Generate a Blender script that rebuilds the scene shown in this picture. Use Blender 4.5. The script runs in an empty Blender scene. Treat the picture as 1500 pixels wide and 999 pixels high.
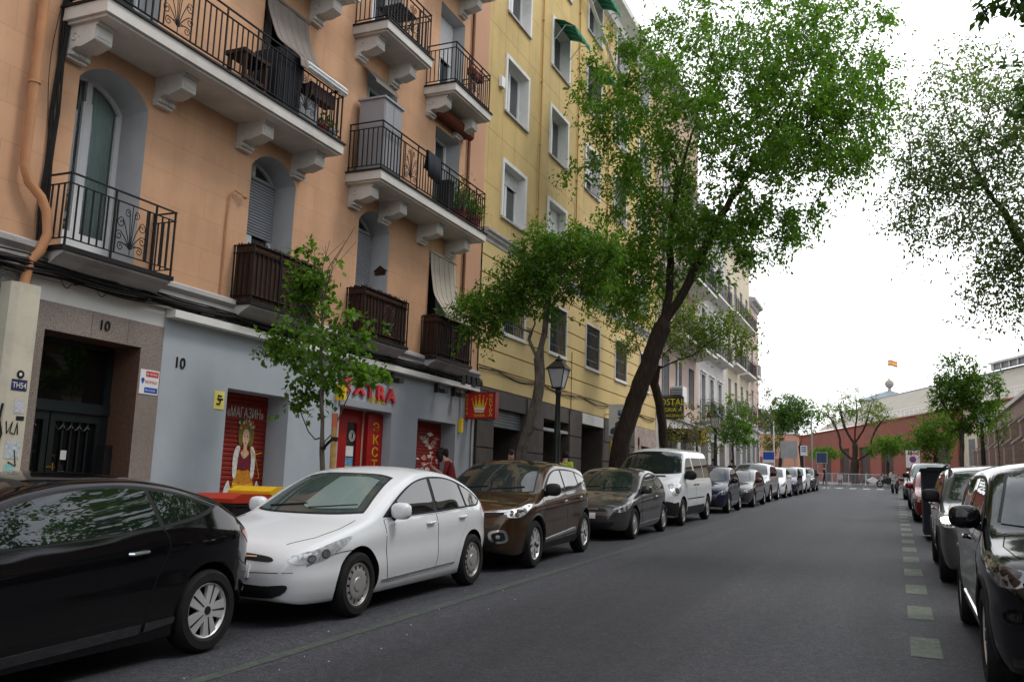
import bpy, bmesh, math, random
import numpy as np
from mathutils import Vector, Matrix
from mathutils.bvhtree import BVHTree
random.seed(7)
RNG = np.random.default_rng(7)
SC = bpy.context.scene
COL = SC.collection
rad = math.radians
ORG = {}          # world origin of every object whose children are built in world coordinates
FX = -9.6         # plane of the street facade (left side of the street)

def ground(y):    # the street climbs gently away from the camera
    y = min(y, 130.0)
    return -1.6 + .03*y - .00005*y*y

# ------------------------------------------------------------------ object helpers
def tag(o, label=None, cat=None, group=None, kind=None):
    if label: o['label'] = label
    if cat: o['category'] = cat
    if group: o['group'] = group
    if kind: o['kind'] = kind
    return o

def thing(name, label, cat, loc=(0, 0, 0), group=None):
    o = bpy.data.objects.new(name, None)
    COL.objects.link(o)
    o.location = loc
    o.empty_display_size = .2
    ORG[o.name] = Vector(loc)
    return tag(o, label, cat, group)

def copy_tree(o, parent=None):
    c = o.copy()
    COL.objects.link(c)
    c.parent = parent
    for ch in list(o.children):
        copy_tree(ch, c)
    return c

class MB:
    """collects simple shapes into one mesh"""
    def __init__(s): s.v = []; s.f = []; s.m = []
    def add(s, vs, fs, m=0):
        n = len(s.v); s.v += [tuple(p) for p in vs]
        s.f += [tuple(i+n for i in f) for f in fs]; s.m += [m]*len(fs)
    def box(s, x0, x1, y0, y1, z0, z1, m=0):
        s.add([(x0,y0,z0),(x1,y0,z0),(x1,y1,z0),(x0,y1,z0),(x0,y0,z1),(x1,y0,z1),(x1,y1,z1),(x0,y1,z1)],
              [(0,3,2,1),(4,5,6,7),(0,1,5,4),(1,2,6,5),(2,3,7,6),(3,0,4,7)], m)
    def quad(s, a, b, c, d, m=0): s.add([a,b,c,d], [(0,1,2,3)], m)
    def tube(s, pts, r, n=6, m=0, cap=True):
        pts = [Vector(p) for p in pts]
        rs = r if isinstance(r, (list, tuple)) else [r]*len(pts)
        vs = []; fs = []; up = None
        for i, p in enumerate(pts):
            t = (pts[min(i+1, len(pts)-1)] - pts[max(i-1, 0)])
            if t.length < 1e-9: t = Vector((0,0,1))
            t.normalize()
            if up is None: up = Vector((0,0,1)) if abs(t.z) < .9 else Vector((1,0,0))
            a = t.cross(up)
            if a.length < 1e-4: a = t.cross(Vector((0,1,0)))
            a.normalize(); b = a.cross(t); up = b
            for k in range(n):
                w = 2*math.pi*k/n
                vs.append(p + a*(math.cos(w)*rs[i]) + b*(math.sin(w)*rs[i]))
        for i in range(len(pts)-1):
            for k in range(n):
                fs.append((i*n+k, i*n+(k+1)%n, (i+1)*n+(k+1)%n, (i+1)*n+k))
        if cap: fs += [tuple(range(n-1,-1,-1)), tuple(range((len(pts)-1)*n, len(pts)*n))]
        s.add(vs, fs, m)
    def lathe(s, prof, n=24, axis='z', o=(0,0,0), m=0, closed=False):
        vs = []; fs = []; L = len(prof)
        for k in range(n):
            w = 2*math.pi*k/n; c, q = math.cos(w), math.sin(w)
            for r, h in prof:
                p = (r*c, r*q, h) if axis == 'z' else ((r*c, h, r*q) if axis == 'y' else (h, r*c, r*q))
                vs.append((p[0]+o[0], p[1]+o[1], p[2]+o[2]))
        for k in range(n):
            k2 = (k+1) % n
            for i in range(L-1 if not closed else L):
                j = (i+1) % L
                fs.append((k*L+i, k2*L+i, k2*L+j, k*L+j))
        s.add(vs, fs, m)
    def prism(s, poly, f0, f1, m=0):
        """poly: 2-D points; f0/f1 map a 2-D point to 3-D on the two faces"""
        n = len(poly)
        s.add([f0(*p) for p in poly] + [f1(*p) for p in poly],
              [tuple(range(n-1,-1,-1)), tuple(range(n,2*n))] + [(i,(i+1)%n,n+(i+1)%n,n+i) for i in range(n)], m)
    def ball(s, c, rx, ry=None, rz=None, n=10, k=7, m=0):
        ry = ry or rx; rz = rz or rx
        vs = [(c[0], c[1], c[2]-rz)]; fs = []
        for i in range(1, k):
            a = math.pi*i/k - math.pi/2
            for j in range(n):
                w = 2*math.pi*j/n
                vs.append((c[0]+rx*math.cos(a)*math.cos(w), c[1]+ry*math.cos(a)*math.sin(w), c[2]+rz*math.sin(a)))
        vs.append((c[0], c[1], c[2]+rz))
        for j in range(n):
            fs.append((0, 1+(j+1)%n, 1+j))
            for i in range(k-2):
                a = 1+i*n
                fs.append((a+j, a+(j+1)%n, a+n+(j+1)%n, a+n+j))
            fs.append((1+(k-2)*n+j, 1+(k-2)*n+(j+1)%n, len(vs)-1))
        s.add(vs, fs, m)
    def build(s, name, mats, parent=None, smooth=False, fix=True):
        if not isinstance(mats, (list, tuple)): mats = [mats]
        o0 = ORG.get(parent.name, Vector((0,0,0))) if parent else Vector((0,0,0))
        me = bpy.data.meshes.new(name)
        me.from_pydata([(p[0]-o0[0], p[1]-o0[1], p[2]-o0[2]) for p in s.v], [], s.f)
        for k in mats: me.materials.append(k)
        if len(mats) > 1: me.polygons.foreach_set('material_index', s.m)
        if fix:
            bm = bmesh.new(); bm.from_mesh(me)
            if smooth: bmesh.ops.remove_doubles(bm, verts=bm.verts, dist=1e-5)
            bmesh.ops.recalc_face_normals(bm, faces=bm.faces)
            bm.to_mesh(me); bm.free()
        if smooth:
            me.polygons.foreach_set('use_smooth', [True]*len(me.polygons))
            me.set_sharp_from_angle(angle=rad(38))
        return link_mesh(name, me, parent)

def link_mesh(name, me, parent=None):
    o = bpy.data.objects.new(name, me)
    COL.objects.link(o)
    if parent:
        o.parent = parent
        ORG[o.name] = ORG.get(parent.name, Vector((0,0,0)))
    return o

# ------------------------------------------------------------------ material helpers
def _new(name):
    m = bpy.data.materials.new(name); m.use_nodes = True
    nt = m.node_tree
    nt.nodes['Principled BSDF'].inputs['Specular IOR Level'].default_value = .2
    return m, nt, nt.nodes['Principled BSDF']

def _coords(nt, scale=(1,1,1), rot=(0,0,0)):
    tc = nt.nodes.new('ShaderNodeTexCoord'); mp = nt.nodes.new('ShaderNodeMapping')
    mp.inputs['Scale'].default_value = scale; mp.inputs['Rotation'].default_value = rot
    nt.links.new(tc.outputs['Object'], mp.inputs['Vector'])
    return mp.outputs['Vector']

def _noise(nt, vec, scale, detail=4, rough=.55):
    n = nt.nodes.new('ShaderNodeTexNoise')
    n.inputs['Scale'].default_value = scale; n.inputs['Detail'].default_value = detail
    n.inputs['Roughness'].default_value = rough
    nt.links.new(vec, n.inputs['Vector'])
    return n.outputs['Fac']

def _ramp(nt, fac, stops):
    r = nt.nodes.new('ShaderNodeValToRGB')
    while len(r.color_ramp.elements) < len(stops): r.color_ramp.elements.new(.5)
    for e, (p, c) in zip(r.color_ramp.elements, stops):
        e.position = p; e.color = c if len(c) == 4 else (*c, 1)
    nt.links.new(fac, r.inputs['Fac'])
    return r.outputs['Color']

def _mix(nt, fac, a, b, mode='MIX'):
    n = nt.nodes.new('ShaderNodeMix'); n.data_type = 'RGBA'; n.blend_type = mode
    for sock, v in ((n.inputs[0], fac), (n.inputs[6], a), (n.inputs[7], b)):
        if isinstance(v, (int, float)): sock.default_value = v
        elif isinstance(v, (tuple, list)): sock.default_value = (*v[:3], 1)
        else: nt.links.new(v, sock)
    return n.outputs[2]

def _bump(nt, p, h, strength=.3, dist=.01):
    b = nt.nodes.new('ShaderNodeBump')
    b.inputs['Strength'].default_value = strength; b.inputs['Distance'].default_value = dist
    nt.links.new(h, b.inputs['Height']); nt.links.new(b.outputs['Normal'], p.inputs['Normal'])

def M(name, col, rough=.6, metal=0, var=.12, scale=3., bump=0., bscale=40., coat=0, ior=1.5, dirt=None, stretch=(1,1,1)):
    m, nt, p = _new(name)
    p.inputs['Specular IOR Level'].default_value = .5 if (metal or coat or rough < .42) else .18
    p.inputs['Roughness'].default_value = rough; p.inputs['Metallic'].default_value = metal
    p.inputs['IOR'].default_value = ior
    p.inputs['Coat Weight'].default_value = coat; p.inputs['Coat Roughness'].default_value = .04
    v = _coords(nt, stretch)
    f = _noise(nt, v, scale, 5)
    lo = tuple(c*(1-var) for c in col); hi = tuple(min(1, c*(1+var)) for c in col)
    c = _ramp(nt, f, [(.3, lo), (.7, hi)])
    if dirt:
        g = _ramp(nt, _noise(nt, v, scale*.37, 6, .7), [(.5, (0,0,0)), (.75, (1,1,1))])
        c = _mix(nt, g, c, dirt)
    nt.links.new(c, p.inputs['Base Color'])
    if bump: _bump(nt, p, _noise(nt, _coords(nt), bscale, 3), bump, .01)
    m.diffuse_color = (*col, 1)
    return m

def M_blocks(name, col, bw, bh, mortar, joint, offset=0.0, rough=.8, line=.006, bump=.25, z0=0., y0=0.):
    """rendered wall with the joints of its blocks or panels; the pattern runs over y (along) and z (up)"""
    m, nt, p = _new(name)
    p.inputs['Roughness'].default_value = rough
    tc = nt.nodes.new('ShaderNodeTexCoord'); sx = nt.nodes.new('ShaderNodeSeparateXYZ'); cx = nt.nodes.new('ShaderNodeCombineXYZ')
    nt.links.new(tc.outputs['Object'], sx.inputs[0])
    for k, a, off in ((0, 'Y', y0), (1, 'Z', z0)):
        ad = nt.nodes.new('ShaderNodeMath'); ad.operation = 'ADD'; ad.inputs[1].default_value = off
        nt.links.new(sx.outputs[a], ad.inputs[0]); nt.links.new(ad.outputs[0], cx.inputs[k])
    br = nt.nodes.new('ShaderNodeTexBrick'); br.offset = offset; br.squash = 1
    br.inputs['Scale'].default_value = 1; br.inputs['Brick Width'].default_value = bw; br.inputs['Row Height'].default_value = bh
    br.inputs['Mortar Size'].default_value = line; br.inputs['Mortar Smooth'].default_value = .6
    br.inputs['Color1'].default_value = (*[c*.96 for c in col], 1); br.inputs['Color2'].default_value = (*[min(1,c*1.04) for c in col], 1)
    br.inputs['Mortar'].default_value = (*mortar, 1)
    nt.links.new(cx.outputs[0], br.inputs['Vector'])
    v = _coords(nt)
    n1 = _ramp(nt, _noise(nt, v, .55, 6, .65), [(.3, (.80,.78,.76)), (.7, (1.08,1.07,1.05))])
    n2 = _ramp(nt, _noise(nt, _coords(nt, (3, 3, .35)), .9, 6, .7), [(.40, (.92,.91,.89)), (.64, (1,1,1))])
    c = _mix(nt, 1., _mix(nt, 1., br.outputs['Color'], n1, 'MULTIPLY'), n2, 'MULTIPLY')
    nt.links.new(c, p.inputs['Base Color'])
    h = nt.nodes.new('ShaderNodeMath'); h.operation = 'MULTIPLY_ADD'; h.inputs[1].default_value = -joint
    nt.links.new(br.outputs['Fac'], h.inputs[0]); nt.links.new(_noise(nt, v, 60, 3), h.inputs[2])
    _bump(nt, p, h.outputs[0], bump, .01)
    return m

def M_speckle(name, a, b, c, scale=90, rough=.45):
    m, nt, p = _new(name); p.inputs['Roughness'].default_value = rough
    v = _coords(nt)
    col = _ramp(nt, _noise(nt, v, scale, 2, .8), [(.36, a), (.5, b), (.64, c)])
    big = _ramp(nt, _noise(nt, v, 1.2, 5), [(.3, (.82,.82,.82)), (.7, (1.06,1.06,1.06))])
    nt.links.new(_mix(nt, 1., col, big, 'MULTIPLY'), p.inputs['Base Color'])
    return m

def M_asphalt():
    m, nt, p = _new('asphalt')
    v = _coords(nt)
    base = _ramp(nt, _noise(nt, _coords(nt, (1, .06, 1)), .6, 7, .6), [(.30, (.019,.020,.025)), (.5, (.029,.030,.036)), (.68, (.048,.049,.057))])
    fine = _ramp(nt, _noise(nt, v, 75, 4, .85), [(.36, (.34,.34,.35)), (.5, (.98,.98,.98)), (.63, (2.3,2.28,2.25))])
    c = _mix(nt, 1., base, fine, 'MULTIPLY')
    mid = _ramp(nt, _noise(nt, v, 9, 6, .75), [(.35, (.80,.80,.81)), (.65, (1.2,1.2,1.19))])
    c = _mix(nt, 1., c, mid, 'MULTIPLY')
    g2 = _ramp(nt, _noise(nt, v, 24, 3, .8), [(.36, (.72,.72,.72)), (.5, (1,1,1)), (.64, (1.35,1.35,1.34))])
    c = _mix(nt, 1., c, g2, 'MULTIPLY')
    blot = _ramp(nt, _noise(nt, v, 1.9, 6, .7), [(.60, (0,0,0)), (.74, (.22,.22,.22))])
    c = _mix(nt, blot, c, (.030,.030,.032))
    # stretched pale scuffs and fine cracks
    sc = _ramp(nt, _noise(nt, _coords(nt, (2.2, .35, 1), (0,0,.25)), 2.6, 7, .75), [(.66, (0,0,0)), (.80, (.3,.3,.3))])
    c = _mix(nt, sc, c, (.105,.104,.10))
    vo = nt.nodes.new('ShaderNodeTexVoronoi'); vo.feature = 'DISTANCE_TO_EDGE'; vo.inputs['Scale'].default_value = .42
    wv = nt.nodes.new('ShaderNodeMix'); wv.data_type = 'VECTOR'; wv.inputs[0].default_value = .12
    nn = nt.nodes.new('ShaderNodeTexNoise'); nn.inputs['Scale'].default_value = 3; nn.inputs['Detail'].default_value = 5
    nt.links.new(v, nn.inputs['Vector']); nt.links.new(v, wv.inputs[4]); nt.links.new(nn.outputs['Color'], wv.inputs[5])
    nt.links.new(wv.outputs[1], vo.inputs['Vector'])
    ck = _ramp(nt, vo.outputs['Distance'], [(0, (.75,.75,.75)), (.006, (0,0,0))])
    gate = _ramp(nt, _noise(nt, v, .4, 2), [(.52, (0,0,0)), (.58, (1,1,1))])
    c = _mix(nt, _mix(nt, 1., ck, gate, 'MULTIPLY'), c, (.022,.022,.023))
    nt.links.new(c, p.inputs['Base Color'])
    p.inputs['Roughness'].default_value = .72; p.inputs['Specular IOR Level'].default_value = .30
    _bump(nt, p, _noise(nt, v, 60, 4, .8), .6, .012)
    return m

def M_paint_worn(name, col, wear=.5, under=(.052,.052,.055)):
    m, nt, p = _new(name); p.inputs['Roughness'].default_value = .75
    v = _coords(nt)
    a = _ramp(nt, _noise(nt, v, 11, 7, .8), [(wear-.16, (1,1,1)), (wear+.16, (0,0,0))])
    fine = _ramp(nt, _noise(nt, v, 150, 2, .8), [(.32, (.6,)*3), (.5, (1,)*3), (.68, (1.5,)*3)])
    nt.links.new(_mix(nt, 1., _mix(nt, a, under, col), fine, 'MULTIPLY'), p.inputs['Base Color'])
    _bump(nt, p, _noise(nt, v, 120, 3, .7), .4, .005)
    return m

def M_leaf(name, a, b, trans=.45):
    m, nt, p = _new(name)
    g = nt.nodes.new('ShaderNodeNewGeometry')
    c = _ramp(nt, g.outputs['Random Per Island'], [(0, a), (.55, tuple((x+y)/2 for x, y in zip(a, b))), (1, b)])
    big = _ramp(nt, _noise(nt, _coords(nt), .8, 3), [(.32, (.70,.74,.72)), (.68, (1.22,1.18,1.05))])
    c = _mix(nt, 1., c, big, 'MULTIPLY')
    nt.links.new(c, p.inputs['Base Color']); p.inputs['Roughness'].default_value = .55
    p.inputs['Specular IOR Level'].default_value = .3
    tr = nt.nodes.new('ShaderNodeBsdfTranslucent')
    nt.links.new(_mix(nt, 1., c, (1.15, 1.35, .6), 'MULTIPLY'), tr.inputs['Color'])
    mx = nt.nodes.new('ShaderNodeMixShader'); mx.inputs[0].default_value = trans
    nt.links.new(p.outputs[0], mx.inputs[1]); nt.links.new(tr.outputs[0], mx.inputs[2])
    nt.links.new(mx.outputs[0], nt.nodes['Material Output'].inputs['Surface'])
    return m

def M_bark(name, col):
    m, nt, p = _new(name); p.inputs['Roughness'].default_value = .9
    v = _coords(nt, (1, 1, .22))
    f = _noise(nt, v, 16, 6, .7)
    nt.links.new(_ramp(nt, f, [(.32, tuple(c*.45 for c in col)), (.68, tuple(c*1.5 for c in col))]), p.inputs['Base Color'])
    _bump(nt, p, f, .9, .03)
    return m

def M_glass(name, tint=(.012,.014,.016), refl=1.75, rough=.02, clear=0.):
    """window glass: a dark or see-through pane with a real mirror-like reflection"""
    m, nt, p = _new(name)
    p.inputs['Base Color'].default_value = (*tint, 1); p.inputs['Roughness'].default_value = rough; p.inputs['IOR'].default_value = refl; p.inputs['Specular IOR Level'].default_value = .5
    if clear:
        tr = nt.nodes.new('ShaderNodeBsdfTransparent'); tr.inputs['Color'].default_value = (.82,.88,.86,1)
        mx = nt.nodes.new('ShaderNodeMixShader')
        fr = nt.nodes.new('ShaderNodeFresnel'); fr.inputs['IOR'].default_value = refl
        mm = nt.nodes.new('ShaderNodeMath'); mm.operation = 'ADD'; mm.inputs[1].default_value = 1-clear; mm.use_clamp = True
        nt.links.new(fr.outputs[0], mm.inputs[0]); nt.links.new(mm.outputs[0], mx.inputs[0])
        gl = nt.nodes.new('ShaderNodeBsdfGlossy'); gl.inputs['Roughness'].default_value = rough
        nt.links.new(tr.outputs[0], mx.inputs[1]); nt.links.new(gl.outputs[0], mx.inputs[2])
        nt.links.new(mx.outputs[0], nt.nodes['Material Output'].inputs['Surface'])
    return m

def M_car(name, col, metal=0., rough=.32, dust=.22):
    m, nt, p = _new(name)
    p.inputs['Base Color'].default_value = (*col, 1); p.inputs['Metallic'].default_value = metal
    p.inputs['Roughness'].default_value = rough
    p.inputs['Coat Weight'].default_value = 1; p.inputs['Coat Roughness'].default_value = .03; p.inputs['Coat IOR'].default_value = 1.48; p.inputs['Specular IOR Level'].default_value = 0.
    v = _coords(nt)
    # a film of street dust, thicker low on the body
    tc = nt.nodes.new('ShaderNodeTexCoord'); sx = nt.nodes.new('ShaderNodeSeparateXYZ')
    nt.links.new(tc.outputs['Object'], sx.inputs[0])
    low = nt.nodes.new('ShaderNodeMapRange'); low.inputs['From Min'].default_value = .1; low.inputs['From Max'].default_value = .75
    low.inputs['To Min'].default_value = dust; low.inputs['To Max'].default_value = dust*.12
    nt.links.new(sx.outputs['Z'], low.inputs['Value'])
    mul = nt.nodes.new('ShaderNodeMath'); mul.operation = 'MULTIPLY'
    nt.links.new(low.outputs[0], mul.inputs[0]); nt.links.new(_noise(nt, v, 6, 6, .7), mul.inputs[1])
    nt.links.new(_mix(nt, mul.outputs[0], col, (.10,.09,.08)), p.inputs['Base Color'])
    r = nt.nodes.new('ShaderNodeMapRange'); r.inputs['To Min'].default_value = .02; r.inputs['To Max'].default_value = .12
    nt.links.new(_noise(nt, v, 2.2, 5, .65), r.inputs['Value']); nt.links.new(r.outputs[0], p.inputs['Coat Roughness'])
    return m

C = {}
C['orange'] = M_blocks('orange_plaster', (.59,.35,.215), 1.35, .46, (.51,.30,.18), .5, .5, line=.008, bump=.22)
C['orange_side'] = M('orange_plain', (.50,.25,.14), .85, var=.1, scale=.8)
C['yellow_panel'] = M_blocks('yellow_panels', (.585,.435,.195), .855, 1.5, (.40,.26,.10), 1.0, 0, line=.014, bump=.4, z0=.55, y0=.35)
C['yellow'] = M('yellow_plaster', (.62,.47,.22), .85, var=.07, scale=.9, bump=.1, bscale=70, dirt=(.50,.38,.19))
C['ochre'] = M('ochre_pipe_paint', (.42,.24,.05), .6)
C['white_trim'] = M('white_trim', (.66,.65,.62), .7, var=.06, dirt=(.5,.49,.46), scale=2)
C['offwhite'] = M('balcony_white', (.58,.55,.51), .8, var=.09, dirt=(.36,.34,.31), scale=1.4, bump=.1)
C['soffit'] = M('balcony_soffit', (.34,.30,.27), .85, var=.12, dirt=(.22,.19,.17), scale=1.2)
C['reveal'] = M('reveal_grey', (.43,.43,.44), .8, var=.07, dirt=(.36,.36,.36))
C['upvc'] = M('white_frame', (.68,.68,.68), .4, var=.03)
C['cornice'] = M('cornice_grey', (.42,.40,.39), .8, var=.12, dirt=(.2,.18,.17), scale=2)
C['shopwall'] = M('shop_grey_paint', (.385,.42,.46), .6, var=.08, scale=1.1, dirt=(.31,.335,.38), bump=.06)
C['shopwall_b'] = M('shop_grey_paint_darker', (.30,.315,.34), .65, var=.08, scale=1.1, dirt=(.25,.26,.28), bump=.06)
C['shutterbox'] = M('roller_grey', (.30,.31,.33), .5, var=.05)
C['red_shutter'] = M('red_shutter', (.24,.026,.018), .5, var=.15, dirt=(.16,.02,.016))
C['door_red'] = M('dark_red_door', (.30,.010,.008), .45, var=.12)
C['red_sign'] = M('red_sign', (.52,.015,.012), .4, var=.05)
C['red_letter'] = M('red_letter', (.60,.025,.03), .4, var=.05)
C['yellow_sign'] = M('yellow_sign', (.75,.52,.03), .45, var=.05)
C['yellow_pale'] = M('yellow_pale_sign', (.78,.68,.18), .5, var=.05)
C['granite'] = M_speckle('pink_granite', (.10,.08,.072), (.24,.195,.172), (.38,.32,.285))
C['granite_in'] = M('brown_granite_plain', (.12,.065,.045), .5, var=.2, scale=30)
C['greystone'] = M_speckle('grey_speckled_stone', (.09,.09,.09), (.20,.20,.20), (.36,.36,.36), 60, .7)
C['brownstone'] = M('dark_brown_stone', (.078,.065,.058), .6, var=.16, scale=4, dirt=(.055,.048,.044), bump=.15)
C['pinkstone'] = M_speckle('pale_pink_marble', (.30,.22,.19), (.42,.33,.29), (.52,.44,.40), 5, .4)
C['iron'] = M('black_iron', (.014,.013,.013), .5, var=.2)
C['darkdoor'] = M('dark_green_door', (.011,.016,.018), .35, var=.2)
C['brass'] = M('brass', (.75,.48,.12), .25, 1, var=.1)
C['cable'] = M('black_cable', (.016,.015,.014), .6, var=.3)
C['pipe'] = M('tan_downpipe', (.44,.215,.105), .55, var=.1, dirt=(.3,.15,.08))
C['cream'] = M('cream_box', (.52,.48,.38), .6, var=.08, dirt=(.36,.33,.27), scale=3)
C['bamboo'] = M('brown_reed_screen', (.055,.026,.017), .85, var=.5, scale=28, stretch=(1,1,.05), bump=.4, bscale=60)
C['blindcloth'] = M('beige_blind', (.42,.37,.31), .85, var=.05, scale=6)
C['blindgrey'] = M('grey_brown_blind', (.21,.18,.16), .85, var=.06, scale=6)
C['black'] = M('black_void', (.006,.006,.007), .7, var=.1)
C['room'] = M('pale_room_wall', (.62,.60,.56), .9)
C['glass'] = M_glass('window_glass', (.02,.024,.028), 2.0)
C['glass_clear'] = M_glass('clear_window_glass', (.02,.02,.02), 1.75, clear=.97)
C['curtain'] = M('pale_teal_curtain', (.62,.72,.70), .8, var=.08)
C['green_awning'] = M('green_awning', (.012,.19,.10), .75, var=.12)
C['brownroll'] = M('brown_awning', (.13,.035,.02), .7, var=.2)
C['plastic_grey'] = M('grey_cabinet', (.27,.27,.285), .5, var=.05)
C['terracotta'] = M('terracotta', (.20,.045,.025), .75, var=.2)
C['wood'] = M('dark_wood', (.045,.020,.013), .5, var=.4, scale=12)
C['stake'] = M('wood_stake', (.40,.24,.09), .8, var=.2, scale=12)
C['asphalt'] = M_asphalt()
C['pavement'] = M_blocks('x', (.2,.19,.18), .4, .4, (.12,.11,.1), .6)
C['kerb'] = M('granite_kerb', (.24,.235,.225), .8, var=.15, scale=20, dirt=(.12,.12,.115))
C['flag_stone'] = M('pavement_slabs', (.20,.195,.185), .85, var=.15, scale=5, dirt=(.13,.125,.12), bump=.15)
C['earth'] = M('bare_ground', (.16,.13,.10), .95, var=.2, scale=2)
C['green_paint'] = M_paint_worn('worn_green_paint', (.15,.185,.14), .545)
C['green_faint'] = M_paint_worn('faint_green_paint', (.085,.12,.08), .42)
C['white_paint'] = M_paint_worn('worn_white_paint', (.55,.55,.54), .56)
C['bark_dark'] = M_bark('dark_bark', (.038,.027,.020))
C['bark_grey'] = M_bark('grey_bark', (.10,.085,.068))
C['leaf_mid'] = M_leaf('leaf_mid_green', (.052,.12,.014), (.145,.26,.034), .55)
C['leaf_dark'] = M_leaf('leaf_dark_green', (.034,.08,.016), (.085,.165,.034), .5)
C['leaf_bright'] = M_leaf('leaf_bright_green', (.058,.135,.016), (.155,.275,.036), .56)
C['leaf_lime'] = M_leaf('leaf_yellow_green', (.08,.13,.016), (.20,.27,.04), .5)
C['leaf_fine'] = M_leaf('leaf_backlit_pale', (.10,.15,.065), (.19,.25,.115), .66)  # paler and greyer: backlight and sky bleed put into the leaf colour
C['leaf_olive'] = M_leaf('leaf_olive', (.10,.10,.03), (.24,.22,.08))
C['tyre'] = M('tyre_rubber', (.014,.014,.014), .8, var=.3, scale=8)
C['blackplastic'] = M('black_plastic', (.018,.018,.019), .5, var=.2)
C['underbody'] = M('underbody', (.006,.006,.006), .9)
C['chrome'] = M('chrome', (.80,.80,.80), .12, 1, var=.03)
C['alloy'] = M('alloy', (.62,.62,.63), .30, .45, var=.06)
C['cap_grey'] = M('hubcap_silver', (.34,.33,.32), .42, .4, var=.12)
C['darkalloy'] = M('dark_alloy', (.03,.03,.032), .4, .6)
C['carglass'] = M_glass('car_glass', (.006,.009,.010), 1.9, .012)
C['windscreen'] = M_glass('windscreen_glass', (.016,.022,.021), 1.65, .02)
C['windscreen_light'] = M_glass('windscreen_glass_light', (.045,.062,.058), 1.65, .02)
C['sunshade'] = M_glass('sunshade_behind_glass', (.17,.225,.215), 1.55, .05)
C['lampsmoke'] = M('headlight_smoked', (.10,.105,.11), .12, .3, var=.4, scale=16, coat=1)
C['carglass_pale'] = M_glass('car_glass_with_pale_sunshade', (.10,.145,.145), 1.7, .03)
C['lampglass'] = M('headlight_lens', (.55,.57,.59), .14, .35, var=.45, scale=20, coat=1)
C['lampdark'] = M('headlight_dark', (.05,.052,.056), .12, .5, var=.3, scale=14, coat=1)
C['lampbright'] = M('headlight_reflector', (.85,.86,.88), .15, .9, var=.1, coat=1)
C['taillight'] = M('tail_light', (.42,.012,.015), .15, var=.25, scale=12, coat=1)
C['amber'] = M('amber_lens', (.6,.2,.02), .2, coat=1)
C['plate'] = M('number_plate', (.75,.75,.73), .4, var=.03)
C['plateblue'] = M('plate_blue', (.02,.05,.35), .4)
C['skin'] = M('skin', (.42,.25,.18), .55, var=.05)
C['hair'] = M('dark_hair', (.018,.012,.010), .6, var=.3, scale=30)
C['redshirt'] = M('dark_red_shirt', (.16,.018,.022), .85)
C['hivis'] = M('hi_vis_yellow', (.60,.78,.04), .7)
C['darkcloth'] = M('dark_cloth', (.022,.024,.03), .9)
C['jeans'] = M('blue_denim', (.05,.07,.12), .9)
C['palecloth'] = M('pale_cloth', (.45,.45,.47), .9)
C['steel'] = M('galvanised_steel', (.38,.39,.40), .45, .6, var=.1)
C['whitepaint'] = M('white_enamel', (.72,.72,.72), .4, var=.04)
C['blue_sign'] = M('blue_sign', (.02,.07,.36), .4)
C['lampgreen'] = M('dark_iron_paint', (.010,.014,.013), .4, var=.2)
C['frosted'] = M('frosted_lantern_glass', (.50,.51,.52), .35, var=.05)
C['brickred'] = M('red_render', (.215,.082,.062), .9, var=.09, scale=.5, dirt=(.28,.07,.045), bump=.08)
C['salmon'] = M('salmon_render', (.50,.27,.19), .9, var=.06, scale=.6)
C['roofbeige'] = M('beige_metal_roof', (.46,.43,.37), .6, var=.06, scale=.6)
C['slate'] = M('blue_grey_roof', (.20,.24,.27), .55, var=.08)
C['greyglass'] = M('grey_shed_glass', (.10,.11,.12), .4, var=.2)
C['louvre'] = M('brown_louvre', (.115,.085,.08), .6, var=.12)
C['flagred'] = M('flag_red', (.60,.16,.08), .8); C['flagyel'] = M('flag_yellow', (.8,.52,.16), .8)
C['binblack'] = M('bin_black', (.012,.012,.013), .5); C['binred'] = M('bin_red', (.34,.028,.012), .45, var=.1); C['binyellow'] = M('bin_yellow', (.62,.36,.01), .45, var=.1)
C['paper'] = M('paper', (.62,.62,.60), .8)
C['acrylic_black'] = M('sign_black', (.012,.012,.012), .35); C['sign_yellow'] = M('sign_yellow_letters', (.62,.56,.03), .5)
C['cream_wall'] = M('cream_plaster', (.56,.49,.36), .85, var=.07, scale=.7, dirt=(.45,.38,.28))
C['white_wall'] = M('old_white_plaster', (.52,.50,.47), .85, var=.10, scale=.7, dirt=(.36,.33,.30))
C['pink_wall'] = M('pinkish_plaster', (.52,.40,.34), .85, var=.06, scale=.7)
C['beige_wall'] = M('beige_brown_plaster', (.42,.31,.22), .85, var=.07, scale=.6)
C['brown_sign'] = M('brown_awning_board', (.030,.018,.014), .5)
C['door_wood'] = M('brown_shutter_leaf', (.10,.065,.045), .6, var=.2)
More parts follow.
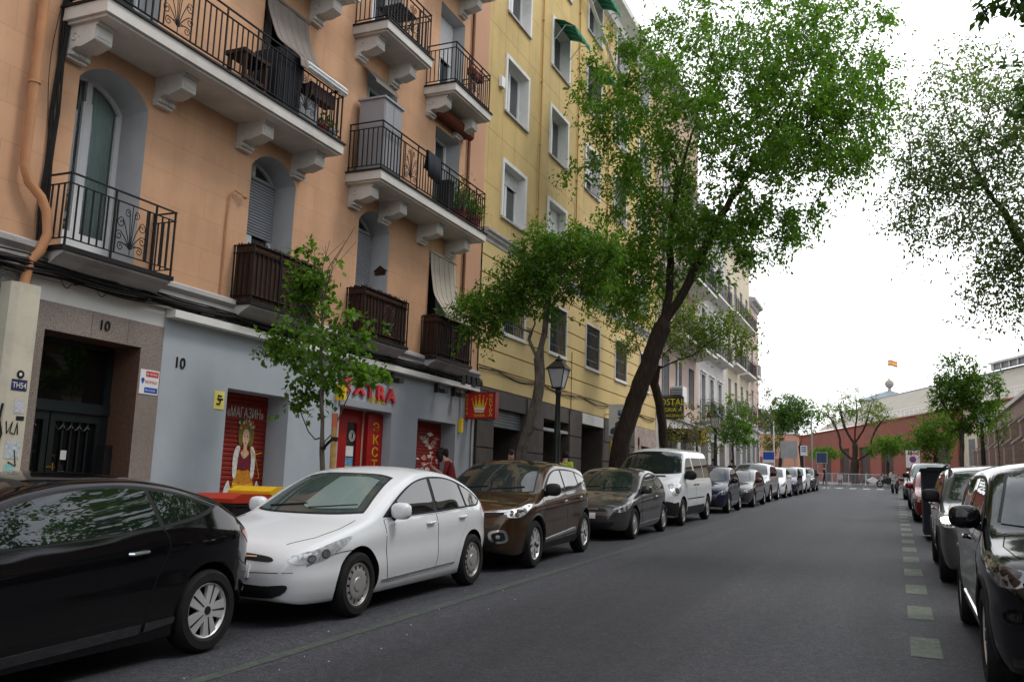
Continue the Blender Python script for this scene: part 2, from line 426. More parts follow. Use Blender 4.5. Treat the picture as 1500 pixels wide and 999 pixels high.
def M_brick(name, a, b, mort):
    m, nt, p = _new(name); p.inputs['Roughness'].default_value = .9
    tc = nt.nodes.new('ShaderNodeTexCoord'); sx = nt.nodes.new('ShaderNodeSeparateXYZ'); cx = nt.nodes.new('ShaderNodeCombineXYZ')
    nt.links.new(tc.outputs['Object'], sx.inputs[0])
    ad = nt.nodes.new('ShaderNodeMath'); ad.operation = 'ADD'
    nt.links.new(sx.outputs['X'], ad.inputs[0]); nt.links.new(sx.outputs['Y'], ad.inputs[1])
    nt.links.new(ad.outputs[0], cx.inputs[0]); nt.links.new(sx.outputs['Z'], cx.inputs[1])
    br = nt.nodes.new('ShaderNodeTexBrick'); br.inputs['Scale'].default_value = 1
    br.inputs['Brick Width'].default_value = .26; br.inputs['Row Height'].default_value = .075; br.inputs['Mortar Size'].default_value = .008
    br.inputs['Color1'].default_value = (*a, 1); br.inputs['Color2'].default_value = (*b, 1); br.inputs['Mortar'].default_value = (*mort, 1)
    nt.links.new(cx.outputs[0], br.inputs['Vector']); nt.links.new(br.outputs['Color'], p.inputs['Base Color'])
    return m
C['brick'] = M_brick('brown_brick', (.20,.125,.095), (.27,.175,.14), (.30,.26,.23))
C['stone'] = M('pale_stone', (.33,.29,.25), .85, var=.12, scale=3)

def text(name, body, size, pos, parent, mat, face='x', extrude=.004, align='LEFT', stretch=1.0, roll=0., bold=0.):
    """lettering as a flat raised mesh. face 'x': on a wall seen from +X; face '-y': on a board seen from -Y"""
    cu = bpy.data.curves.new(name, 'FONT'); cu.body = body; cu.size = size; cu.extrude = extrude
    cu.align_x = align; cu.resolution_u = 3; cu.offset = bold
    t = bpy.data.objects.new('t', cu); COL.objects.link(t)
    bpy.context.view_layer.update()
    dg = bpy.context.evaluated_depsgraph_get()
    me = bpy.data.meshes.new_from_object(t.evaluated_get(dg))
    bpy.data.objects.remove(t); bpy.data.curves.remove(cu)
    B = Matrix(((0,0,1,0),(1,0,0,0),(0,1,0,0),(0,0,0,1))) if face == 'x' else Matrix(((1,0,0,0),(0,0,-1,0),(0,1,0,0),(0,0,0,1)))
    me.transform(Matrix.Translation(Vector(pos) - ORG.get(parent.name, Vector((0,0,0)))) @ B @ Matrix.Rotation(roll, 4, 'Z') @ Matrix.Diagonal((stretch,1,1,1)))
    me.materials.clear(); me.materials.append(mat); me.name = name
    return link_mesh(name, me, parent)
# ------------------------------------------------------------------ vehicles
def pchip(pts):
    x = np.array([p[0] for p in pts], float); y = np.array([p[1] for p in pts], float)
    h = np.diff(x); d = np.diff(y)/h
    m = np.zeros_like(y)
    m[0] = d[0]; m[-1] = d[-1]
    for i in range(1, len(x)-1):
        if d[i-1]*d[i] > 0:
            w1 = 2*h[i]+h[i-1]; w2 = h[i]+2*h[i-1]
            m[i] = (w1+w2)/(w1/d[i-1]+w2/d[i])
    def f(t):
        t = min(max(t, x[0]), x[-1])
        i = min(max(int(np.searchsorted(x, t))-1, 0), len(h)-1)
        s = (t-x[i])/h[i]
        return float((2*s**3-3*s*s+1)*y[i]+(s**3-2*s*s+s)*h[i]*m[i]+(-2*s**3+3*s*s)*y[i+1]+(s**3-s*s)*h[i]*m[i+1])
    return f

def smooth_loop(pts, k=4):
    """closed Catmull-Rom through the points; a point given as (a, b, 1) stays a corner"""
    out = []; n = len(pts)
    for i in range(n):
        p0, p1, p2, p3 = (pts[(i+j-1) % n] for j in range(4))
        c1 = len(p1) > 2; c2 = len(p2) > 2
        q0 = p1 if c1 else p0; q3 = p2 if c2 else p3
        for s in range(k):
            t = s/k
            out.append(tuple(.5*((2*p1[j]) + (-q0[j]+p2[j])*t + (2*q0[j]-5*p1[j]+4*p2[j]-q3[j])*t*t + (-q0[j]+3*p1[j]-3*p2[j]+q3[j])*t**3) for j in (0, 1)))
    return out

class CarBody:
    def __init__(s, sp):
        s.sp = sp; s.L = sp['L']
        for k in ('zc', 'ze', 'zb', 'hw', 'belt'): setattr(s, k, pchip(sp[k]))
        s.prof = pchip(sp.get('prof', [(0, .92), (.2, .975), (.42, .998), (.60, .988), (.80, .994), (.90, .982), (1, .95)]))
        s.tum = sp.get('tumble', .40)
    def w(s, u, z):
        zb, bl = s.zb(u), s.belt(u)
        hw = s.hw(u)
        if z <= bl: return hw*s.prof(max(0, (z-zb)/(bl-zb)))
        d = z-bl
        return hw*.95 - s.tum*d - .10*d*d
    def section(s, u):
        zb, ze, zc = s.zb(u), s.ze(u), max(s.zc(u), s.ze(u)+.004)
        r = min(s.sp.get('round', .06), .35*(ze-zb))
        pts = [(0, zb), (s.w(u, zb)*.6, zb), (s.w(u, zb)*.985, zb)]
        zf = ze-r
        for i in range(17): 
            z = zb+.012 + (zf-zb-.012)*i/16
            pts.append((s.w(u, z), z))
        wE = s.w(u, ze); rt = min(.22, r*1.5/max(wE, .1))
        top = lambda t: (t*wE, ze + (zc-ze)*(1-abs(t)**2.2))
        P, E, T = pts[-1], (wE, ze), top(1-rt)
        for i in range(1, 5):
            t = i/5
            pts.append(tuple((1-t)**2*P[j]+2*t*(1-t)*E[j]+t*t*T[j] for j in (0, 1)))
        for i in range(9):
            pts.append(top((1-rt)*(1-i/8)))
        return pts
    def mesh(s):
        L = s.L
        us = [0, .012, .03, .055, .09, .13]
        while us[-1] < L-.16: us.append(us[-1]+.055)
        us += [L-.13, L-.09, L-.055, L-.03, L-.012, L]
        vs = []; fs = []; n = None
        for u in us:
            h = s.section(u)
            ring = [(u, -y, z) for y, z in h] + [(u, y, z) for y, z in reversed(h[1:-1])]
            n = len(ring); vs += ring
        for i in range(len(us)-1):
            for k in range(n):
                fs.append((i*n+k, i*n+(k+1)%n, (i+1)*n+(k+1)%n, (i+1)*n+k))
        fs += [tuple(range(n-1,-1,-1)), tuple(range((len(us)-1)*n, len(us)*n))]
        return vs, fs

def make_wheel(parent, R, wd, style, side):
    """tyre mesh with its rim as a child; local origin at the wheel centre, outside towards side*y"""
    b = MB(); Ri = R*.665; h = wd/2
    b.lathe([(Ri, -h*.8), (Ri+.02, -h), (R-.03, -h*.98), (R-.006, -h*.72), (R, -h*.4), (R, h*.4), (R-.006, h*.72), (R-.03, h*.98), (Ri+.02, h), (Ri, h*.8)], 40, 'y', closed=True)
    for k in range(3): # tread grooves
        y0 = (-.4+.4*k)*h
        b.lathe([(R+.0015, y0-.006), (R-.004, y0), (R+.0015, y0+.006)], 40, 'y', m=0)
    w = b.build('wheel', C['tyre'], parent, True)
    ORG[w.name] = Vector((0,0,0))
    o = side*h*.62
    d = MB(); d.lathe([(.0, o-side*.05), (Ri-.005, o-side*.05), (Ri, o+side*.01)], 32, 'y')
    dr = d.build('brake_well', C['underbody'] if style != 'cap' else C['blackplastic'], w, True)
    r = MB()
    ring = [(Ri-.022, o), (Ri-.004, o+side*.022), (Ri+.008, o+side*.016), (Ri+.002, o-side*.03), (Ri-.02, o-side*.03)]
    r.lathe(ring, 40, 'y', closed=True)
    def spoke(a, w0, w1, r0, r1, m=0, lift=0., y0=.012):
        ca, sa = math.cos(a), math.sin(a)
        def pt(rr, tt, y): return (rr*ca-tt*sa, y, rr*sa+tt*ca)
        for (yy, sg) in ((o+side*(y0+lift), 1),):
            A = [pt(r0, -w0, yy+side*.010), pt(r0, w0, yy+side*.010), pt(r1, w1, yy), pt(r1, -w1, yy)]
            B = [(p[0], p[1]-side*.03, p[2]) for p in A]
            r.add(A+B, [(0,1,2,3),(4,7,6,5),(0,4,5,1),(1,5,6,2),(2,6,7,3),(3,7,4,0)], m)
    if style == 'cap':          # steel wheel cover with slots round its edge
        r.lathe([(.0, o+side*.030), (Ri*.30, o+side*.028), (Ri*.34, o+side*.018), (Ri*.66, o+side*.022), (Ri*.70, o+side*.018)], 40, 'y')
        r.lathe([(Ri*.90, o+side*.016), (Ri*.97, o+side*.014)], 40, 'y')
        for k in range(14): spoke(2*math.pi*k/14, Ri*.10, Ri*.125, Ri*.69, Ri*.92, y0=.004)
        mats = [C['cap_grey']]
    elif style == 'split5':
        for k in range(5):
            a = 2*math.pi*k/5+.3
            for q in (-1, 1):
                spoke(a+q*.17, .013, .030, Ri*.13, Ri*.96)
        r.lathe([(.0, o+side*.03), (Ri*.16, o+side*.028), (Ri*.2, o)], 24, 'y')
        mats = [C['alloy']]
    elif style == 'bladed':     # five wide machined blades, each split by a dark groove
        for k in range(5):
            a = 2*math.pi*k/5+.25
            spoke(a, .040, .080, Ri*.14, Ri*.96)
            spoke(a, .003, .009, Ri*.25, Ri*.94, m=1, lift=.003)
        r.lathe([(.0, o+side*.03), (Ri*.15, o+side*.028), (Ri*.19, o)], 24, 'y', m=1)
        mats = [C['alloy'], C['darkalloy']]
    elif style == 'ystar':      # five twin-Y spokes
        for k in range(5):
            a = 2*math.pi*k/5+.5
            spoke(a, .027, .030, Ri*.12, Ri*.5)
            for q in (-1, 1):
                ca = a+q*.10
                r0, r1 = Ri*.42, Ri*.97
                a1 = a+q*.36
                P0 = Vector((r0*math.cos(ca), 0, r0*math.sin(ca))); P1 = Vector((r1*math.cos(a1), 0, r1*math.sin(a1)))
                n = (P1-P0).normalized(); t = Vector((-n.z, 0, n.x))*.017
                A = [P0-t, P0+t, P1+t*1.3, P1-t*1.3]
                A = [(p.x, o+side*.016, p.z) for p in A]; B = [(p[0], p[1]-side*.03, p[2]) for p in A]
                r.add(A+B, [(0,1,2,3),(4,7,6,5),(0,4,5,1),(1,5,6,2),(2,6,7,3),(3,7,4,0)], 0)
        r.lathe([(.0, o+side*.034), (Ri*.14, o+side*.03), (Ri*.18, o)], 24, 'y', m=1)
        mats = [C['alloy'], C['darkalloy']]
    else:                       # plain seven-spoke
        for k in range(7): spoke(2*math.pi*k/7, .026, .034, Ri*.12, Ri*.97)
        r.lathe([(.0, o+side*.03), (Ri*.2, o+side*.028), (Ri*.24, o)], 24, 'y')
        mats = [C['alloy']]
    rim = r.build('rim', mats, w, True)
    return w

def make_car(name, label, cat, sp, paint, at, group=None, detail=2, yaw=0.):
    """at = (x of the front axle centre line, y of the front axle); every car faces the camera (-Y)"""
    B = CarBody(sp); L = sp['L']; R = sp['R']
    root = thing(name, label, cat, (0,0,0), group)
    vs, fs = B.mesh()
    bvh = BVHTree.FromPolygons([Vector(v) for v in vs], fs)
    me = bpy.data.meshes.new('body'); me.from_pydata(vs, [], fs)
    me.materials.append(paint); me.materials.append(C['underbody'])
    bm = bmesh.new(); bm.from_mesh(me); bmesh.ops.recalc_face_normals(bm, faces=bm.faces)
    low = sp.get('cladding')
    bm.to_mesh(me); bm.free()
    # wheel arches
    cut = MB(); Ra = R+sp.get('gap', .05); W = sp['W']/2
    for u in (sp['fw'], sp['rw']):
        for sd in (-1, 1):
            cut.lathe([(0, sd*(W-.30)), (Ra, sd*(W-.30)), (Ra, sd*(W+.3)), (0, sd*(W+.3))], 44, 'y', o=(u, 0, R+sp.get('archup', .01)), m=1)
    co = cut.build('cutter', [C['underbody'], C['underbody']])
    tmp = bpy.data.objects.new('tmp', me); COL.objects.link(tmp)
    md = tmp.modifiers.new('b', 'BOOLEAN'); md.object = co; md.operation = 'DIFFERENCE'; md.solver = 'EXACT'
    bpy.context.view_layer.update()
    me2 = bpy.data.meshes.new_from_object(tmp.evaluated_get(bpy.context.evaluated_depsgraph_get()))
    bpy.data.objects.remove(tmp); bpy.data.objects.remove(co)
    me2.polygons.foreach_set('use_smooth', [True]*len(me2.polygons)); me2.set_sharp_from_angle(angle=rad(42))
    me2.name = 'body'
    body = link_mesh('body', me2, root)

    def cast(a, b, axis, sgn):
        if axis == 'y': o, d = Vector((a, sgn*3, b)), Vector((0, -sgn, 0))
        elif axis == 'x': o, d = (Vector((-3, a, b)), Vector((1, 0, 0))) if sgn < 0 else (Vector((L+3, a, b)), Vector((-1, 0, 0)))
        else: o, d = Vector((a, b, 5)), Vector((0, 0, -1))
        h, n, i, t = bvh.ray_cast(o, d)
        if h is None:
            h, n, i, t = bvh.find_nearest(o + d*(3-(W*.8 if axis == 'y' else (0 if axis == 'x' else 4)) if axis != 'z' else 4))
        if n.dot(d) > 0: n = -n
        return h, n
    def patch(nm, loop, axis, sgn, mat, off=.004, parent=None, smooth=True, grid=.07, thick=.006):
        if axis == 'x' and nm != 'windscreen' and nm != 'windscreen_surround': grid = .035; off += .006
        lp = smooth_loop(loop) if smooth else [p[:2] for p in loop]
        bm = bmesh.new()
        f = bm.faces.new([bm.verts.new((p[0], p[1], 0)) for p in lp])
        for k in (0, 1):
            lo, hi = min(p[k] for p in lp), max(p[k] for p in lp)
            n = int((hi-lo)/grid)
            for i in range(1, n+1):
                c = lo + (hi-lo)*i/(n+1)
                co_ = [0,0,0]; co_[k] = c; no = [0,0,0]; no[k] = 1
                bmesh.ops.bisect_plane(bm, geom=bm.verts[:]+bm.edges[:]+bm.faces[:], plane_co=co_, plane_no=no, dist=1e-5)
        norms = {}
        for v in bm.verts:
            h, n = cast(v.co.x, v.co.y, axis, sgn)
            norms[v] = n.copy(); v.co = h + n*off
        rim = [e for e in bm.edges if e.is_boundary]
        for f in bm.faces: f.smooth = True
        if thick and rim:  # give the panel an edge that turns into the body
            g = bmesh.ops.extrude_edge_only(bm, edges=rim)
            for v in [x for x in g['geom'] if isinstance(x, bmesh.types.BMVert)]:
                h, n, i, t = bvh.find_nearest(v.co)
                d = (v.co-h)
                v.co = h - (d.normalized()*.002 if d.length > 1e-6 else Vector((0,0,0)))
        me = bpy.data.meshes.new(nm); bm.normal_update(); bm.to_mesh(me); bm.free()
        # orient outwards
        me.materials.append(mat)
        me.set_sharp_from_angle(angle=rad(40))
        return link_mesh(nm, me, parent or root)
    def strip(nm, pts, axis, sgn, r, mat, parent=None, n=5, k=10, lift=0.):
        q = []
        for a, b in zip(pts[:-1], pts[1:]):
            for i in range(k): q.append((a[0]+(b[0]-a[0])*i/k, a[1]+(b[1]-a[1])*i/k))
        q.append(pts[-1])
        mb = MB(); P = []
        for a, b in q:
            h, nn = cast(a, b, axis, sgn); P.append(h + nn*lift)
        mb.tube(P, r, n)
        return mb.build(nm, mat, parent or root, True)
    glass = sp.get('glass', C['windscreen'])
    gs = sp.get('glass_side', C['carglass'])
    # windscreen, rear window
    if 'ws' in sp: 
        wsur = patch('windscreen_surround', [(y*1.03, z+(.012 if z > 1.1 else -.012), *q) for (y, z, *q) in sp['ws']], 'x', -1, C['blackplastic'], .003, thick=0)
        ws = patch('windscreen', sp['ws'], 'x', -1, glass, .007)
        if sp.get('shade'): patch('sunshade', sp['shade'], 'x', -1, C['sunshade'], .0078, ws, thick=0)
        if detail > 1:
            zl = min(p[1] for p in sp['ws'])
            for y0, y1 in ((-.05, -.55), (.5, .02)):
                strip('wiper', [(y0, zl+.035), (y1, zl+.075)], 'x', -1, .008, C['blackplastic'], ws, lift=.016)
            mm = MB(); zt = max(p[1] for p in sp['ws'])
    if 'rwin' in sp: patch('rear_window', sp['rwin'], 'x', 1, glass, .006)
    for sd in (-1, 1):
        for win in sp.get('frames', []): patch('window_surround', win, 'y', sd, C['blackplastic'], .004, thick=0)
        for win in sp['windows']: patch('side_window', win, 'y', sd, gs, .008)
        if detail > 1 or sp.get('doors_always'):
            for di, door in enumerate(sp.get('doors', [])):
                lp = door['loop']
                cx = sum(p[0] for p in lp)/len(lp); cz = sum(p[1] for p in lp)/len(lp)
                patch('door_gap', [(cx+(p[0]-cx)*1.010+(.004 if p[0] > cx else -.004), cz+(p[1]-cz)*1.012, *p[2:]) for p in lp], 'y', sd, C['underbody'], .0012, thick=0)
                dp = patch('door', lp, 'y', sd, paint, .003)
                hx, hz = door['handle']
                h, n = cast(hx, hz, 'y', sd)
                mb = MB(); y = h.y + sd*.028
                mb.tube([(hx-.085, h.y, hz), (hx-.07, y, hz), (hx+.07, y, hz+.008), (hx+.085, h.y, hz+.006)], .014, 8)
                mb.build('door_handle', sp.get('handle_mat', paint), dp, True)
        # mirrors
        mu, mz = sp['mirror']
        h, n = cast(mu, mz-.06, 'y', sd)
        mb = MB(); ms = sp.get('mirror_size', 1.)
        mb.ball((mu-.015, h.y+sd*.110*ms, mz+.02), 1, 1, 1, 18, 12)
        c0 = Vector((mu-.015, h.y+sd*.110*ms, mz+.02)); pw = lambda q: math.copysign(abs(q)**.72, q)
        mb.v = [(c0.x+.085*ms*pw(x_-c0.x)*(1 if x_ < c0.x else .55), c0.y+.115*ms*pw(y_-c0.y), c0.z+.090*ms*pw(z_-c0.z)) for x_, y_, z_ in mb.v]
        mir = mb.build('wing_mirror', sp.get('mirror_mat', paint), root, True)
        mb = MB(); mb.tube([(mu, h.y-sd*.01, mz-.07), (mu-.005, h.y+sd*.05*ms, mz-.035), (mu-.01, h.y+sd*.1*ms, mz-.02)], [.03, .028, .03], 8)
        mb.build('mirror_arm', C['blackplastic'], mir, True)
        for hl in sp.get('head_side', []):
            patch('headlight', hl, 'y', sd, sp.get('lampmat', C['lampglass']), .005)
        for hl in sp.get('lit', []): patch('headlight_bulb', hl, 'y', sd, C['lit'], .012)
        for cu_, cz_, cr_ in sp.get('reflectors', []):
            circ = lambda q: [(cu_+q*1.25*math.cos(i*math.pi/5), cz_+q*math.sin(i*math.pi/5)) for i in range(10)]
            patch('headlight_ring', circ(cr_), 'y', sd, C['lampsmoke'], .008, thick=0); patch('headlight_reflector', circ(cr_*.72), 'y', sd, C['lampbright'], .011, thick=0)
        for tl in sp.get('tail_side', []): patch('tail_light', tl, 'y', sd, C['taillight'], .005)
        for tl in sp.get('trim_side', []):
            patch('side_trim', tl[0], 'y', sd, tl[1], tl[2] if len(tl) > 2 else .008)
        if sp.get('archtrim'):
            for u in (sp['fw'], sp['rw']):
                mb = MB(); P = []; n = 30
                for i in range(n+1):
                    a = rad(-12) + rad(204)*i/n
                    P.append((u+(Ra+.012)*math.cos(a), R+.01+(Ra+.012)*math.sin(a)))
                Q = []
                for a_, b_ in P:
                    h, nn = cast(a_, max(b_, B.zb(a_)+.02), 'y', sd)
                    Q.append((a_, h.y-sd*.004, b_))
                mb.tube(Q, sp['archtrim'], 6)
                mb.build('wheel_arch_trim', C['blackplastic'], root, True)
        for mat, loops in sp.get('front_pairs', []):
            for nm_, lp, off in loops:
                patch(nm_, [(sd*p[0], *p[1:]) for p in lp], 'x', -1, mat, off)
        for mat, loops in sp.get('rear_pairs', []):
            for nm_, lp, off in loops:
                patch(nm_, [(sd*p[0], *p[1:]) for p in lp], 'x', 1, mat, off)
        if 'aero' in sp:  # roof rails
            z0, z1, u0, u1 = sp['aero']
            mb = MB(); P = []
            for i in range(9):
                u = u0+(u1-u0)*i/8
                yy = B.w(u, B.ze(u))*.93
                h, nn = cast(u, sd*yy, 'z', 1)
                P.append((u, sd*yy, h.z + (z0 if 0 < i < 8 else -.01)))
            mb.tube(P, .018, 8); mb.build('roof_rail', sp.get('rail_mat', C['blackplastic']), root, True)
    for mat, loops in sp.get('front', []):
        for nm_, lp, off in loops: patch(nm_, lp, 'x', -1, mat, off)
    for mat, loops in sp.get('rear', []):
        for nm_, lp, off in loops: patch(nm_, lp, 'x', 1, mat, off)
    for mat, loops in sp.get('top', []):
        for nm_, lp, off in loops: patch(nm_, lp, 'z', 1, mat, off)
    for mat, pts, axis, sgn, r in sp.get('lines', []):
        for s2 in ((-1, 1) if axis in ('y', 'zz') else (sgn,)):
            if axis == 'zz': strip('panel_line', [(a, s2*b) for a, b in pts], 'z', 1, r, mat)
            else: strip('panel_line', pts, axis, s2, r, mat)
    # wheels
    proto = {}
    for u in (sp['fw'], sp['rw']):
        for sd in (-1, 1):
            if sd not in proto:
                w = proto[sd] = make_wheel(root, R, sp.get('tyre_w', .20), sp['rim'], sd)
            else: w = copy_tree(proto[sd], root)
            w.location = (u, sd*(W-sp.get('tyre_w', .20)/2-.012), R)
            w.rotation_euler = (0, random.uniform(0, 6.28), 0)
    slope = math.atan(.03-.0001*at[1])
    x, y = at
    root.rotation_euler = (0, -slope, rad(90)+yaw)
    d = Vector((math.cos(rad(90)+yaw)*math.cos(slope), math.sin(rad(90)+yaw)*math.cos(slope), math.sin(slope)))
    root.location = Vector((x, y, ground(y)+.004)) - d*sp['fw']
    return root
def scaled(sp, su=1, sy=1, sz=1, **over):
    def q(lst, a, b): return [(p[0]*a, p[1]*b, *p[2:]) for p in lst]
    r = dict(sp)
    r['L'] = sp['L']*su; r['W'] = sp['W']*sy; r['fw'] = sp['fw']*su; r['rw'] = sp['rw']*su
    for k in ('zc', 'ze', 'zb', 'belt'): r[k] = q(sp[k], su, sz)
    r['hw'] = q(sp['hw'], su, sy)
    for k in ('windows', 'frames', 'head_side', 'tail_side'): 
        if k in sp: r[k] = [q(l, su, sz) for l in sp[k]]
    for k in ('ws', 'rwin'):
        if k in sp: r[k] = q(sp[k], sy, sz)
    r['doors'] = [dict(loop=q(d['loop'], su, sz), handle=(d['handle'][0]*su, d['handle'][1]*sz)) for d in sp.get('doors', [])]
    r['trim_side'] = [(q(t[0], su, sz), *t[1:]) for t in sp.get('trim_side', [])]
    r['mirror'] = (sp['mirror'][0]*su, sp['mirror'][1]*sz)
    for k in ('front', 'rear', 'front_pairs', 'rear_pairs'):
        r[k] = [(m, [(n, q(l, sy, sz), o) for n, l, o in ls]) for m, ls in sp.get(k, [])]
    r['top'] = [(m, [(n, q(l, su, sy), o) for n, l, o in ls]) for m, ls in sp.get('top', [])]
    r['lines'] = [(m, q(p, su if a != 'x' else sy, sy if a == 'zz' else sz), a, s, rr) for m, p, a, s, rr in sp.get('lines', [])]
    r['reflectors'] = [(a*su, b_*sz, c_) for a, b_, c_ in sp.get('reflectors', [])]
    if 'aero' in sp: r['aero'] = (sp['aero'][0], sp['aero'][1], sp['aero'][2]*su, sp['aero'][3]*su)
    r.update(over)
    return r

K = C['underbody']; BP = C['blackplastic']
HATCH = dict(L=4.26, W=1.77, fw=.93, rw=3.54, R=.315, rim='cap', round=.055,
    zc=[(0,.50),(.02,.56),(.06,.635),(.15,.725),(.35,.80),(.7,.885),(1.05,.96),(1.3,1.085),(1.6,1.235),(1.95,1.37),(2.3,1.44),(2.6,1.46),(3.0,1.435),(3.4,1.35),(3.7,1.235),(3.95,1.09),(4.1,.98),(4.2,.86),(4.245,.70),(4.26,.55)],
    ze=[(0,.46),(.02,.52),(.06,.59),(.15,.665),(.35,.74),(.7,.83),(1.05,.90),(1.25,.945),(1.5,1.065),(1.8,1.21),(2.1,1.32),(2.4,1.385),(2.7,1.40),(3.0,1.375),(3.4,1.28),(3.7,1.16),(3.95,1.03),(4.1,.93),(4.2,.82),(4.245,.66),(4.26,.5)],
    zb=[(0,.34),(.05,.25),(.25,.20),(.8,.19),(1.3,.18),(3.2,.18),(3.8,.25),(4.15,.31),(4.26,.40)],
    hw=[(0,.50),(.03,.59),(.1,.69),(.25,.785),(.5,.845),(.9,.88),(1.6,.885),(3,.885),(3.6,.87),(3.95,.81),(4.15,.72),(4.26,.56)],
    belt=[(0,.74),(.9,.83),(1.5,.90),(2.5,.94),(3.4,.975),(4.26,.98)], tumble=.27,
    ws=[(-.66,.995,1),(-.35,.978),(.35,.978),(.66,.995,1),(.545,1.325,1),(.3,1.365),(-.3,1.365),(-.545,1.325,1)],
    rwin=[(-.55,1.03,1),(.55,1.03,1),(.47,1.26,1),(0,1.30),(-.47,1.26,1)],
    frames=[[(1.39,.942,1),(1.62,1.072),(1.95,1.222),(2.3,1.322),(2.7,1.352),(3.1,1.312),(3.45,1.212),(3.82,1.045,1),(3.72,.982),(3.4,.968),(2.5,.942),(1.8,.932)]],
    windows=[[(1.47,.957,1),(1.66,.95,1),(1.69,1.078,1)],
             [(1.70,.95,1),(1.735,1.105,1),(1.98,1.212),(2.22,1.288),(2.49,1.325,1),(2.525,.962,1)],
             [(2.60,.966,1),(2.565,1.328,1),(2.85,1.322),(3.08,1.292),(3.22,1.25,1),(3.32,.985,1)],
             [(3.37,.987,1),(3.28,1.235,1),(3.5,1.165),(3.75,1.045,1),(3.68,.997)]],
    doors=[dict(loop=[(1.41,.915,1),(2.54,.926,1),(2.56,.55),(2.53,.29,1),(1.50,.275,1),(1.43,.5)], handle=(2.37,.835)),
           dict(loop=[(2.555,.926,1),(3.37,.955,1),(3.33,.78),(3.14,.56),(3.02,.36),(2.93,.30,1),(2.545,.29,1),(2.575,.55)], handle=(3.19,.862))],
    mirror=(1.60,.985),
    head_side=[[(.085,.585),(.25,.575),(.50,.64),(.80,.785),(.62,.772),(.36,.715),(.13,.655)]],
    reflectors=[(.245,.618,.036), (.40,.655,.042)],
    tail_side=[[(3.98,.98),(4.17,.80),(4.20,.66),(4.08,.78),(3.92,.95)]],
    trim_side=[([(1.36,.315,1),(3.02,.345,1),(3.02,.322,1),(1.36,.29,1)], C['chrome'], .007)],
    front=[(BP, [('grille', [(-.44,.588),(-.42,.63),(0,.655),(.42,.63),(.44,.588),(0,.60)], .003),
                 ('lower_intake', [(-.64,.385),(-.52,.275),(0,.265),(.52,.275),(.64,.385),(.4,.375),(0,.385),(-.4,.375)], .004)]),
           (C['chrome'], [('badge_bar', [(-.30,.618,1),(.30,.618,1),(.30,.630,1),(-.30,.630,1)], .010)]),
           (C['plate'], [('number_plate', [(-.26,.44,1),(.26,.44,1),(.26,.55,1),(-.26,.55,1)], .016)])],
    rear=[(C['plate'], [('number_plate', [(-.26,.58,1),(.26,.58,1),(.26,.69,1),(-.26,.69,1)], .012)])],
    lines=[(K, [(1.07,-.70),(.75,-.72),(.45,-.66),(.22,-.50)], 'zz', 1, .004), (K, [(.80,.66),(.62,.655),(.36,.62),(.20,.55)], 'y', 1, .0035),
           (K, [(-.68,.50),(0,.48),(.68,.50)], 'x', -1, .004)],
)
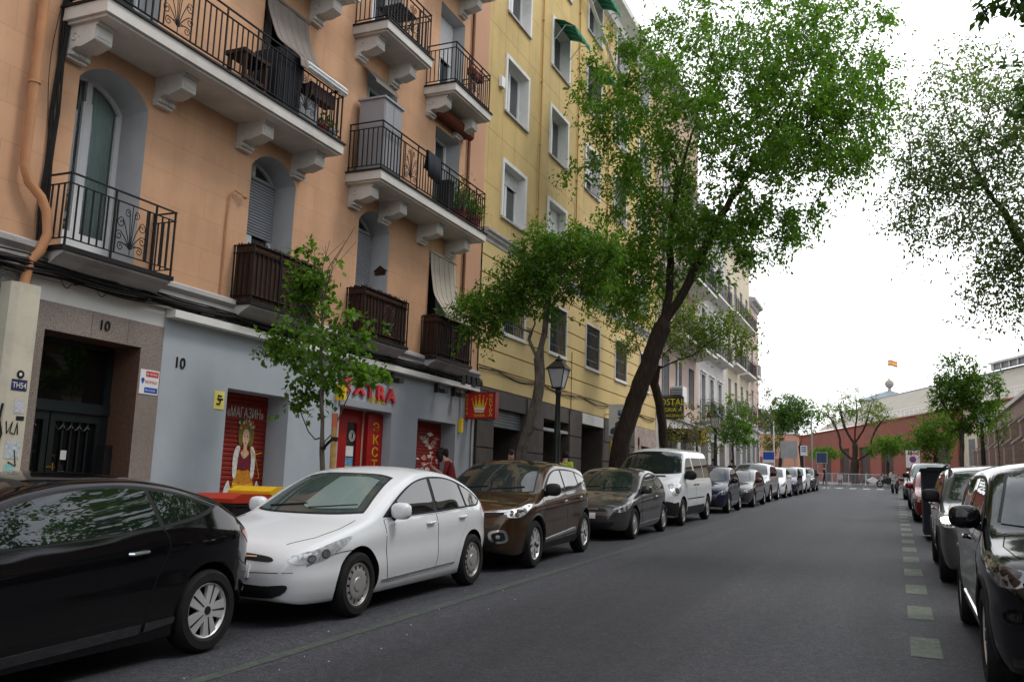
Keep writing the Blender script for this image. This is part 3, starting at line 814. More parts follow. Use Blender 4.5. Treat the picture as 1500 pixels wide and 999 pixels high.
COUPE = dict(L=4.30, W=1.81, fw=.93, rw=3.57, R=.325, rim='bladed', round=.055, tyre_w=.215,
    zc=[(0,.50),(.02,.56),(.06,.635),(.15,.725),(.35,.79),(.7,.865),(1.1,.95),(1.35,1.06),(1.65,1.20),(2.0,1.335),(2.4,1.41),(2.7,1.42),(3.1,1.39),(3.5,1.31),(3.72,1.255),(3.78,1.215),(3.97,1.10),(4.12,1.00),(4.2,.93),(4.265,.78),(4.3,.58)],
    ze=[(0,.46),(.02,.52),(.06,.59),(.15,.665),(.35,.73),(.7,.81),(1.05,.88),(1.3,.93),(1.6,1.055),(1.9,1.19),(2.2,1.30),(2.5,1.355),(2.8,1.36),(3.2,1.315),(3.5,1.245),(3.72,1.185),(3.8,1.14),(3.97,1.05),(4.12,.955),(4.2,.88),(4.265,.73),(4.3,.52)],
    zb=[(0,.34),(.05,.25),(.25,.20),(.8,.19),(1.3,.17),(3.2,.17),(3.8,.27),(4.15,.33),(4.30,.42)],
    hw=[(0,.50),(.03,.59),(.1,.69),(.25,.785),(.5,.845),(.9,.885),(1.6,.885),(2.8,.888),(3.5,.905),(3.85,.87),(4.05,.81),(4.2,.72),(4.3,.58)],
    belt=[(0,.72),(.9,.80),(1.5,.88),(2.5,.955),(3.3,1.035),(3.8,1.02),(4.3,.95)], tumble=.36,
    ws=HATCH['ws'], rwin=[(-.5,1.04,1),(.5,1.04,1),(.44,1.19,1),(-.44,1.19,1)],
    frames=[[(1.44,.925,1),(1.65,1.045),(1.95,1.185),(2.25,1.285),(2.6,1.325),(2.95,1.312),(3.3,1.25),(3.66,1.145,1),(3.5,1.075),(3.1,1.012),(2.4,.955)]],
    windows=[[(1.52,.945,1),(1.7,1.045),(1.97,1.17),(2.26,1.265),(2.6,1.305),(2.935,1.292,1),(3.02,1.022,1),(2.3,.965)],
             [(3.07,1.033,1),(2.985,1.285,1),(3.3,1.228),(3.58,1.14,1),(3.42,1.085)]],
    doors=[dict(loop=[(1.42,.90,1),(2.3,.945),(3.045,1.005,1),(3.10,.86),(2.97,.60),(2.90,.30,1),(1.5,.26,1),(1.43,.5)], handle=(2.80,.84))],
    handle_mat=C['chrome'], mirror=(1.66,.97),
    tail_side=[[(3.985,.93),(4.17,.915),(4.245,.845),(4.235,.80),(4.12,.835)]],
    trim_side=[([(1.36,.285,1),(2.88,.325,1),(2.88,.255,1),(1.36,.215,1)], C['lampdark'], .012), ([(2.92,.325,1),(3.20,.335,1),(3.20,.29,1),(2.92,.26,1)], C['lampdark'], .012)],
    rear=[(C['plate'], [('number_plate', [(-.26,.62,1),(.26,.62,1),(.26,.73,1),(-.26,.73,1)], .012)]), (BP, [('diffuser', [(-.6,.44),(.6,.44),(.55,.36),(-.55,.36)], .004)])],
    lines=[(K, [(4.16,.62),(4.02,.66),(3.93,.72)], 'y', 1, .0035)],
)
SUV = dict(L=4.12, W=1.78, fw=.86, rw=3.466, R=.345, rim='ystar', round=.06, gap=.055, tyre_w=.21, archtrim=.026,
    zc=[(0,.62),(.02,.70),(.06,.80),(.15,.90),(.35,.965),(.7,1.01),(.95,1.055),(1.2,1.20),(1.5,1.37),(1.75,1.485),(2.1,1.55),(2.5,1.565),(3.0,1.545),(3.5,1.49),(3.75,1.43),(3.9,1.28),(4.0,1.08),(4.06,.9),(4.11,.75),(4.12,.62)],
    ze=[(0,.56),(.02,.64),(.06,.73),(.15,.82),(.35,.90),(.7,.95),(.95,.99),(1.15,1.04),(1.4,1.18),(1.7,1.345),(2.0,1.45),(2.4,1.495),(3.0,1.475),(3.5,1.42),(3.75,1.35),(3.9,1.2),(4.0,1.02),(4.06,.84),(4.11,.7),(4.12,.56)],
    zb=[(0,.38),(.05,.28),(.3,.22),(1.3,.22),(3.2,.22),(3.8,.29),(4.12,.42)],
    hw=[(0,.55),(.03,.64),(.1,.745),(.25,.825),(.5,.872),(.9,.89),(1.4,.88),(2.6,.88),(3.2,.89),(3.6,.875),(3.9,.80),(4.05,.72),(4.12,.6)],
    belt=[(0,.88),(.9,.955),(2,1.01),(3.2,1.07),(4.12,1.1)], tumble=.28,
    ws=[(-.70,1.09,1),(-.35,1.072),(.35,1.072),(.70,1.09,1),(.575,1.435,1),(.3,1.475),(-.3,1.475),(-.575,1.435,1)],
    rwin=[(-.6,1.12,1),(.6,1.12,1),(.52,1.38,1),(-.52,1.38,1)],
    frames=[[(1.25,1.035,1),(1.5,1.185),(1.8,1.335),(2.1,1.41),(2.5,1.43),(3.0,1.40),(3.4,1.335),(3.74,1.245,1),(3.45,1.175),(3.1,1.105),(2.4,1.055)]],
    windows=[[(1.33,1.05,1),(1.53,1.055,1),(1.56,1.185,1)],
             [(1.575,1.06,1),(1.61,1.205,1),(1.85,1.325),(2.12,1.392),(2.36,1.40,1),(2.39,1.065,1)],
             [(2.46,1.075,1),(2.43,1.402,1),(2.8,1.39),(3.06,1.37,1),(3.14,1.13,1)],
             [(3.19,1.145,1),(3.12,1.36,1),(3.38,1.315),(3.62,1.25,1),(3.42,1.19)]],
    doors=[dict(loop=[(1.26,1.015,1),(2.40,1.035,1),(2.42,.6),(2.38,.34,1),(1.36,.32,1),(1.28,.55)], handle=(2.24,.915)),
           dict(loop=[(2.415,1.035,1),(3.28,1.075,1),(3.22,.88),(3.04,.66),(2.92,.44),(2.84,.35,1),(2.395,.34,1),(2.435,.6)], handle=(3.08,.955))],
    mirror=(1.46,1.10), mirror_mat=C['blackplastic'], mirror_size=1.08,
    head_side=[[(.075,.765),(.26,.755),(.52,.83),(.74,.925),(.50,.915),(.28,.875),(.09,.835)]],
    reflectors=[(.22,.795,.030), (.42,.845,.034)],
    tail_side=[[(3.86,1.05),(4.04,.92),(4.05,.82),(3.92,.86),(3.78,1.0)]],
    trim_side=[([(1.24,.33,1),(2.9,.36,1),(3.06,.31,1),(2.98,.235,1),(1.2,.235,1)], C['blackplastic'], .012), ([(1.32,.385,1),(2.86,.47,1),(2.9,.425,1),(1.32,.36,1)], C['chrome'], .012)],
    front=[(BP, [('grille', [(-.62,.79),(-.3,.735),(.3,.735),(.62,.79),(.58,.84),(.2,.83),(-.2,.83),(-.58,.84)], .004),
                 ('lower_intake', [(-.66,.50,1),(-.60,.37),(0,.34),(.60,.37),(.66,.50,1),(.3,.47),(-.3,.47)], .004)]),
           (C['chrome'], [('grille_bar', [(-.6,.815),(0,.80),(.6,.815),(.6,.828),(0,.814),(-.6,.828)], .012)]),
           (C['plate'], [('number_plate', [(-.26,.55,1),(.26,.55,1),(.26,.66,1),(-.26,.66,1)], .016)])],
    rear=[(C['plate'], [('number_plate', [(-.26,.78,1),(.26,.78,1),(.26,.89,1),(-.26,.89,1)], .012)])],
    lines=[(K, [(.98,-.70),(.7,-.74),(.4,-.70),(.2,-.55)], 'zz', 1, .004)],
)
SUV['front_pairs'] = [(C['chrome'], [('fog_lamp_frame', [(.46,.54),(.62,.585),(.70,.56),(.72,.44),(.64,.40),(.50,.415)], .008)]),
                      (BP, [('fog_lamp_recess', [(.51,.52),(.61,.555),(.67,.54),(.685,.455),(.63,.43),(.54,.44)], .014)]),
                      (C['lampglass'], [('fog_lamp', [(.575,.51),(.62,.51),(.62,.47),(.575,.47)], .020)])]
VAN = dict(L=4.78, W=1.90, fw=.84, rw=3.94, R=.335, rim='cap', round=.10, gap=.06, tyre_w=.21,
    zc=[(0,.60),(.02,.72),(.06,.84),(.15,.97),(.35,1.09),(.6,1.19),(.8,1.27),(1.1,1.53),(1.4,1.76),(1.6,1.87),(1.85,1.94),(2.3,1.965),(4.5,1.96),(4.66,1.93),(4.72,1.83),(4.75,1.5),(4.77,1.0),(4.78,.8)],
    ze=[(0,.54),(.02,.64),(.06,.76),(.15,.88),(.35,1.01),(.6,1.12),(.85,1.20),(1.05,1.30),(1.35,1.56),(1.6,1.74),(1.85,1.83),(2.3,1.865),(4.5,1.86),(4.66,1.83),(4.72,1.74),(4.75,1.42),(4.77,.95),(4.78,.74)],
    zb=[(0,.34),(.05,.26),(.3,.22),(1.3,.22),(3.4,.22),(4.2,.30),(4.78,.36)],
    hw=[(0,.60),(.03,.70),(.1,.80),(.25,.87),(.5,.92),(.9,.945),(2,.95),(4.4,.945),(4.66,.92),(4.74,.89),(4.78,.84)],
    belt=[(0,.9),(.8,1.05),(1.6,1.12),(4.78,1.12)], tumble=.17,
    ws=[(-.80,1.30,1),(-.4,1.275),(.4,1.275),(.80,1.30,1),(.70,1.78,1),(.3,1.84),(-.3,1.84),(-.70,1.78,1)],
    frames=[], windows=[[(1.16,1.19,1),(1.5,1.48),(1.78,1.68,1),(2.22,1.70,1),(2.24,1.16,1)], [(2.46,1.17,1),(2.46,1.70,1),(3.55,1.70,1),(3.55,1.17,1)], [(3.66,1.17,1),(3.66,1.70,1),(4.58,1.70,1),(4.60,1.17,1)]],
    doors=[dict(loop=[(1.12,1.12,1),(2.30,1.10,1),(2.32,.40,1),(1.30,.40,1),(1.24,.7)], handle=(2.14,1.0)),
           dict(loop=[(2.335,1.10,1),(3.60,1.10,1),(3.60,.40,1),(2.345,.40,1)], handle=(2.52,1.0))],
    mirror=(1.22,1.24), mirror_size=1.35, mirror_mat=BP, handle_mat=BP,
    head_side=[[(.13,.78),(.32,.76),(.62,.90),(.66,1.03),(.48,1.07),(.24,.98)]],
    reflectors=[(.34,.88,.07)],
    tail_side=[[(4.70,1.35),(4.76,1.35),(4.77,.9),(4.71,.9)]],
    trim_side=[([(.02,.56,1),(.40,.60,1),(.46,.34,1),(.36,.24,1),(.04,.28,1)], C['blackplastic'], .010), ([(1.30,.46,1),(3.45,.46,1),(3.45,.25,1),(1.30,.25,1)], C['blackplastic'], .010), ([(4.36,.50,1),(4.77,.52,1),(4.77,.38,1),(4.36,.32,1)], C['blackplastic'], .010),
               ([(1.3,.665,1),(3.4,.665,1),(3.4,.64,1),(1.3,.64,1)], C['blackplastic'], .008)],
    front=[(BP, [('bumper', [(-.80,.60),(0,.64),(.80,.60),(.84,.36),(.6,.27),(-.6,.27),(-.84,.36)], .006),
                 ('grille', [(-.46,.78),(0,.74),(.46,.78),(.40,.86),(0,.84),(-.40,.86)], .005), ('hood_vent', [(-.5,1.205,1),(.5,1.205,1),(.48,1.235,1),(-.48,1.235,1)], .006)]),
           (C['plate'], [('number_plate', [(-.26,.48,1),(.26,.48,1),(.26,.59,1),(-.26,.59,1)], .014)])],
    front_pairs=[(C['lampglass'], [('fog_lamp', [(.60,.44),(.68,.44),(.68,.38),(.60,.38)], .014)])],
)

def _fwd(u): return u - .40*min(1, max(0, (2.75-u)/1.3)) if u > .8 else u
for _k in ('zc', 'ze'): COUPE[_k] = [(_fwd(p[0]), p[1]) for p in COUPE[_k] if not .5 < p[0] < 1.0]
for _k in ('frames', 'windows'): COUPE[_k] = [[(_fwd(p[0]), *p[1:]) for p in l] for l in COUPE[_k]]
COUPE['doors'] = [dict(loop=[(_fwd(p[0]) if p[0] < 2.5 and p[1] > .4 else p[0], *p[1:]) for p in d['loop']], handle=d['handle']) for d in COUPE['doors']]
COUPE['mirror'] = (_fwd(1.60), .97)
# ------------------------------------------------------------------ the parked cars
P_ = M_car
white = P_('white_car_paint', (.70,.72,.74), rough=.4)
black = P_('black_car_paint', (.003,.003,.004), rough=.3, dust=.10)
brown = P_('brown_car_paint', (.050,.026,.012), metal=.35, rough=.35)
dkgrey = P_('dark_grey_car_paint', (.065,.064,.064), metal=.45, rough=.4)
silver = P_('silver_car_paint', (.42,.43,.44), metal=.5, rough=.35)
navy = P_('navy_car_paint', (.012,.016,.045), rough=.3)
midgrey = P_('mid_grey_car_paint', (.11,.115,.12), metal=.5, rough=.35)
redp = P_('dark_red_car_paint', (.20,.010,.014), metal=.2, rough=.3)
LG, RG = 'cars parked along the left kerb', 'cars parked along the right kerb'
def xl(y, W=1.77): return -4.95-.004*(y-8)-W/2      # lateral place of the left row
C['lit'] = bpy.data.materials.new('lit_headlight'); C['lit'].use_nodes = True
C['lit'].node_tree.nodes['Principled BSDF'].inputs['Emission Color'].default_value = (1,.97,.88,1); C['lit'].node_tree.nodes['Principled BSDF'].inputs['Emission Strength'].default_value = 3.5
make_car('parked_car', 'black three-door coupe with red tail light at the near end of the left row', 'car', COUPE, black, (xl(4)-.20, 3.24), LG)
make_car('parked_car', 'white five-door hatchback with grey hubcaps, parked behind the black coupe', 'car', dict(HATCH, glass=C['windscreen_light'], shade=[(-.58,1.02,1),(-.05,1.01),(.06,1.06,1),(.0,1.33,1),(-.30,1.335),(-.49,1.30,1)]), white, (xl(8), 7.82), LG)
make_car('parked_car', 'brown crossover with chrome fog lamp frames and black star wheels', 'car', dict(SUV, top=[(P_('black_roof_paint', (.012,.010,.009), rough=.3), [('roof_panel', [(2.0,-.50),(1.9,0),(2.0,.50),(2.8,.535),(3.5,.48),(3.6,0),(3.5,-.48),(2.8,-.535)], .004)])]), brown, (xl(12.7)+.02, 12.52), LG, yaw=rad(2.5))
make_car('parked_car', 'dark grey small hatchback between the brown crossover and the white van', 'car', scaled(HATCH, .945, .96, .985, lampmat=C['lampglass'], doors=[dict(loop=[(1.38,.90,1),(2.75,.92,1),(2.78,.6),(2.70,.29,1),(1.46,.275,1),(1.38,.5)], handle=(2.5,.82))],
    windows=[[(1.62,.94,1),(1.66,1.07,1),(1.98,1.212),(2.22,1.27),(2.55,1.30,1),(2.62,.955,1)], [(2.70,.96,1),(2.63,1.30,1),(2.9,1.265),(3.2,1.17,1),(3.4,.99,1)]]), dkgrey, (xl(18.3, 1.70), 18.2), LG)
make_car('parked_van', 'white passenger van with black bumper parked under the big leaning tree', 'van', VAN, white, (xl(23, 1.9), 22.85), LG)
make_car('parked_car', 'dark blue and white small city car right behind the white van', 'car', scaled(HATCH, .82, .94, 1.03, glass_side=C['carglass']), navy, (xl(29.9, 1.66), 29.7), LG, 1)
make_car('parked_car', 'dark saloon with bright headlights behind the small city car', 'car', scaled(HATCH, 1.06, 1.03, .97), dkgrey, (xl(34.8, 1.8)+.1, 34.6), LG, 1)
make_car('parked_car', 'silver off-roader with tall roof, fourth car beyond the white van', 'car', scaled(SUV, 1.08, 1.03, 1.06, rim='seven'), silver, (xl(40, 1.83), 40.2), LG, 1)
make_car('parked_car', 'small white hatchback parked right behind the silver off-roader', 'car', scaled(HATCH, .93, .95, 1.02), white, (xl(46, 1.7)+.05, 46.0), LG, 1)
make_car('parked_car', 'dark blue hatchback between two white cars at the far end of the row', 'car', scaled(HATCH, .98, 1., 1.03), navy, (xl(51, 1.77)+.1, 51.2), LG, 1)
make_car('parked_car', 'white hatchback second from the far end of the left row', 'car', scaled(HATCH, .95, .97, 1.05), white, (xl(56, 1.7)+.1, 56.2), LG, 1)
make_car('parked_car', 'dark grey car last in the left row before the motorcycles', 'car', scaled(SUV, .98, .98, .97, rim='seven'), dkgrey, (xl(61, 1.77)+.2, 61.6), LG, 1)
# right-hand row
def xr(y, W=1.8): return .50-.004*(y-8)+W/2
make_car('parked_car', 'glossy black crossover nearest the camera at the head of the right row', 'car',
    scaled(SUV, 1.11, 1.035, 1.065, rim='bladed', R=.36, archtrim=.02, reflectors=[], lampmat=C['lampsmoke'], mirror_mat=black, mirror_size=1.05, front=[],
           front_pairs=[], trim_side=[([(1.3,.33,1),(3.2,.36,1),(3.3,.31,1),(3.3,.26,1),(1.3,.26,1)], BP, .012), ([(1.35,.41,1),(3.2,.43,1),(3.2,.405,1),(1.35,.385,1)], C['chrome'], .012)]), black, (xr(7.8, 1.84)+.03, 7.75), RG)
duster = make_car('parked_car', 'grey off-roader with black roof bars and a lit headlight on the right kerb', 'car',
    scaled(SUV, 1.05, 1.02, 1.045, rim='seven', mirror_mat=BP, trim_side=[([(1.24,.34,1),(2.9,.37,1),(3.06,.31,1),(2.98,.235,1),(1.2,.235,1)], BP, .012)], front_pairs=[], lit=[[(.12,.85),(.30,.84),(.46,.89),(.28,.92),(.13,.90)]], reflectors=[], aero=(.06, .02, 1.85, 3.5)), midgrey, (xr(14.4, 1.82), 14.35), RG)
make_car('parked_car', 'dark red hatchback beyond the dark container on the right', 'car', scaled(HATCH, .97, 1, 1.03), redp, (xr(30, 1.77)-.06, 29.8), RG, 1)
make_car('parked_car', 'dark boxy off-roader with pale sunshade, behind the red hatchback', 'car', scaled(SUV, 1.08, 1.02, 1.16, rim='seven', glass=C['carglass_pale']), dkgrey, (xr(40, 1.8)-.06, 38.5), RG, 1)
make_car('parked_car', 'small dark car farthest along the right kerb', 'car', scaled(HATCH, .9, .95, 1.0), dkgrey, (xr(52, 1.7)-.15, 50.5), RG, 1)
# ------------------------------------------------------------------ facade helpers (y along the street, z up, d out of the wall)
def fx(d): return FX + d
def arc_outline(y0, y1, z0, z1, rise, n=14):
    """outline of an opening, counter-clockwise from the lower left; segmental arch of the given rise"""
    pts = [(y0, z0), (y1, z0)]
    if rise <= 0: return pts + [(y1, z1), (y0, z1)]
    w = (y1-y0)/2; R = (w*w+rise*rise)/(2*rise); cz = z1-R; a = math.asin(min(1, w/R))
    for i in range(n+1):
        t = a-2*a*i/n
        pts.append(((y0+y1)/2+R*math.sin(t), cz+R*math.cos(t)))
    return pts

def wall_sheet(mb, y0, y1, z0, z1, ops, d=0., m=0):
    ys = sorted({y0, y1, *[o[k] for o in ops for k in (0, 1)]}); zs = sorted({z0, z1, *[o[k] for o in ops for k in (2, 3)]})
    ys = [y for y in ys if y0 <= y <= y1]; zs = [z for z in zs if z0 <= z <= z1]
    for a, b in zip(ys[:-1], ys[1:]):
        for c, e in zip(zs[:-1], zs[1:]):
            my, mz = (a+b)/2, (c+e)/2
            if any(o[0] < my < o[1] and o[2] < mz < o[3] for o in ops): continue
            mb.quad((fx(d),a,c), (fx(d),b,c), (fx(d),b,e), (fx(d),a,e), m)
    for o in ops:
        if len(o) > 4 and o[4] > 0:
            arc = arc_outline(*o)[2:]
            for p, q in zip(arc[:-1], arc[1:]):
                mb.quad((fx(d),q[0],q[1]), (fx(d),p[0],p[1]), (fx(d),p[0],o[3]), (fx(d),q[0],o[3]), m)

def reveal(mb, o, d0, d1, m=0, sides='btlr'):
    L = arc_outline(*(list(o)+[0])[:5]); n = len(L)
    for i in range(n):
        p, q = L[i], L[(i+1) % n]
        mb.quad((fx(d0),*p), (fx(d0),*q), (fx(d1),*q), (fx(d1),*p), m)

def ring(mb, o, t, d0, d1, m=0):
    """frame of width t inside the opening o, from depth d0 to d1 (d1 is the visible face)"""
    o = (list(o)+[0])[:5]
    A = arc_outline(*o); B = arc_outline(o[0]+t, o[1]-t, o[2]+t, o[3]-t, o[4]*((o[1]-o[0]-2*t)/(o[1]-o[0])) if o[4] else 0)
    n = len(A)
    for i in range(n):
        j = (i+1) % n
        mb.quad((fx(d1),*A[i]), (fx(d1),*A[j]), (fx(d1),*B[j]), (fx(d1),*B[i]), m)
        mb.quad((fx(d1),*B[i]), (fx(d1),*B[j]), (fx(d0),*B[j]), (fx(d0),*B[i]), m)
        mb.quad((fx(d1),*A[j]), (fx(d1),*A[i]), (fx(d0),*A[i]), (fx(d0),*A[j]), m)

def fill(mb, o, d, m=0):
    L = arc_outline(*(list(o)+[0])[:5]); mb.add([(fx(d),*p) for p in L], [tuple(range(len(L)))], m)

def casement(parent, o, depth, shutter=0., leaves=2, frame=None, glass=None, rev=None, fw=.055, door=False, rail=None, curtain=None, name='window'):
    """window or glazed door set `depth` back into the wall: reveal and frame (one part) with panes and roller shutter as sub-parts"""
    o = (list(o)+[0])[:5]
    frame = frame or C['upvc']; glass = glass or C['glass']; rev = rev or C['reveal']
    b = MB()
    reveal(b, o, 0, -depth-.02, 1)
    ring(b, o, fw, -depth-.06, -depth, 0)
    y0, y1, z0, z1, rise = o; w = y1-y0
    iy0, iy1 = y0+fw, y1-fw
    for k in range(1, leaves):
        y = iy0+(iy1-iy0)*k/leaves
        b.box(fx(-depth-.05), fx(-depth+.008), y-.045, y+.045, z0+fw, z1-fw-rise*.02)
    for k in range(leaves):
        a = iy0+(iy1-iy0)*k/leaves + (.045 if k else .0); c = iy0+(iy1-iy0)*(k+1)/leaves-(.045 if k < leaves-1 else 0)
        b.box(fx(-depth-.04), fx(-depth+.004), a, a+.03, z0+fw, z1-fw-rise); b.box(fx(-depth-.04), fx(-depth+.004), c-.03, c, z0+fw, z1-fw-rise)
        b.box(fx(-depth-.04), fx(-depth+.003), a+.03, c-.03, z0+fw, z0+fw+(.35 if door else .05))
    win = b.build(name, [frame, rev], parent)
    g = MB(); fill(g, [y0+.01, y1-.01, z0+.01, z1-.01, rise], -depth-.045)
    g.build('pane', glass, win)
    if shutter > 0:
        s = MB(); zt = z1; zb_ = z1-(z1-z0)*shutter
        if rise: zt = z1-rise
        k = max(2, int((zt-zb_)/.05)); hh = (zt-zb_)/k
        s.box(fx(-depth+.012), fx(-depth+.06), y0+.01, y1-.01, zt-.03, zt+.02) if rise else None
        for i in range(k):
            za = zb_+i*hh
            s.prism([(.012, za), (.034, za+hh*.2), (.034, za+hh*.8), (.012, za+hh)], lambda a, z: (fx(-depth+a), y0+.02, z), lambda a, z: (fx(-depth+a), y1-.02, z))
        s.build('roller_shutter', C['shutterbox'] if frame is C['upvc'] and rise else C['whitepaint'], win)
    return win

def scroll(mb, c, r, turns, start, sgn, to3, rad_=.007):
    P = []
    n = int(14*turns)
    for i in range(n+1):
        t = i/n; a = start+sgn*2*math.pi*turns*t; q = r*(1-.82*t)
        P.append(to3(c[0]+q*math.cos(a), c[1]+q*math.sin(a)))
    mb.tube(P, rad_, 4)

def palmette(mb, yc, z0, z1, to3):
    """wrought-iron palm panel: a stem with pairs of scrolled branches"""
    h = z1-z0; w = h*.33
    mb.tube([to3(yc, z0), to3(yc, z1)], .008, 4)
    for s in (-1, 1):
        for zc, yy, r in ((.82, .30, .085), (.60, .78, .105), (.34, .88, .095), (.13, .70, .085)):
            c = (yc+s*w*yy, z0+h*zc)
            scroll(mb, c, r*h, 1.3, rad(90) if s > 0 else rad(90), -s, to3)
            P = [to3(yc+s*.012, z0+h*.12), to3(yc+s*w*yy*.35, z0+h*(zc*.55+.12)), to3(c[0]-s*r*h*.25, c[1]+r*h*.95)]
            Q = []
            a, b_, e = (Vector(p) for p in P)
            for i in range(9):
                t = i/8; Q.append(a*(1-t)**2+b_*2*t*(1-t)+e*t*t)
            mb.tube(Q, .008, 4)
        mb.tube([to3(yc, z0+h*.2), to3(yc+s*w*.9, z0+h*.2)], .006, 4)

def railing(parent, y0, y1, d, zb_, zt, step=.115, palms=(), d0=.0):
    b = MB()
    def bar(y, dd, a, c, r=.0085): b.box(fx(dd-r), fx(dd+r), y-r, y+r, a, c)
    for z, t in ((zt, .018), (zt-.13, .010), (zb_+.10, .010)):
        b.box(fx(d-.016), fx(d+.016), y0-.016, y1+.016, z-t, z)
        for y in (y0, y1): b.box(fx(d0), fx(d-.016), y-.014, y+.014, z-t, z)
    n = max(2, round((y1-y0)/step))
    for i in range(n+1):
        y = y0+(y1-y0)*i/n
        if any(abs(y-p) < .24 for p in palms): continue
        post = i in (0, n) or i % 6 == 0
        bar(y, d, zb_ if post else zb_+.10, zt-.018 if post else zt-.14, .011 if post else .0085)
    for y in (y0, y1):
        k = max(2, round((d-d0)/step))
        for i in range(1, k):
            bar(y, d0+(d-d0)*i/k, zb_+.10, zt-.14)
        bar(y, d0+.02, zb_, zt-.018)
    for p in palms:
        for s in (-1, 1): bar(p+s*.25, d, zb_+.10, zt-.14)
        palmette(b, p, zb_+.11, zt-.14, lambda y, z: (fx(d), y, z))
    return b.build('railing', C['iron'], parent)

def corbel(parent, yc, z1, proj, w=.27, h=.33):
    b = MB()
    F = proj*.64
    P = [(0, z1-h), (.11, z1-h), (.13, z1-h+.03), (.20, z1-h+.045), (.27, z1-h+.03), (.36, z1-h+.05), (F-.01, z1-.235), (F, z1-.22), (F, z1-.04), (F+.035, z1-.04), (F+.035, z1), (0, z1)]
    b.prism(P, lambda a, z: (fx(a), yc-w/2, z), lambda a, z: (fx(a), yc+w/2, z))
    b.box(fx(.0), fx(.13), yc-w/2-.02, yc+w/2+.02, z1-h-.05, z1-h+.0)
    b.box(fx(.0), fx(.09), yc-w/2-.01, yc+w/2+.01, z1-h-.09, z1-h-.05)
    for s in (-1, 1):
        scroll(b, (.16, z1-.16), .07, 1.2, 0, 1, lambda a, z: (fx(a), yc+s*(w/2+.004), z), .010)
    for k in range(5): b.box(fx(.13), fx(.145), yc-w/2+.02+k*.045, yc-w/2+.045+k*.045, z1-h-.045, z1-h-.01)
    b.box(fx(F), fx(F+.008), yc-w/2+.035, yc+w/2-.035, z1-.19, z1-.07)
    return b.build('corbel', C['offwhite'], parent)

def balcony(parent, y0, y1, zt, proj, palms, corbels, rail_h=.98, step=.115):
    b = MB()
    b.box(fx(0), fx(proj), y0, y1, zt-.20, zt-.03)
    b.box(fx(0), fx(proj-.05), y0+.05, y1-.05, zt-.235, zt-.20)
    b.box(fx(0), fx(proj+.03), y0-.03, y1+.03, zt-.03, zt, 1)
    bal = b.build('balcony', [C['offwhite'], C['iron']], parent)
    for c in corbels: corbel(bal, c, zt-.235, proj)
    railing(bal, y0+.05, y1-.05, proj-.05, zt, zt+rail_h, step, palms)
    return bal

# ------------------------------------------------------------------ the orange block of flats, number 10
OB = thing('apartment_building', 'orange rendered block of flats with white balconies and number 10 over its door', 'building', (FX, 11.5, ground(11.5)))
Y0, Y1, ZT = -6.0, 19.86, 18.6
cols = [(7.73, 8.90), (11.13, 12.30), (14.33, 15.50), (17.24, 18.50)]
ops = []
fl1 = []
for i, (a, b_) in enumerate(cols): fl1.append((a, b_, 2.72, 5.32 if i < 3 else 5.12, .30 if i < 3 else 0.))
fl2 = [(a, b_, 5.80, 8.12, 0.) for a, b_ in cols]
fl3 = [(a, b_, 8.86, 11.22, 0.) for a, b_ in cols]
fl4 = [(a, b_, 12.0, 14.3, 0.) for a, b_ in cols]
ops = fl1+fl2+fl3+fl4
b = MB()
wall_sheet(b, Y0, Y1, 2.70, ZT, ops)
b.box(fx(-12), fx(-.002), Y1-.05, Y1, 2.7, ZT, 1); b.box(fx(-12), fx(-.002), Y0, Y0+.05, 2.7, ZT, 1)
b.box(fx(-12), fx(.25), Y0, Y1, ZT, ZT+.3, 1)
b.quad((fx(-12),Y0,-1.6), (fx(-12),Y1,-1.6), (fx(-12),Y1,ZT), (fx(-12),Y0,ZT), 1)
b.box(fx(.003), fx(.028), 19.02, Y1-.003, 2.72, ZT-.01, 2)     # plain pilaster at the party line
b.build('wall', [C['orange'], C['orange_side'], M('pinkish_party_strip', (.50,.285,.185), .85, var=.06, scale=.8)], OB)
# moulded string course over the ground floor
b = MB()
prof = [(0, 2.28), (.05, 2.30), (.06, 2.42), (.10, 2.46), (.10, 2.54), (.16, 2.60), (.16, 2.66), (.02, 2.72), (0, 2.72)]
b.prism(prof, lambda a, z: (fx(a), Y0, z), lambda a, z: (fx(a), Y1, z))
b.build('string_course', C['cornice'], OB)
# windows and doors
casement(OB, fl1[0], .50, leaves=2, glass=C['glass_clear'], door=True, name='balcony_door')
casement(OB, fl1[1], .46, shutter=.50, leaves=2)
casement(OB, fl1[2], .46, shutter=.62, leaves=2)
casement(OB, fl1[3], .40, shutter=.0, leaves=2, glass=C['black'])
for i, o in enumerate(fl2): casement(OB, o, .38, leaves=2, door=True, name='balcony_door', glass=C['glass'] if i != 1 else C['black'])
for i, o in enumerate(fl3): casement(OB, o, .36, shutter=.45 if i == 3 else 0, leaves=2, door=True, name='balcony_door')
for i, o in enumerate(fl4): casement(OB, o, .36, leaves=2, door=True, name='balcony_door')
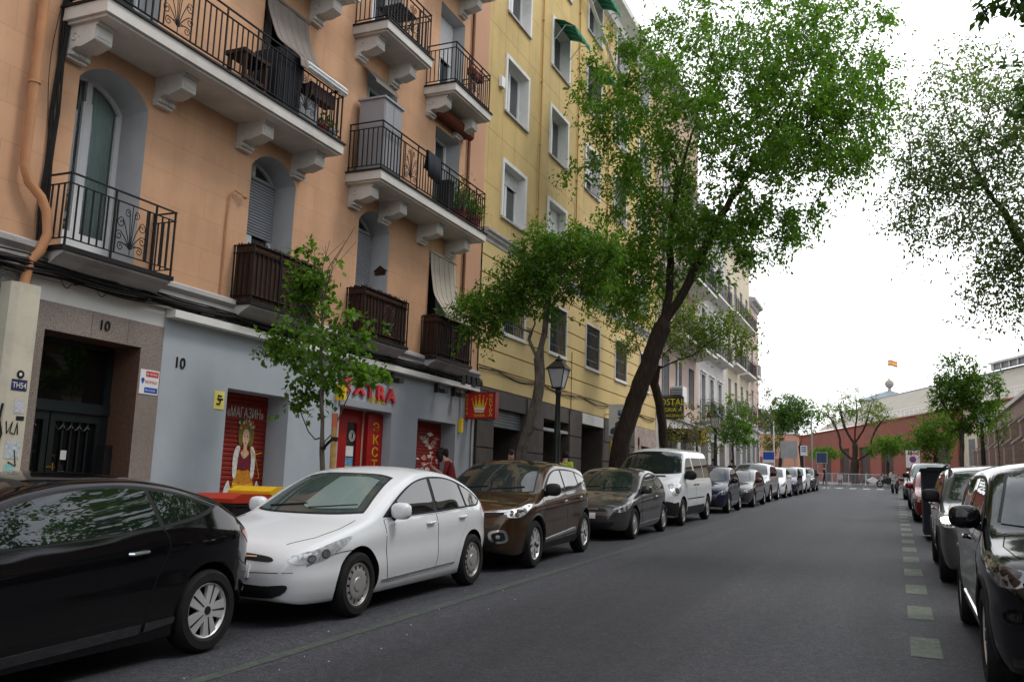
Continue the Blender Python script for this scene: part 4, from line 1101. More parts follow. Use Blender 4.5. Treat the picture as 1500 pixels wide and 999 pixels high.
# the lit-by-day room behind the arched balcony door: curtain and back wall
b = MB(); n = 40
for k, (ya, yb) in enumerate(((7.76, 8.06), (8.24, 8.88))):
    P = [(ya+(yb-ya)*i/n, .02*math.sin(i*1.25)) for i in range(n+1)]
    for p, q in zip(P[:-1], P[1:]):
        b.quad((fx(-.60+p[1]),p[0],2.75), (fx(-.60+q[1]),q[0],2.75), (fx(-.60+q[1]),q[0],5.3), (fx(-.60+p[1]),p[0],5.3))
tag(b.build('curtain', C['curtain'], None, True), 'pale teal curtain behind the arched balcony door over the entrance', 'curtain')
b = MB(); b.box(fx(-2.2), fx(-2.15), 7.2, 9.4, 2.7, 5.5); b.box(fx(-2.2), fx(-.62), 7.15, 7.2, 2.7, 5.5); b.box(fx(-2.2), fx(-.62), 9.4, 9.45, 2.7, 5.5); b.box(fx(-2.2), fx(-.62), 7.2, 9.4, 2.66, 2.72); b.box(fx(-2.2), fx(-.62), 7.2, 9.4, 5.45, 5.5)
b.build('room_shell', C['room'], OB)
# first-floor shallow balconies (iron only on the left, reed screens on the others)
fb = []
for i, (a, c) in enumerate(((7.44, 9.19), (10.86, 12.55), (14.05, 15.72), (17.0, 18.74))):
    b = MB()
    b.box(fx(0), fx(.44), a-.03, c+.03, 2.60, 2.66, 1)
    b.prism([(0, 2.36), (.16, 2.42), (.30, 2.52), (.41, 2.57), (.41, 2.60), (0, 2.60)], lambda d, z: (fx(d), a, z), lambda d, z: (fx(d), c, z))
    bal = b.build('balcony', [C['cornice'], C['iron']], OB)
    railing(bal, a+.01, c-.01, .41, 2.66, 3.58, .115, [(a+c)/2+.12])
    if i:
        s = MB(); r = random.Random(i)
        n = int((c-a)/.028)
        for k in range(n):
            y = a+.03+(c-a-.06)*k/n; hgt = 3.60+r.uniform(-.02, .03)
            s.box(fx(.376+r.uniform(-.004, .004)), fx(.388), y, y+.024, 2.68, hgt)
        for k in range(13):
            dd = .03+.345*k/13
            for y in (a+.035, c-.05): s.box(fx(dd), fx(dd+.024), y, y+.012, 2.68, 3.60+r.uniform(-.02, .03))
        for z in (2.76, 3.48): s.box(fx(.389), fx(.396), a+.03, c-.03, z, z+.05)
        sc = s.build('reed_screen', C['bamboo'], None)
        tag(sc, ('', 'brown reed screen on the balcony left of the sapling crown', 'brown reed screen on the balcony right of the sapling crown', 'brown reed screen on the small balcony under the beige blind')[i], 'screen', 'reed screens tied to the first-floor balconies')
# second-floor long balconies
balcony(OB, 7.36, 12.52, 5.79, .80, [8.55, 11.45], [7.60, 9.10, 10.85, 12.25])
balcony(OB, 13.78, 18.50, 5.79, .80, [14.95, 17.35], [14.05, 15.15, 16.75, 18.1])
for y0_, y1_ in ((7.36, 9.3), (10.62, 12.75), (13.72, 15.52), (16.62, 18.52)):
    for z_ in (8.80, 11.95):
        balcony(OB, y0_, y1_, z_, .80, [(y0_+y1_)/2+.1], [y0_+.25, y1_-.28])
# pipes and wires on the wall
b = MB()
b.tube([(fx(.12),7.02,9), (fx(.12),7.02,3.55), (fx(.13),7.10,3.36), (fx(.16),7.26,3.22), (fx(.2),7.33,3.05), (fx(.22),7.36,2.78), (fx(.2),7.30,2.55), (fx(.15),7.22,2.42), (fx(.12),7.20,2.1)], .058, 14)
for z in (7.2, 4.6): b.lathe([(.058, z-.02), (.072, z-.015), (.072, z+.015), (.058, z+.02)], 14, 'z', (fx(.12), 7.02, 0))
b.lathe([(.058, 2.40-.015), (.07, 2.40-.01), (.07, 2.41), (.058, 2.42)], 14, 'z', (fx(.14), 7.21, 0))
b.build('downpipe', C['pipe'], OB, True)
b = MB(); b.tube([(fx(.05), 18.85, 16), (fx(.05), 18.86, 5.6), (fx(.05), 18.84, 2.7)], .028, 8); b.build('drain_pipe', M('rust_brown_pipe', (.10,.035,.02), .6), OB, True)
b = MB()   # bundle of service cables hugging the wall by the downpipe
for k in range(4):
    r = random.Random(50+k); P = [(fx(.03+.015*k), 7.36+.02*k+.012*math.sin(i*1.7+k), 9-i*.33) for i in range(20)]
    b.tube(P, .016, 5)
P = [(fx(.06), 7.33-.03*math.sin(i/9*3.1)*3, 5.9-i*.2) for i in range(10)]; b.tube(P, .006, 4)
tag(b.build('wall_cables', C['cable'], None, True), 'dark service cables running up the orange wall beside the downpipe', 'cable')
b = MB()
b.tube([(fx(.03), 10.62, 2.72), (fx(.03), 10.62, 3.9), (fx(.04), 10.65, 4.35), (fx(.06), 10.72, 4.43), (fx(.08), 10.86, 4.40)], .014, 6)
b.ball((fx(.09), 10.92, 4.38), .03, .05, .03)
tag(b.build('conduit_stub', C['pipe'], None, True), 'thin rusty conduit with a bent end on the orange wall', 'conduit')

# black cable bundle sagging along the string course
b = MB(); r = random.Random(3)
for k in range(15):
    z0 = 2.34+.018*(k % 8)+r.uniform(-.02, .02); d = .12+.012*(k % 5)+r.uniform(0, .05); ph = r.uniform(0, 6); P = []
    sag = r.uniform(.008, .05)
    for i in range(90):
        y = 6.2+i*.154
        P.append((fx(d+.012*math.sin(y*2.1+ph)), y, z0+.018*math.sin(y*1.1+ph)-sag*abs(math.sin(y*math.pi/1.6+ph*.3))))
    b.tube(P, r.choice((.008, .011, .016)), 5)
for y in [6.9+1.05*k for k in range(13)]: b.box(fx(.02), fx(.19), y, y+.04, 2.29, 2.33)
for k in range(5):
    y = r.uniform(7.4, 19); P = [(fx(.16), y+.03*i, 2.36-.16*math.sin(i/8*math.pi)) for i in range(9)]; b.tube(P, .006, 4)
for k in range(4): b.box(fx(.1), fx(.22), 18.7+.27*k, 18.9+.27*k, 2.25+.05*(k % 2), 2.5)
tag(b.build('cable_bundle', C['cable'], None, True), 'bundle of black cables sagging along the grey string course above the shop', 'cables')

# ---- ground floor
GZ = -1.75
b = MB()
gops = [(7.62, 9.15, GZ, 1.67), (10.97, 12.52, GZ, 1.31), (14.05, 15.93, GZ, 1.32), (17.03, 18.86, GZ, 1.31)]
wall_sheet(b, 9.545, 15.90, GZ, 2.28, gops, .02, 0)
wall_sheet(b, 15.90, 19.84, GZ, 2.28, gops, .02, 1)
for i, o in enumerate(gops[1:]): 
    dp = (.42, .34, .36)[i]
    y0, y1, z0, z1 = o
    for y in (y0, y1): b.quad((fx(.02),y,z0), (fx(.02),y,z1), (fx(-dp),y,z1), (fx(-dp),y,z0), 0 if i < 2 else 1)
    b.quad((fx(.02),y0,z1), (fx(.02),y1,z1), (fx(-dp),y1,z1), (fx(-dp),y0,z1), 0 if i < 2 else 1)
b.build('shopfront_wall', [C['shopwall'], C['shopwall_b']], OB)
b = MB(); b.box(fx(.02), fx(.20), 9.56, 19.75, 2.17, 2.28); b.build('shopfront_ledge', C['white_trim'], OB)
b = MB()   # granite portal round the entrance
wall_sheet(b, 7.36, 9.545, GZ, 2.02, [gops[0]], .035, 0)
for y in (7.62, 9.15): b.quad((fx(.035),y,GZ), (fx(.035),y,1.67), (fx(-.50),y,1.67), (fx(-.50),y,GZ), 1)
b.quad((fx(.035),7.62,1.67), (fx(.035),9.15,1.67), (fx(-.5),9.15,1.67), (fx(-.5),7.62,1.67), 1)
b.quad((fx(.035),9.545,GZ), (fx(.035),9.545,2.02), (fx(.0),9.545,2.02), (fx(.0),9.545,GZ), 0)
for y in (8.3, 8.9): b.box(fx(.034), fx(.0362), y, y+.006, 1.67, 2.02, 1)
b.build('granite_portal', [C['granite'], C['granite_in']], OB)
b = MB(); wall_sheet(b, 7.30, 9.545, 2.02, 2.28, [], .015); b.build('plaster_band', C['white_trim'], OB)
b = MB(); wall_sheet(b, Y0, 7.36, GZ, 2.28, [], .03); b.build('stone_plinth', C['greystone'], OB)
t = text('house_number', '10', .19, (fx(.04), 8.40, 1.80), OB, C['iron'], extrude=.012)
text('house_number', '10', .23, (fx(.025), 9.79, 1.48), OB, C['iron'], extrude=.012)
# entrance door: two dark leaves with twisted bars, transom light above
b = MB()
b.box(fx(-.50), fx(-.42), 7.62, 9.15, .72, .86); b.box(fx(-.50), fx(-.44), 7.62, 7.70, GZ, 1.67); b.box(fx(-.50), fx(-.44), 9.05, 9.15, GZ, 1.67); b.box(fx(-.50), fx(-.44), 7.70, 9.05, 1.60, 1.67)
for a, c in ((7.70, 8.22), (8.24, 9.05)):
    b.box(fx(-.49), fx(-.45), a, a+.08, GZ, .72); b.box(fx(-.49), fx(-.45), c-.08, c, GZ, .72)
    b.box(fx(-.49), fx(-.45), a+.08, c-.08, .60, .72); b.box(fx(-.49), fx(-.45), a+.08, c-.08, GZ, -.75)
    n = 3 if c-a < .6 else 5
    for k in range(1, n):
        y = a+.08+(c-a-.16)*k/n
        b.box(fx(-.475), fx(-.455), y-.012, y+.012, -.75, .60)
        P = [(fx(-.46), a+.08+(c-a-.16)*(k-1+j/6)/n, .56-.07*math.sin(j/6*math.pi)) for j in range(7)]; b.tube(P, .010, 4)
        b.ball((fx(-.445), y, .52), .018)
ed = b.build('entrance_door', C['darkdoor'], OB)
b = MB(); b.quad((fx(-.485),7.66,-1.0), (fx(-.485),9.1,-1.0), (fx(-.485),9.1,.66), (fx(-.485),7.66,.66)); b.quad((fx(-.475),7.66,.8), (fx(-.475),9.1,.8), (fx(-.475),9.1,1.64), (fx(-.475),7.66,1.64))
b.build('pane', M_glass('dark_door_glass', (.004,.005,.005), 1.5), ed)
b = MB(); b.tube([(fx(-.40), 8.30, -.62), (fx(-.39), 8.30, -.02), (fx(-.40), 8.30, .05)], .016, 8); b.tube([(fx(-.45), 8.30, 0.0), (fx(-.39), 8.30, 0.0)], .012, 6); b.box(fx(-.405), fx(-.385), 8.20, 8.33, -.01, .012)
b.build('handle', C['brass'], ed, True)
b = MB(); b.box(fx(-.444), fx(-.440), 8.44, 8.53, .10, .22); b.build('notice', C['paper'], ed)
b = MB(); b.box(fx(-.49), fx(-.30), 9.02, 9.145, -.35, .32); b.build('entry_phone', C['blackplastic'], OB)

# red roller shutter with painted lady and lettering
def ribbed(mb, y0, y1, z0, z1, d, p=.075):
    n = int((z1-z0)/p); h = (z1-z0)/n
    for i in range(n):
        z = z0+i*h
        mb.prism([(0, z), (.016, z+h*.25), (.016, z+h*.72), (0, z+h)], lambda a, zz: (fx(d+a), y0, zz), lambda a, zz: (fx(d+a), y1, zz))
b = MB(); ribbed(b, 10.97, 12.52, GZ+.5, 1.31, -.44)
sh = b.build('roller_shutter', C['red_shutter'], OB)
text('painted_word', '«МАГАЗИН»', .235, (fx(-.418), 11.50, .92), sh, M('pale_paint', (.55,.52,.48), .7, var=.2, scale=12), stretch=.66, extrude=.002)
def decal(nm, loop, d, mat, parent, y0, z0, sy, sz, smooth=True):
    L = smooth_loop(loop) if smooth else loop
    b = MB(); b.prism([(y0+p[0]*sy, z0+p[1]*sz) for p in L], lambda y, z: (fx(d-.002), y, z), lambda y, z: (fx(d), y, z))
    return b.build(nm, mat, parent)
PT = lambda n, c: M(n, c, .7, var=.3, scale=14)
lady_y, lady_z = 12.0, -.322
dec = [('painted_skirt', [(-.30,.02),(-.27,.30),(-.12,.42),(.12,.42),(.28,.30),(.33,.02),(0,-.04)], -.4165, PT('paint_orange', (.50,.20,.02))),
       ('painted_skirt_band', [(-.29,.12),(0,.08),(.31,.12),(.30,.18),(0,.14),(-.28,.18)], -.4125, PT('paint_ochre', (.62,.36,.04))),
       ('painted_sleeve', [(-.32,.30),(-.34,.62),(-.26,.80),(-.15,.80),(-.19,.60),(-.22,.28)], -.4155, PT('paint_white', (.62,.60,.56))),
       ('painted_sleeve', [(.24,.28),(.22,.60),(.18,.80),(.28,.80),(.36,.62),(.33,.30)], -.4155, PT('paint_white', (.62,.60,.56))),
       ('painted_bodice', [(-.16,.42),(-.17,.66),(-.10,.70),(0,.62),(.12,.70),(.19,.66),(.17,.42)], -.4145, PT('paint_wine', (.14,.02,.03))),
       ('painted_neck', [(-.12,.70),(-.05,.76),(-.045,.86),(.055,.86),(.06,.76),(.14,.70),(0,.60)], -.4135, PT('paint_skin', (.58,.36,.22))),
       ('painted_hair', [(-.20,.86),(-.24,1.12),(-.12,1.24),(.12,1.24),(.25,1.10),(.22,.84),(.10,.84),(.09,1.0),(-.08,1.0),(-.10,.84)], -.4120, PT('paint_olive_hair', (.16,.13,.03))),
       ('painted_face', [(-.085,.90),(-.095,1.02),(-.05,1.11),(.05,1.11),(.10,1.02),(.09,.90),(.0,.80)], -.4095, PT('paint_face', (.60,.40,.27))),
       ('painted_mouth', [(-.03,.876),(0,.888),(.03,.876),(0,.866)], -.4078, PT('paint_lip', (.4,.05,.05))),
       ('painted_eye', [(-.06,.995),(-.035,1.005),(-.015,.993),(-.035,.985)], -.4078, PT('paint_eye', (.03,.02,.02))), ('painted_eye', [(.02,.993),(.04,1.005),(.065,.995),(.04,.985)], -.4078, PT('paint_eye', (.03,.02,.02))),
       ('painted_apron', [(-.52,-.16),(-.44,.22),(-.30,.02),(0,-.02),(.32,.02),(.46,.22),(.54,-.16)], -.4172, PT('paint_white', (.62,.60,.56)))]
for nm_, lp, d, mt in dec: decal(nm_, lp, d, mt, sh, lady_y, lady_z, .80, .94)
r = random.Random(4)
for k in range(34):
    a = rad(10+160*k/33)+r.uniform(-.08, .08); q = .20+r.uniform(-.05, .07)
    cy, cz, s = 1.*q*1.05*math.cos(a), 1.10+q*.85*math.sin(a), r.uniform(.018, .045)
    decal('painted_flower', [(cy-s, cz), (cy, cz-s), (cy+s, cz), (cy, cz+s)], -.4072+.0004*(k % 9), [PT('paint_leaf', (.03,.09,.03)), PT('paint_bluegreen', (.06,.16,.17)), PT('paint_orange_f', (.45,.10,.02)), PT('paint_pale', (.5,.45,.35)), PT('paint_yellow_f', (.5,.36,.06))][k % 5] if k < 5 else bpy.data.materials[['paint_leaf','paint_bluegreen','paint_orange_f','paint_pale','paint_yellow_f'][k % 5]], sh, lady_y, lady_z, .80, .94)
for P in ([(.26,.74),(.5,.58),(.62,.36)], [(.2,.80),(.42,.68),(.72,.72)], [(.6,.40),(.66,.30),(.62,.26)]):
    bb = MB(); bb.tube([(fx(-.418), lady_y+p[0]*.62, lady_z+p[1]*.94) for p in P], .009, 5); bb.build('painted_ribbon', bpy.data.materials['paint_ochre'], sh, True)

C['ochre_letter'] = M('ochre_letters', (.50,.27,.02), .6, var=.3, scale=12)
# shop entrance: red frame, glazed door with posters, red side panel with yellow lettering
b = MB()
b.box(fx(-.34), fx(-.26), 14.06, 14.75, 1.06, 1.32); b.box(fx(-.34), fx(-.26), 14.06, 14.75, GZ, 1.06); b.box(fx(-.34), fx(-.265), 14.75, 15.30, 1.06, 1.32); b.box(fx(-.34), fx(-.27), 15.12, 15.30, GZ, 1.06)
dr = b.build('shop_door', C['door_red'], OB)
b = MB(); b.quad((fx(-.31),14.75,GZ), (fx(-.31),15.12,GZ), (fx(-.31),15.12,1.06), (fx(-.31),14.75,1.06)); b.build('pane', C['glass'], dr)
b = MB(); b.box(fx(-.34), fx(-.275), 15.30, 15.92, GZ, 1.32); b.build('door_jamb_panel', C['cream'], dr)
b = MB(); b.lathe([(0, fx(-.295)), (.105, fx(-.297)), (.11, fx(-.305))], 24, 'x', (0, 15.0, .80)); b.lathe([(.07, fx(-.2935)), (.085, fx(-.2935))], 24, 'x', (0, 15.0, .80), 1); b.box(fx(-.295), fx(-.2935), 14.97, 15.03, .75, .85, 1); b.build('round_sticker', [C['paper'], C['blackplastic']], dr)
for nm_, z0, z1, mt in (('paper_notice', .40, .60, C['paper']), ('blue_poster', .22, .38, M('poster_blue', (.12,.25,.42), .5, var=.4, scale=9)), ('yellow_poster', .02, .21, C['yellow_pale']), ('map_poster', -.45, -.06, M('poster_map', (.55,.50,.12), .5, var=.5, scale=7))):
    b = MB(); b.box(fx(-.306), fx(-.300), 14.79, 15.07, z0, z1); b.build(nm_, mt, dr)
b = MB(); b.box(fx(-.27), fx(-.17), 15.36, 15.92, GZ, 1.28); pn = b.build('side_panel', C['door_red'], dr)
for k, ch in enumerate('ЭКСТРА'): text('panel_letter', ch, .26, (fx(-.166), 15.66, .92-.25*k), pn, C['ochre_letter'], align='CENTER', stretch=1.4, bold=.004)
b = MB(); b.box(fx(-.02), fx(.06), 14.0, 15.88, 1.33, 1.42); b.box(fx(.0), fx(.05), 14.0, 15.88, 1.42, 1.46); b.build('shutter_rail', C['shutterbox'], OB)
sg = thing('shop_sign', 'raised red letters over the red shop doorway behind the sapling', 'sign', (FX, 15, 1.6))
for k, ch in enumerate('EXTRA'): text('letter', ch, .37, (fx(.05), 14.06+.395*k, 1.60-.012*k), sg, C['red_letter'], extrude=.03, stretch=1.3, bold=.014)
text('small_lettering', 'TIENDA', .17, (fx(.03), 14.95, 1.47), sg, C['yellow_sign'], extrude=.006, stretch=1.1)
b = MB(); b.box(fx(.03), fx(.22), 13.88, 13.94, 1.40, 1.70); ps = b.build('projecting_plaque', C['yellow_sign'], None)
tag(ps, 'small yellow plaque projecting beside the red shop lettering', 'sign')
# third shutter with torn posters
b = MB(); ribbed(b, 17.03, 18.86, GZ+.5, 1.31, -.38)
s3 = b.build('roller_shutter', C['red_shutter'], OB); r = random.Random(9)
PW = [M('torn_poster', (.55,.50,.46), .8, var=.25, scale=14), M('torn_poster_pink', (.50,.22,.18), .8, var=.3, scale=14), M('torn_poster_dull', (.30,.24,.20), .8, var=.35, scale=14)]
for k in range(26):
    y, z, a, h = r.gauss(18.3, .25), r.choice((r.gauss(.85, .10), r.gauss(.85, .12), r.gauss(.40, .09))), r.uniform(.05, .20), r.uniform(.03, .10)
    lp = [(y+a*math.cos(t)*r.uniform(.3, 1.2), z+h*math.sin(t)*r.uniform(.3, 1.2)) for t in [i*2*math.pi/11 for i in range(11)]]
    decal('torn_poster', lp, -.360+.0003*k, PW[k % 3], s3, 0, 0, 1, 1, smooth=False)
text('sprayed_word', 'made a lu', .16, (fx(-.36), 17.75, .18), s3, C['paper'], extrude=.001)

# small plates on the wall
sp = thing('sale_sign', 'white for-sale board with red and blue bands on the granite portal', 'sign', (fx(.04), 9.36, 1.2))
b = MB(); b.box(fx(.036), fx(.044), 9.18, 9.52, 1.04, 1.38); b.build('board', C['whitepaint'], sp)
b = MB(); b.box(fx(.044), fx(.0465), 9.28, 9.505, 1.285, 1.36); b.build('red_band', C['red_sign'], sp)
b = MB(); b.box(fx(.044), fx(.0465), 9.27, 9.505, 1.06, 1.135); b.build('blue_band', C['blue_sign'], sp)
b = MB(); b.prism([(9.20,1.23),(9.205,1.255),(9.23,1.265),(9.255,1.255),(9.26,1.23),(9.235,1.18),(9.225,1.18)], lambda y, z: (fx(.044), y, z), lambda y, z: (fx(.0465), y, z)); b.build('balloon_mark', C['blue_sign'], sp)
text('lettering', 'SE VENDE', .046, (fx(.0475), 9.285, 1.305), sp, C['whitepaint'], extrude=.001)
text('lettering', 'RE/MAX', .062, (fx(.0455), 9.275, 1.19), sp, C['red_sign'], extrude=.001)
text('lettering', '910 12 34 56', .034, (fx(.0475), 9.28, 1.085), sp, C['whitepaint'], extrude=.001)
sp = thing('alarm_sign', 'small yellow alarm plate with black mark left of the red shutter', 'sign', (fx(.02), 10.78, 1.0))
b = MB(); b.box(fx(.022), fx(.030), 10.68, 10.90, .96, 1.24); b.build('plate', C['yellow_pale'], sp)
b = MB(); b.tube([(fx(.033), 10.83, 1.16), (fx(.033), 10.76, 1.17), (fx(.033), 10.75, 1.12), (fx(.033), 10.81, 1.09), (fx(.033), 10.80, 1.04), (fx(.033), 10.73, 1.04)], .014, 6); b.box(fx(.030), fx(.034), 10.79, 10.87, 1.10, 1.13); b.build('mark', C['iron'], sp, True)
b = MB(); b.box(fx(.03), fx(.12), 18.98, 19.06, 1.13, 1.46); b.tube([(fx(.06), 19.02, 1.46), (fx(.06), 19.02, 2.15)], .02, 6, 1)
tag(b.build('alarm_box', [C['yellow_sign'], C['steel']], None), 'small yellow alarm box under a grey conduit near the crown sign', 'alarm box')
b = MB(); b.tube([(fx(.06), 19.70, GZ), (fx(.06), 19.70, 2.2)], .035, 8); b.build('rain_pipe', C['steel'], OB, True)
for y, sl in ((15.15, 'above the middle of the red shop lettering'), (15.75, 'above the right end of the red shop lettering'), (17.75, 'above the shutter with torn posters'), (18.6, 'nearest the crown sign')):
    b = MB(); b.box(fx(.02), fx(.12), y-.04, y+.04, 1.95, 2.15); b.tube([(fx(.1), y, 2.05), (fx(.22), y, 2.0)], .02, 6); b.box(fx(.18), fx(.32), y-.09, y+.09, 1.93, 2.02)
    tag(b.build('spotlight', C['blackplastic'], None), 'small black spotlight under the white ledge '+sl, 'lamp', 'spotlights under the shop ledge')
# white utility trunking at the left of the portal
ub = thing('meter_trunking', 'cream pipe casing covered in stickers and graffiti left of the entrance', 'casing', (fx(.1), 7.2, GZ))
b = MB(); b.prism([(fx(.0), 6.98), (fx(.20), 6.98), (fx(.26), 7.05), (fx(.26), 7.33), (fx(.0), 7.33)], lambda x, y: (x, y, GZ), lambda x, y: (x, y, 2.12)); b.build('casing', C['cream'], ub)
k26 = fx(.262)
def stick(nm, y0, y1, z0, z1, mt, d=.262): 
    b = MB(); b.box(fx(d-.003), fx(d+.003), y0, y1, z0, z1); return b.build(nm, mt, ub)
stick('sticker', 7.09, 7.29, .86, .99, M('sticker_navy', (.03,.03,.09), .5)); text('sticker_text', 'TH54', .095, (fx(.266), 7.10, .89), ub, C['paper'], extrude=.001, stretch=.82)
b = MB(); b.lathe([(0, fx(.266)), (.05, fx(.265))], 16, 'x', (0, 7.19, 1.05)); b.lathe([(0, fx(.268)), (.02, fx(.267))], 12, 'x', (0, 7.19, 1.05), 1); b.build('sticker', [C['blackplastic'], C['paper']], ub)
stick('sticker', 7.2, 7.30, .52, .57, C['blackplastic'])
stick('sticker', 7.10, 7.29, .08, .28, M('sticker_pale', (.42,.46,.48), .6, var=.3, scale=30)); stick('sticker', 7.16, 7.28, .60, .76, M('sticker_pale_b', (.46,.46,.50), .6, var=.3, scale=40))
for pts in ([(7.08,.50),(7.10,.36),(7.16,.50),(7.14,.38),(7.2,.36),(7.22,.49),(7.24,.36)], [(7.1,-.55),(7.14,-.30),(7.2,-.62)], [(7.18,-.25),(7.26,-.2),(7.2,-.50),(7.3,-.48)], [(7.22,.18),(7.26,.0),(7.16,.04)]):
    b = MB(); b.tube([(fx(.266), y, z) for y, z in pts], .008, 4); b.build('graffiti', C['iron'], ub)
for pts in ([(7.02,.7),(6.99,.3)], [(7.0,.55),(7.04,.35),(7.0,.2),(7.04,.05),(7.0,-.1)]): b = MB(); b.tube([(fx(.225+(y-6.98)*.6), y, z) for y, z in pts], .016, 4); b.build('graffiti', C['iron'], ub)
stick('sticker_teal', 7.12, 7.24, -.16, .02, M('sticker_teal_c', (.25,.45,.42), .6, var=.3, scale=30))
# ------------------------------------------------------------------ things on and over the balconies
C['blindcord'] = M('blind_cord', (.25,.21,.17), .9)
def blind(label, y0, y1, path, mat, roll=True, slats=16):
    """cloth blind following a path of (d, z) points"""
    t = thing('hanging_blind', label, 'blind', (fx(path[0][0]), (y0+y1)/2, path[0][1]))
    P = []
    for a, b_ in zip(path[:-1], path[1:]):
        for i in range(8): P.append((a[0]+(b_[0]-a[0])*i/8, a[1]+(b_[1]-a[1])*i/8))
    P.append(path[-1])
    for _ in range(3): P = [P[0]]+[tuple((P[i-1][k]+2*P[i][k]+P[i+1][k])/4 for k in (0, 1)) for i in range(1, len(P)-1)]+[P[-1]]
    b = MB(); n = 26
    def pt(i, j):
        d, z = P[i]; y = y0+(y1-y0)*j/n
        return (fx(d+.006*math.sin(j*.55+.2)), y, z)
    for i in range(len(P)-1):
        for j in range(n): b.quad(pt(i, j), pt(i, j+1), pt(i+1, j+1), pt(i+1, j))
    cl = b.build('blind_cloth', mat, t, True)
    sm = cl.modifiers.new('thickness', 'SOLIDIFY'); sm.thickness = .012
    b = MB()
    for k in range(5):
        y = y0+(y1-y0)*(k+.5)/5
        b.tube([(fx(P[i][0]+.016), y, P[i][1]) for i in range(0, len(P), 2)], .004, 4)
    b.build('cord', C['blindcord'], t)
    b = MB(); b.tube([(fx(path[0][0]), y0-.03, path[0][1]), (fx(path[0][0]), y1+.03, path[0][1])], .035, 10); b.build('roller', mat, t, True)
    return t
blind('beige cloth blind hanging out over the small reed-screened balcony', 17.24, 18.46, [(.03, 5.10), (.06, 4.7), (.16, 4.1), (.47, 3.66), (.47, 3.56)], C['blindcloth'])
bl = blind('grey-brown blind draped from the upper doorway over the long balcony rail', 11.15, 12.28, [(.02, 8.10), (.06, 7.8), (.30, 7.2), (.80, 6.80), (.83, 6.62)], C['blindgrey'])
b = MB()   # the white rolled end of the blind on the rail
for k in range(5): b.tube([(fx(.80+.03*(k % 2)), 11.35, 6.78-.03*k), (fx(.80+.03*(k % 2)), 12.48, 6.78-.03*k)], .022, 6)
tag(b.build('rolled_slats', C['whitepaint'], None, True), 'pale rolled slats lying along the end of the long balcony rail', 'blind')
b = MB(); b.box(fx(.02), fx(.30), 16.95, 18.65, 8.28, 8.44); b.tube([(fx(.2), 16.95, 8.32), (fx(.2), 18.65, 8.32)], .10, 12)
tag(b.build('folded_awning', C['brownroll'], None, True), 'brown rolled awning above the balcony door beside the yellow building', 'awning')
# cabinet
cb = thing('balcony_cabinet', 'tall grey metal cabinet standing on the left end of the second long balcony', 'cabinet', (fx(.42), 14.4, 5.79))
b = MB(); b.box(fx(.12), fx(.68), 13.95, 14.62, 5.80, 7.28); b.build('cabinet_body', C['plastic_grey'], cb)
b = MB(); b.box(fx(.08), fx(.72), 13.91, 14.66, 7.28, 7.32); b.build('cabinet_top', C['shutterbox'], cb)
b = MB(); b.box(fx(.68), fx(.692), 13.98, 14.275, 5.9, 7.22); b.box(fx(.68), fx(.692), 14.295, 14.59, 5.9, 7.22); cdoor = b.build('cabinet_door', C['plastic_grey'], cb)
b = MB(); b.tube([(fx(.70), 14.25, 6.5), (fx(.71), 14.25, 6.7)], .012, 6); b.build('handle', C['iron'], cdoor)
b = MB(); b.quad((fx(.03), 14.1, 8.15), (fx(.03), 15.0, 8.15), (fx(.35), 15.0, 7.8), (fx(.35), 14.1, 7.8)); b.quad((fx(.35), 14.1, 7.8), (fx(.35), 15.0, 7.8), (fx(.36), 15.0, 7.74), (fx(.36), 14.1, 7.74)); 
tag(b.build('door_awning', C['blindgrey'], None), 'faded grey awning flap above the grey balcony cabinet', 'awning')
# cloth on the rail
b = MB()
for i in range(10):
    y = 15.55+i*.055; q = lambda k: .02*math.sin(k*1.3)
    for (d0, z0), (d1, z1) in (((.70, 6.40), (.75, 6.80)), ((.75, 6.80), (.79, 6.78)), ((.79, 6.78), (.80, 6.22))):
        b.quad((fx(d0), y, z0+q(i)*.5), (fx(d0), y+.055, z0+q(i+1)*.5), (fx(d1+q(i+1)*.5), y+.055, z1), (fx(d1+q(i)*.5), y, z1))
ob = b.build('hanging_cloth', C['darkcloth'], None, True); tag(ob, 'black cloth hung over the rail of the second long balcony', 'cloth')
ob.modifiers.new('t', 'SOLIDIFY').thickness = .01
b = MB(); b.box(fx(.30), fx(.60), 16.9, 17.1, 5.8, 6.55); b.box(fx(.28), fx(.62), 16.88, 17.12, 6.55, 6.62)
tag(b.build('drying_rack', C['darkcloth'], None), 'dark folded rack standing behind the second balcony rail', 'rack')
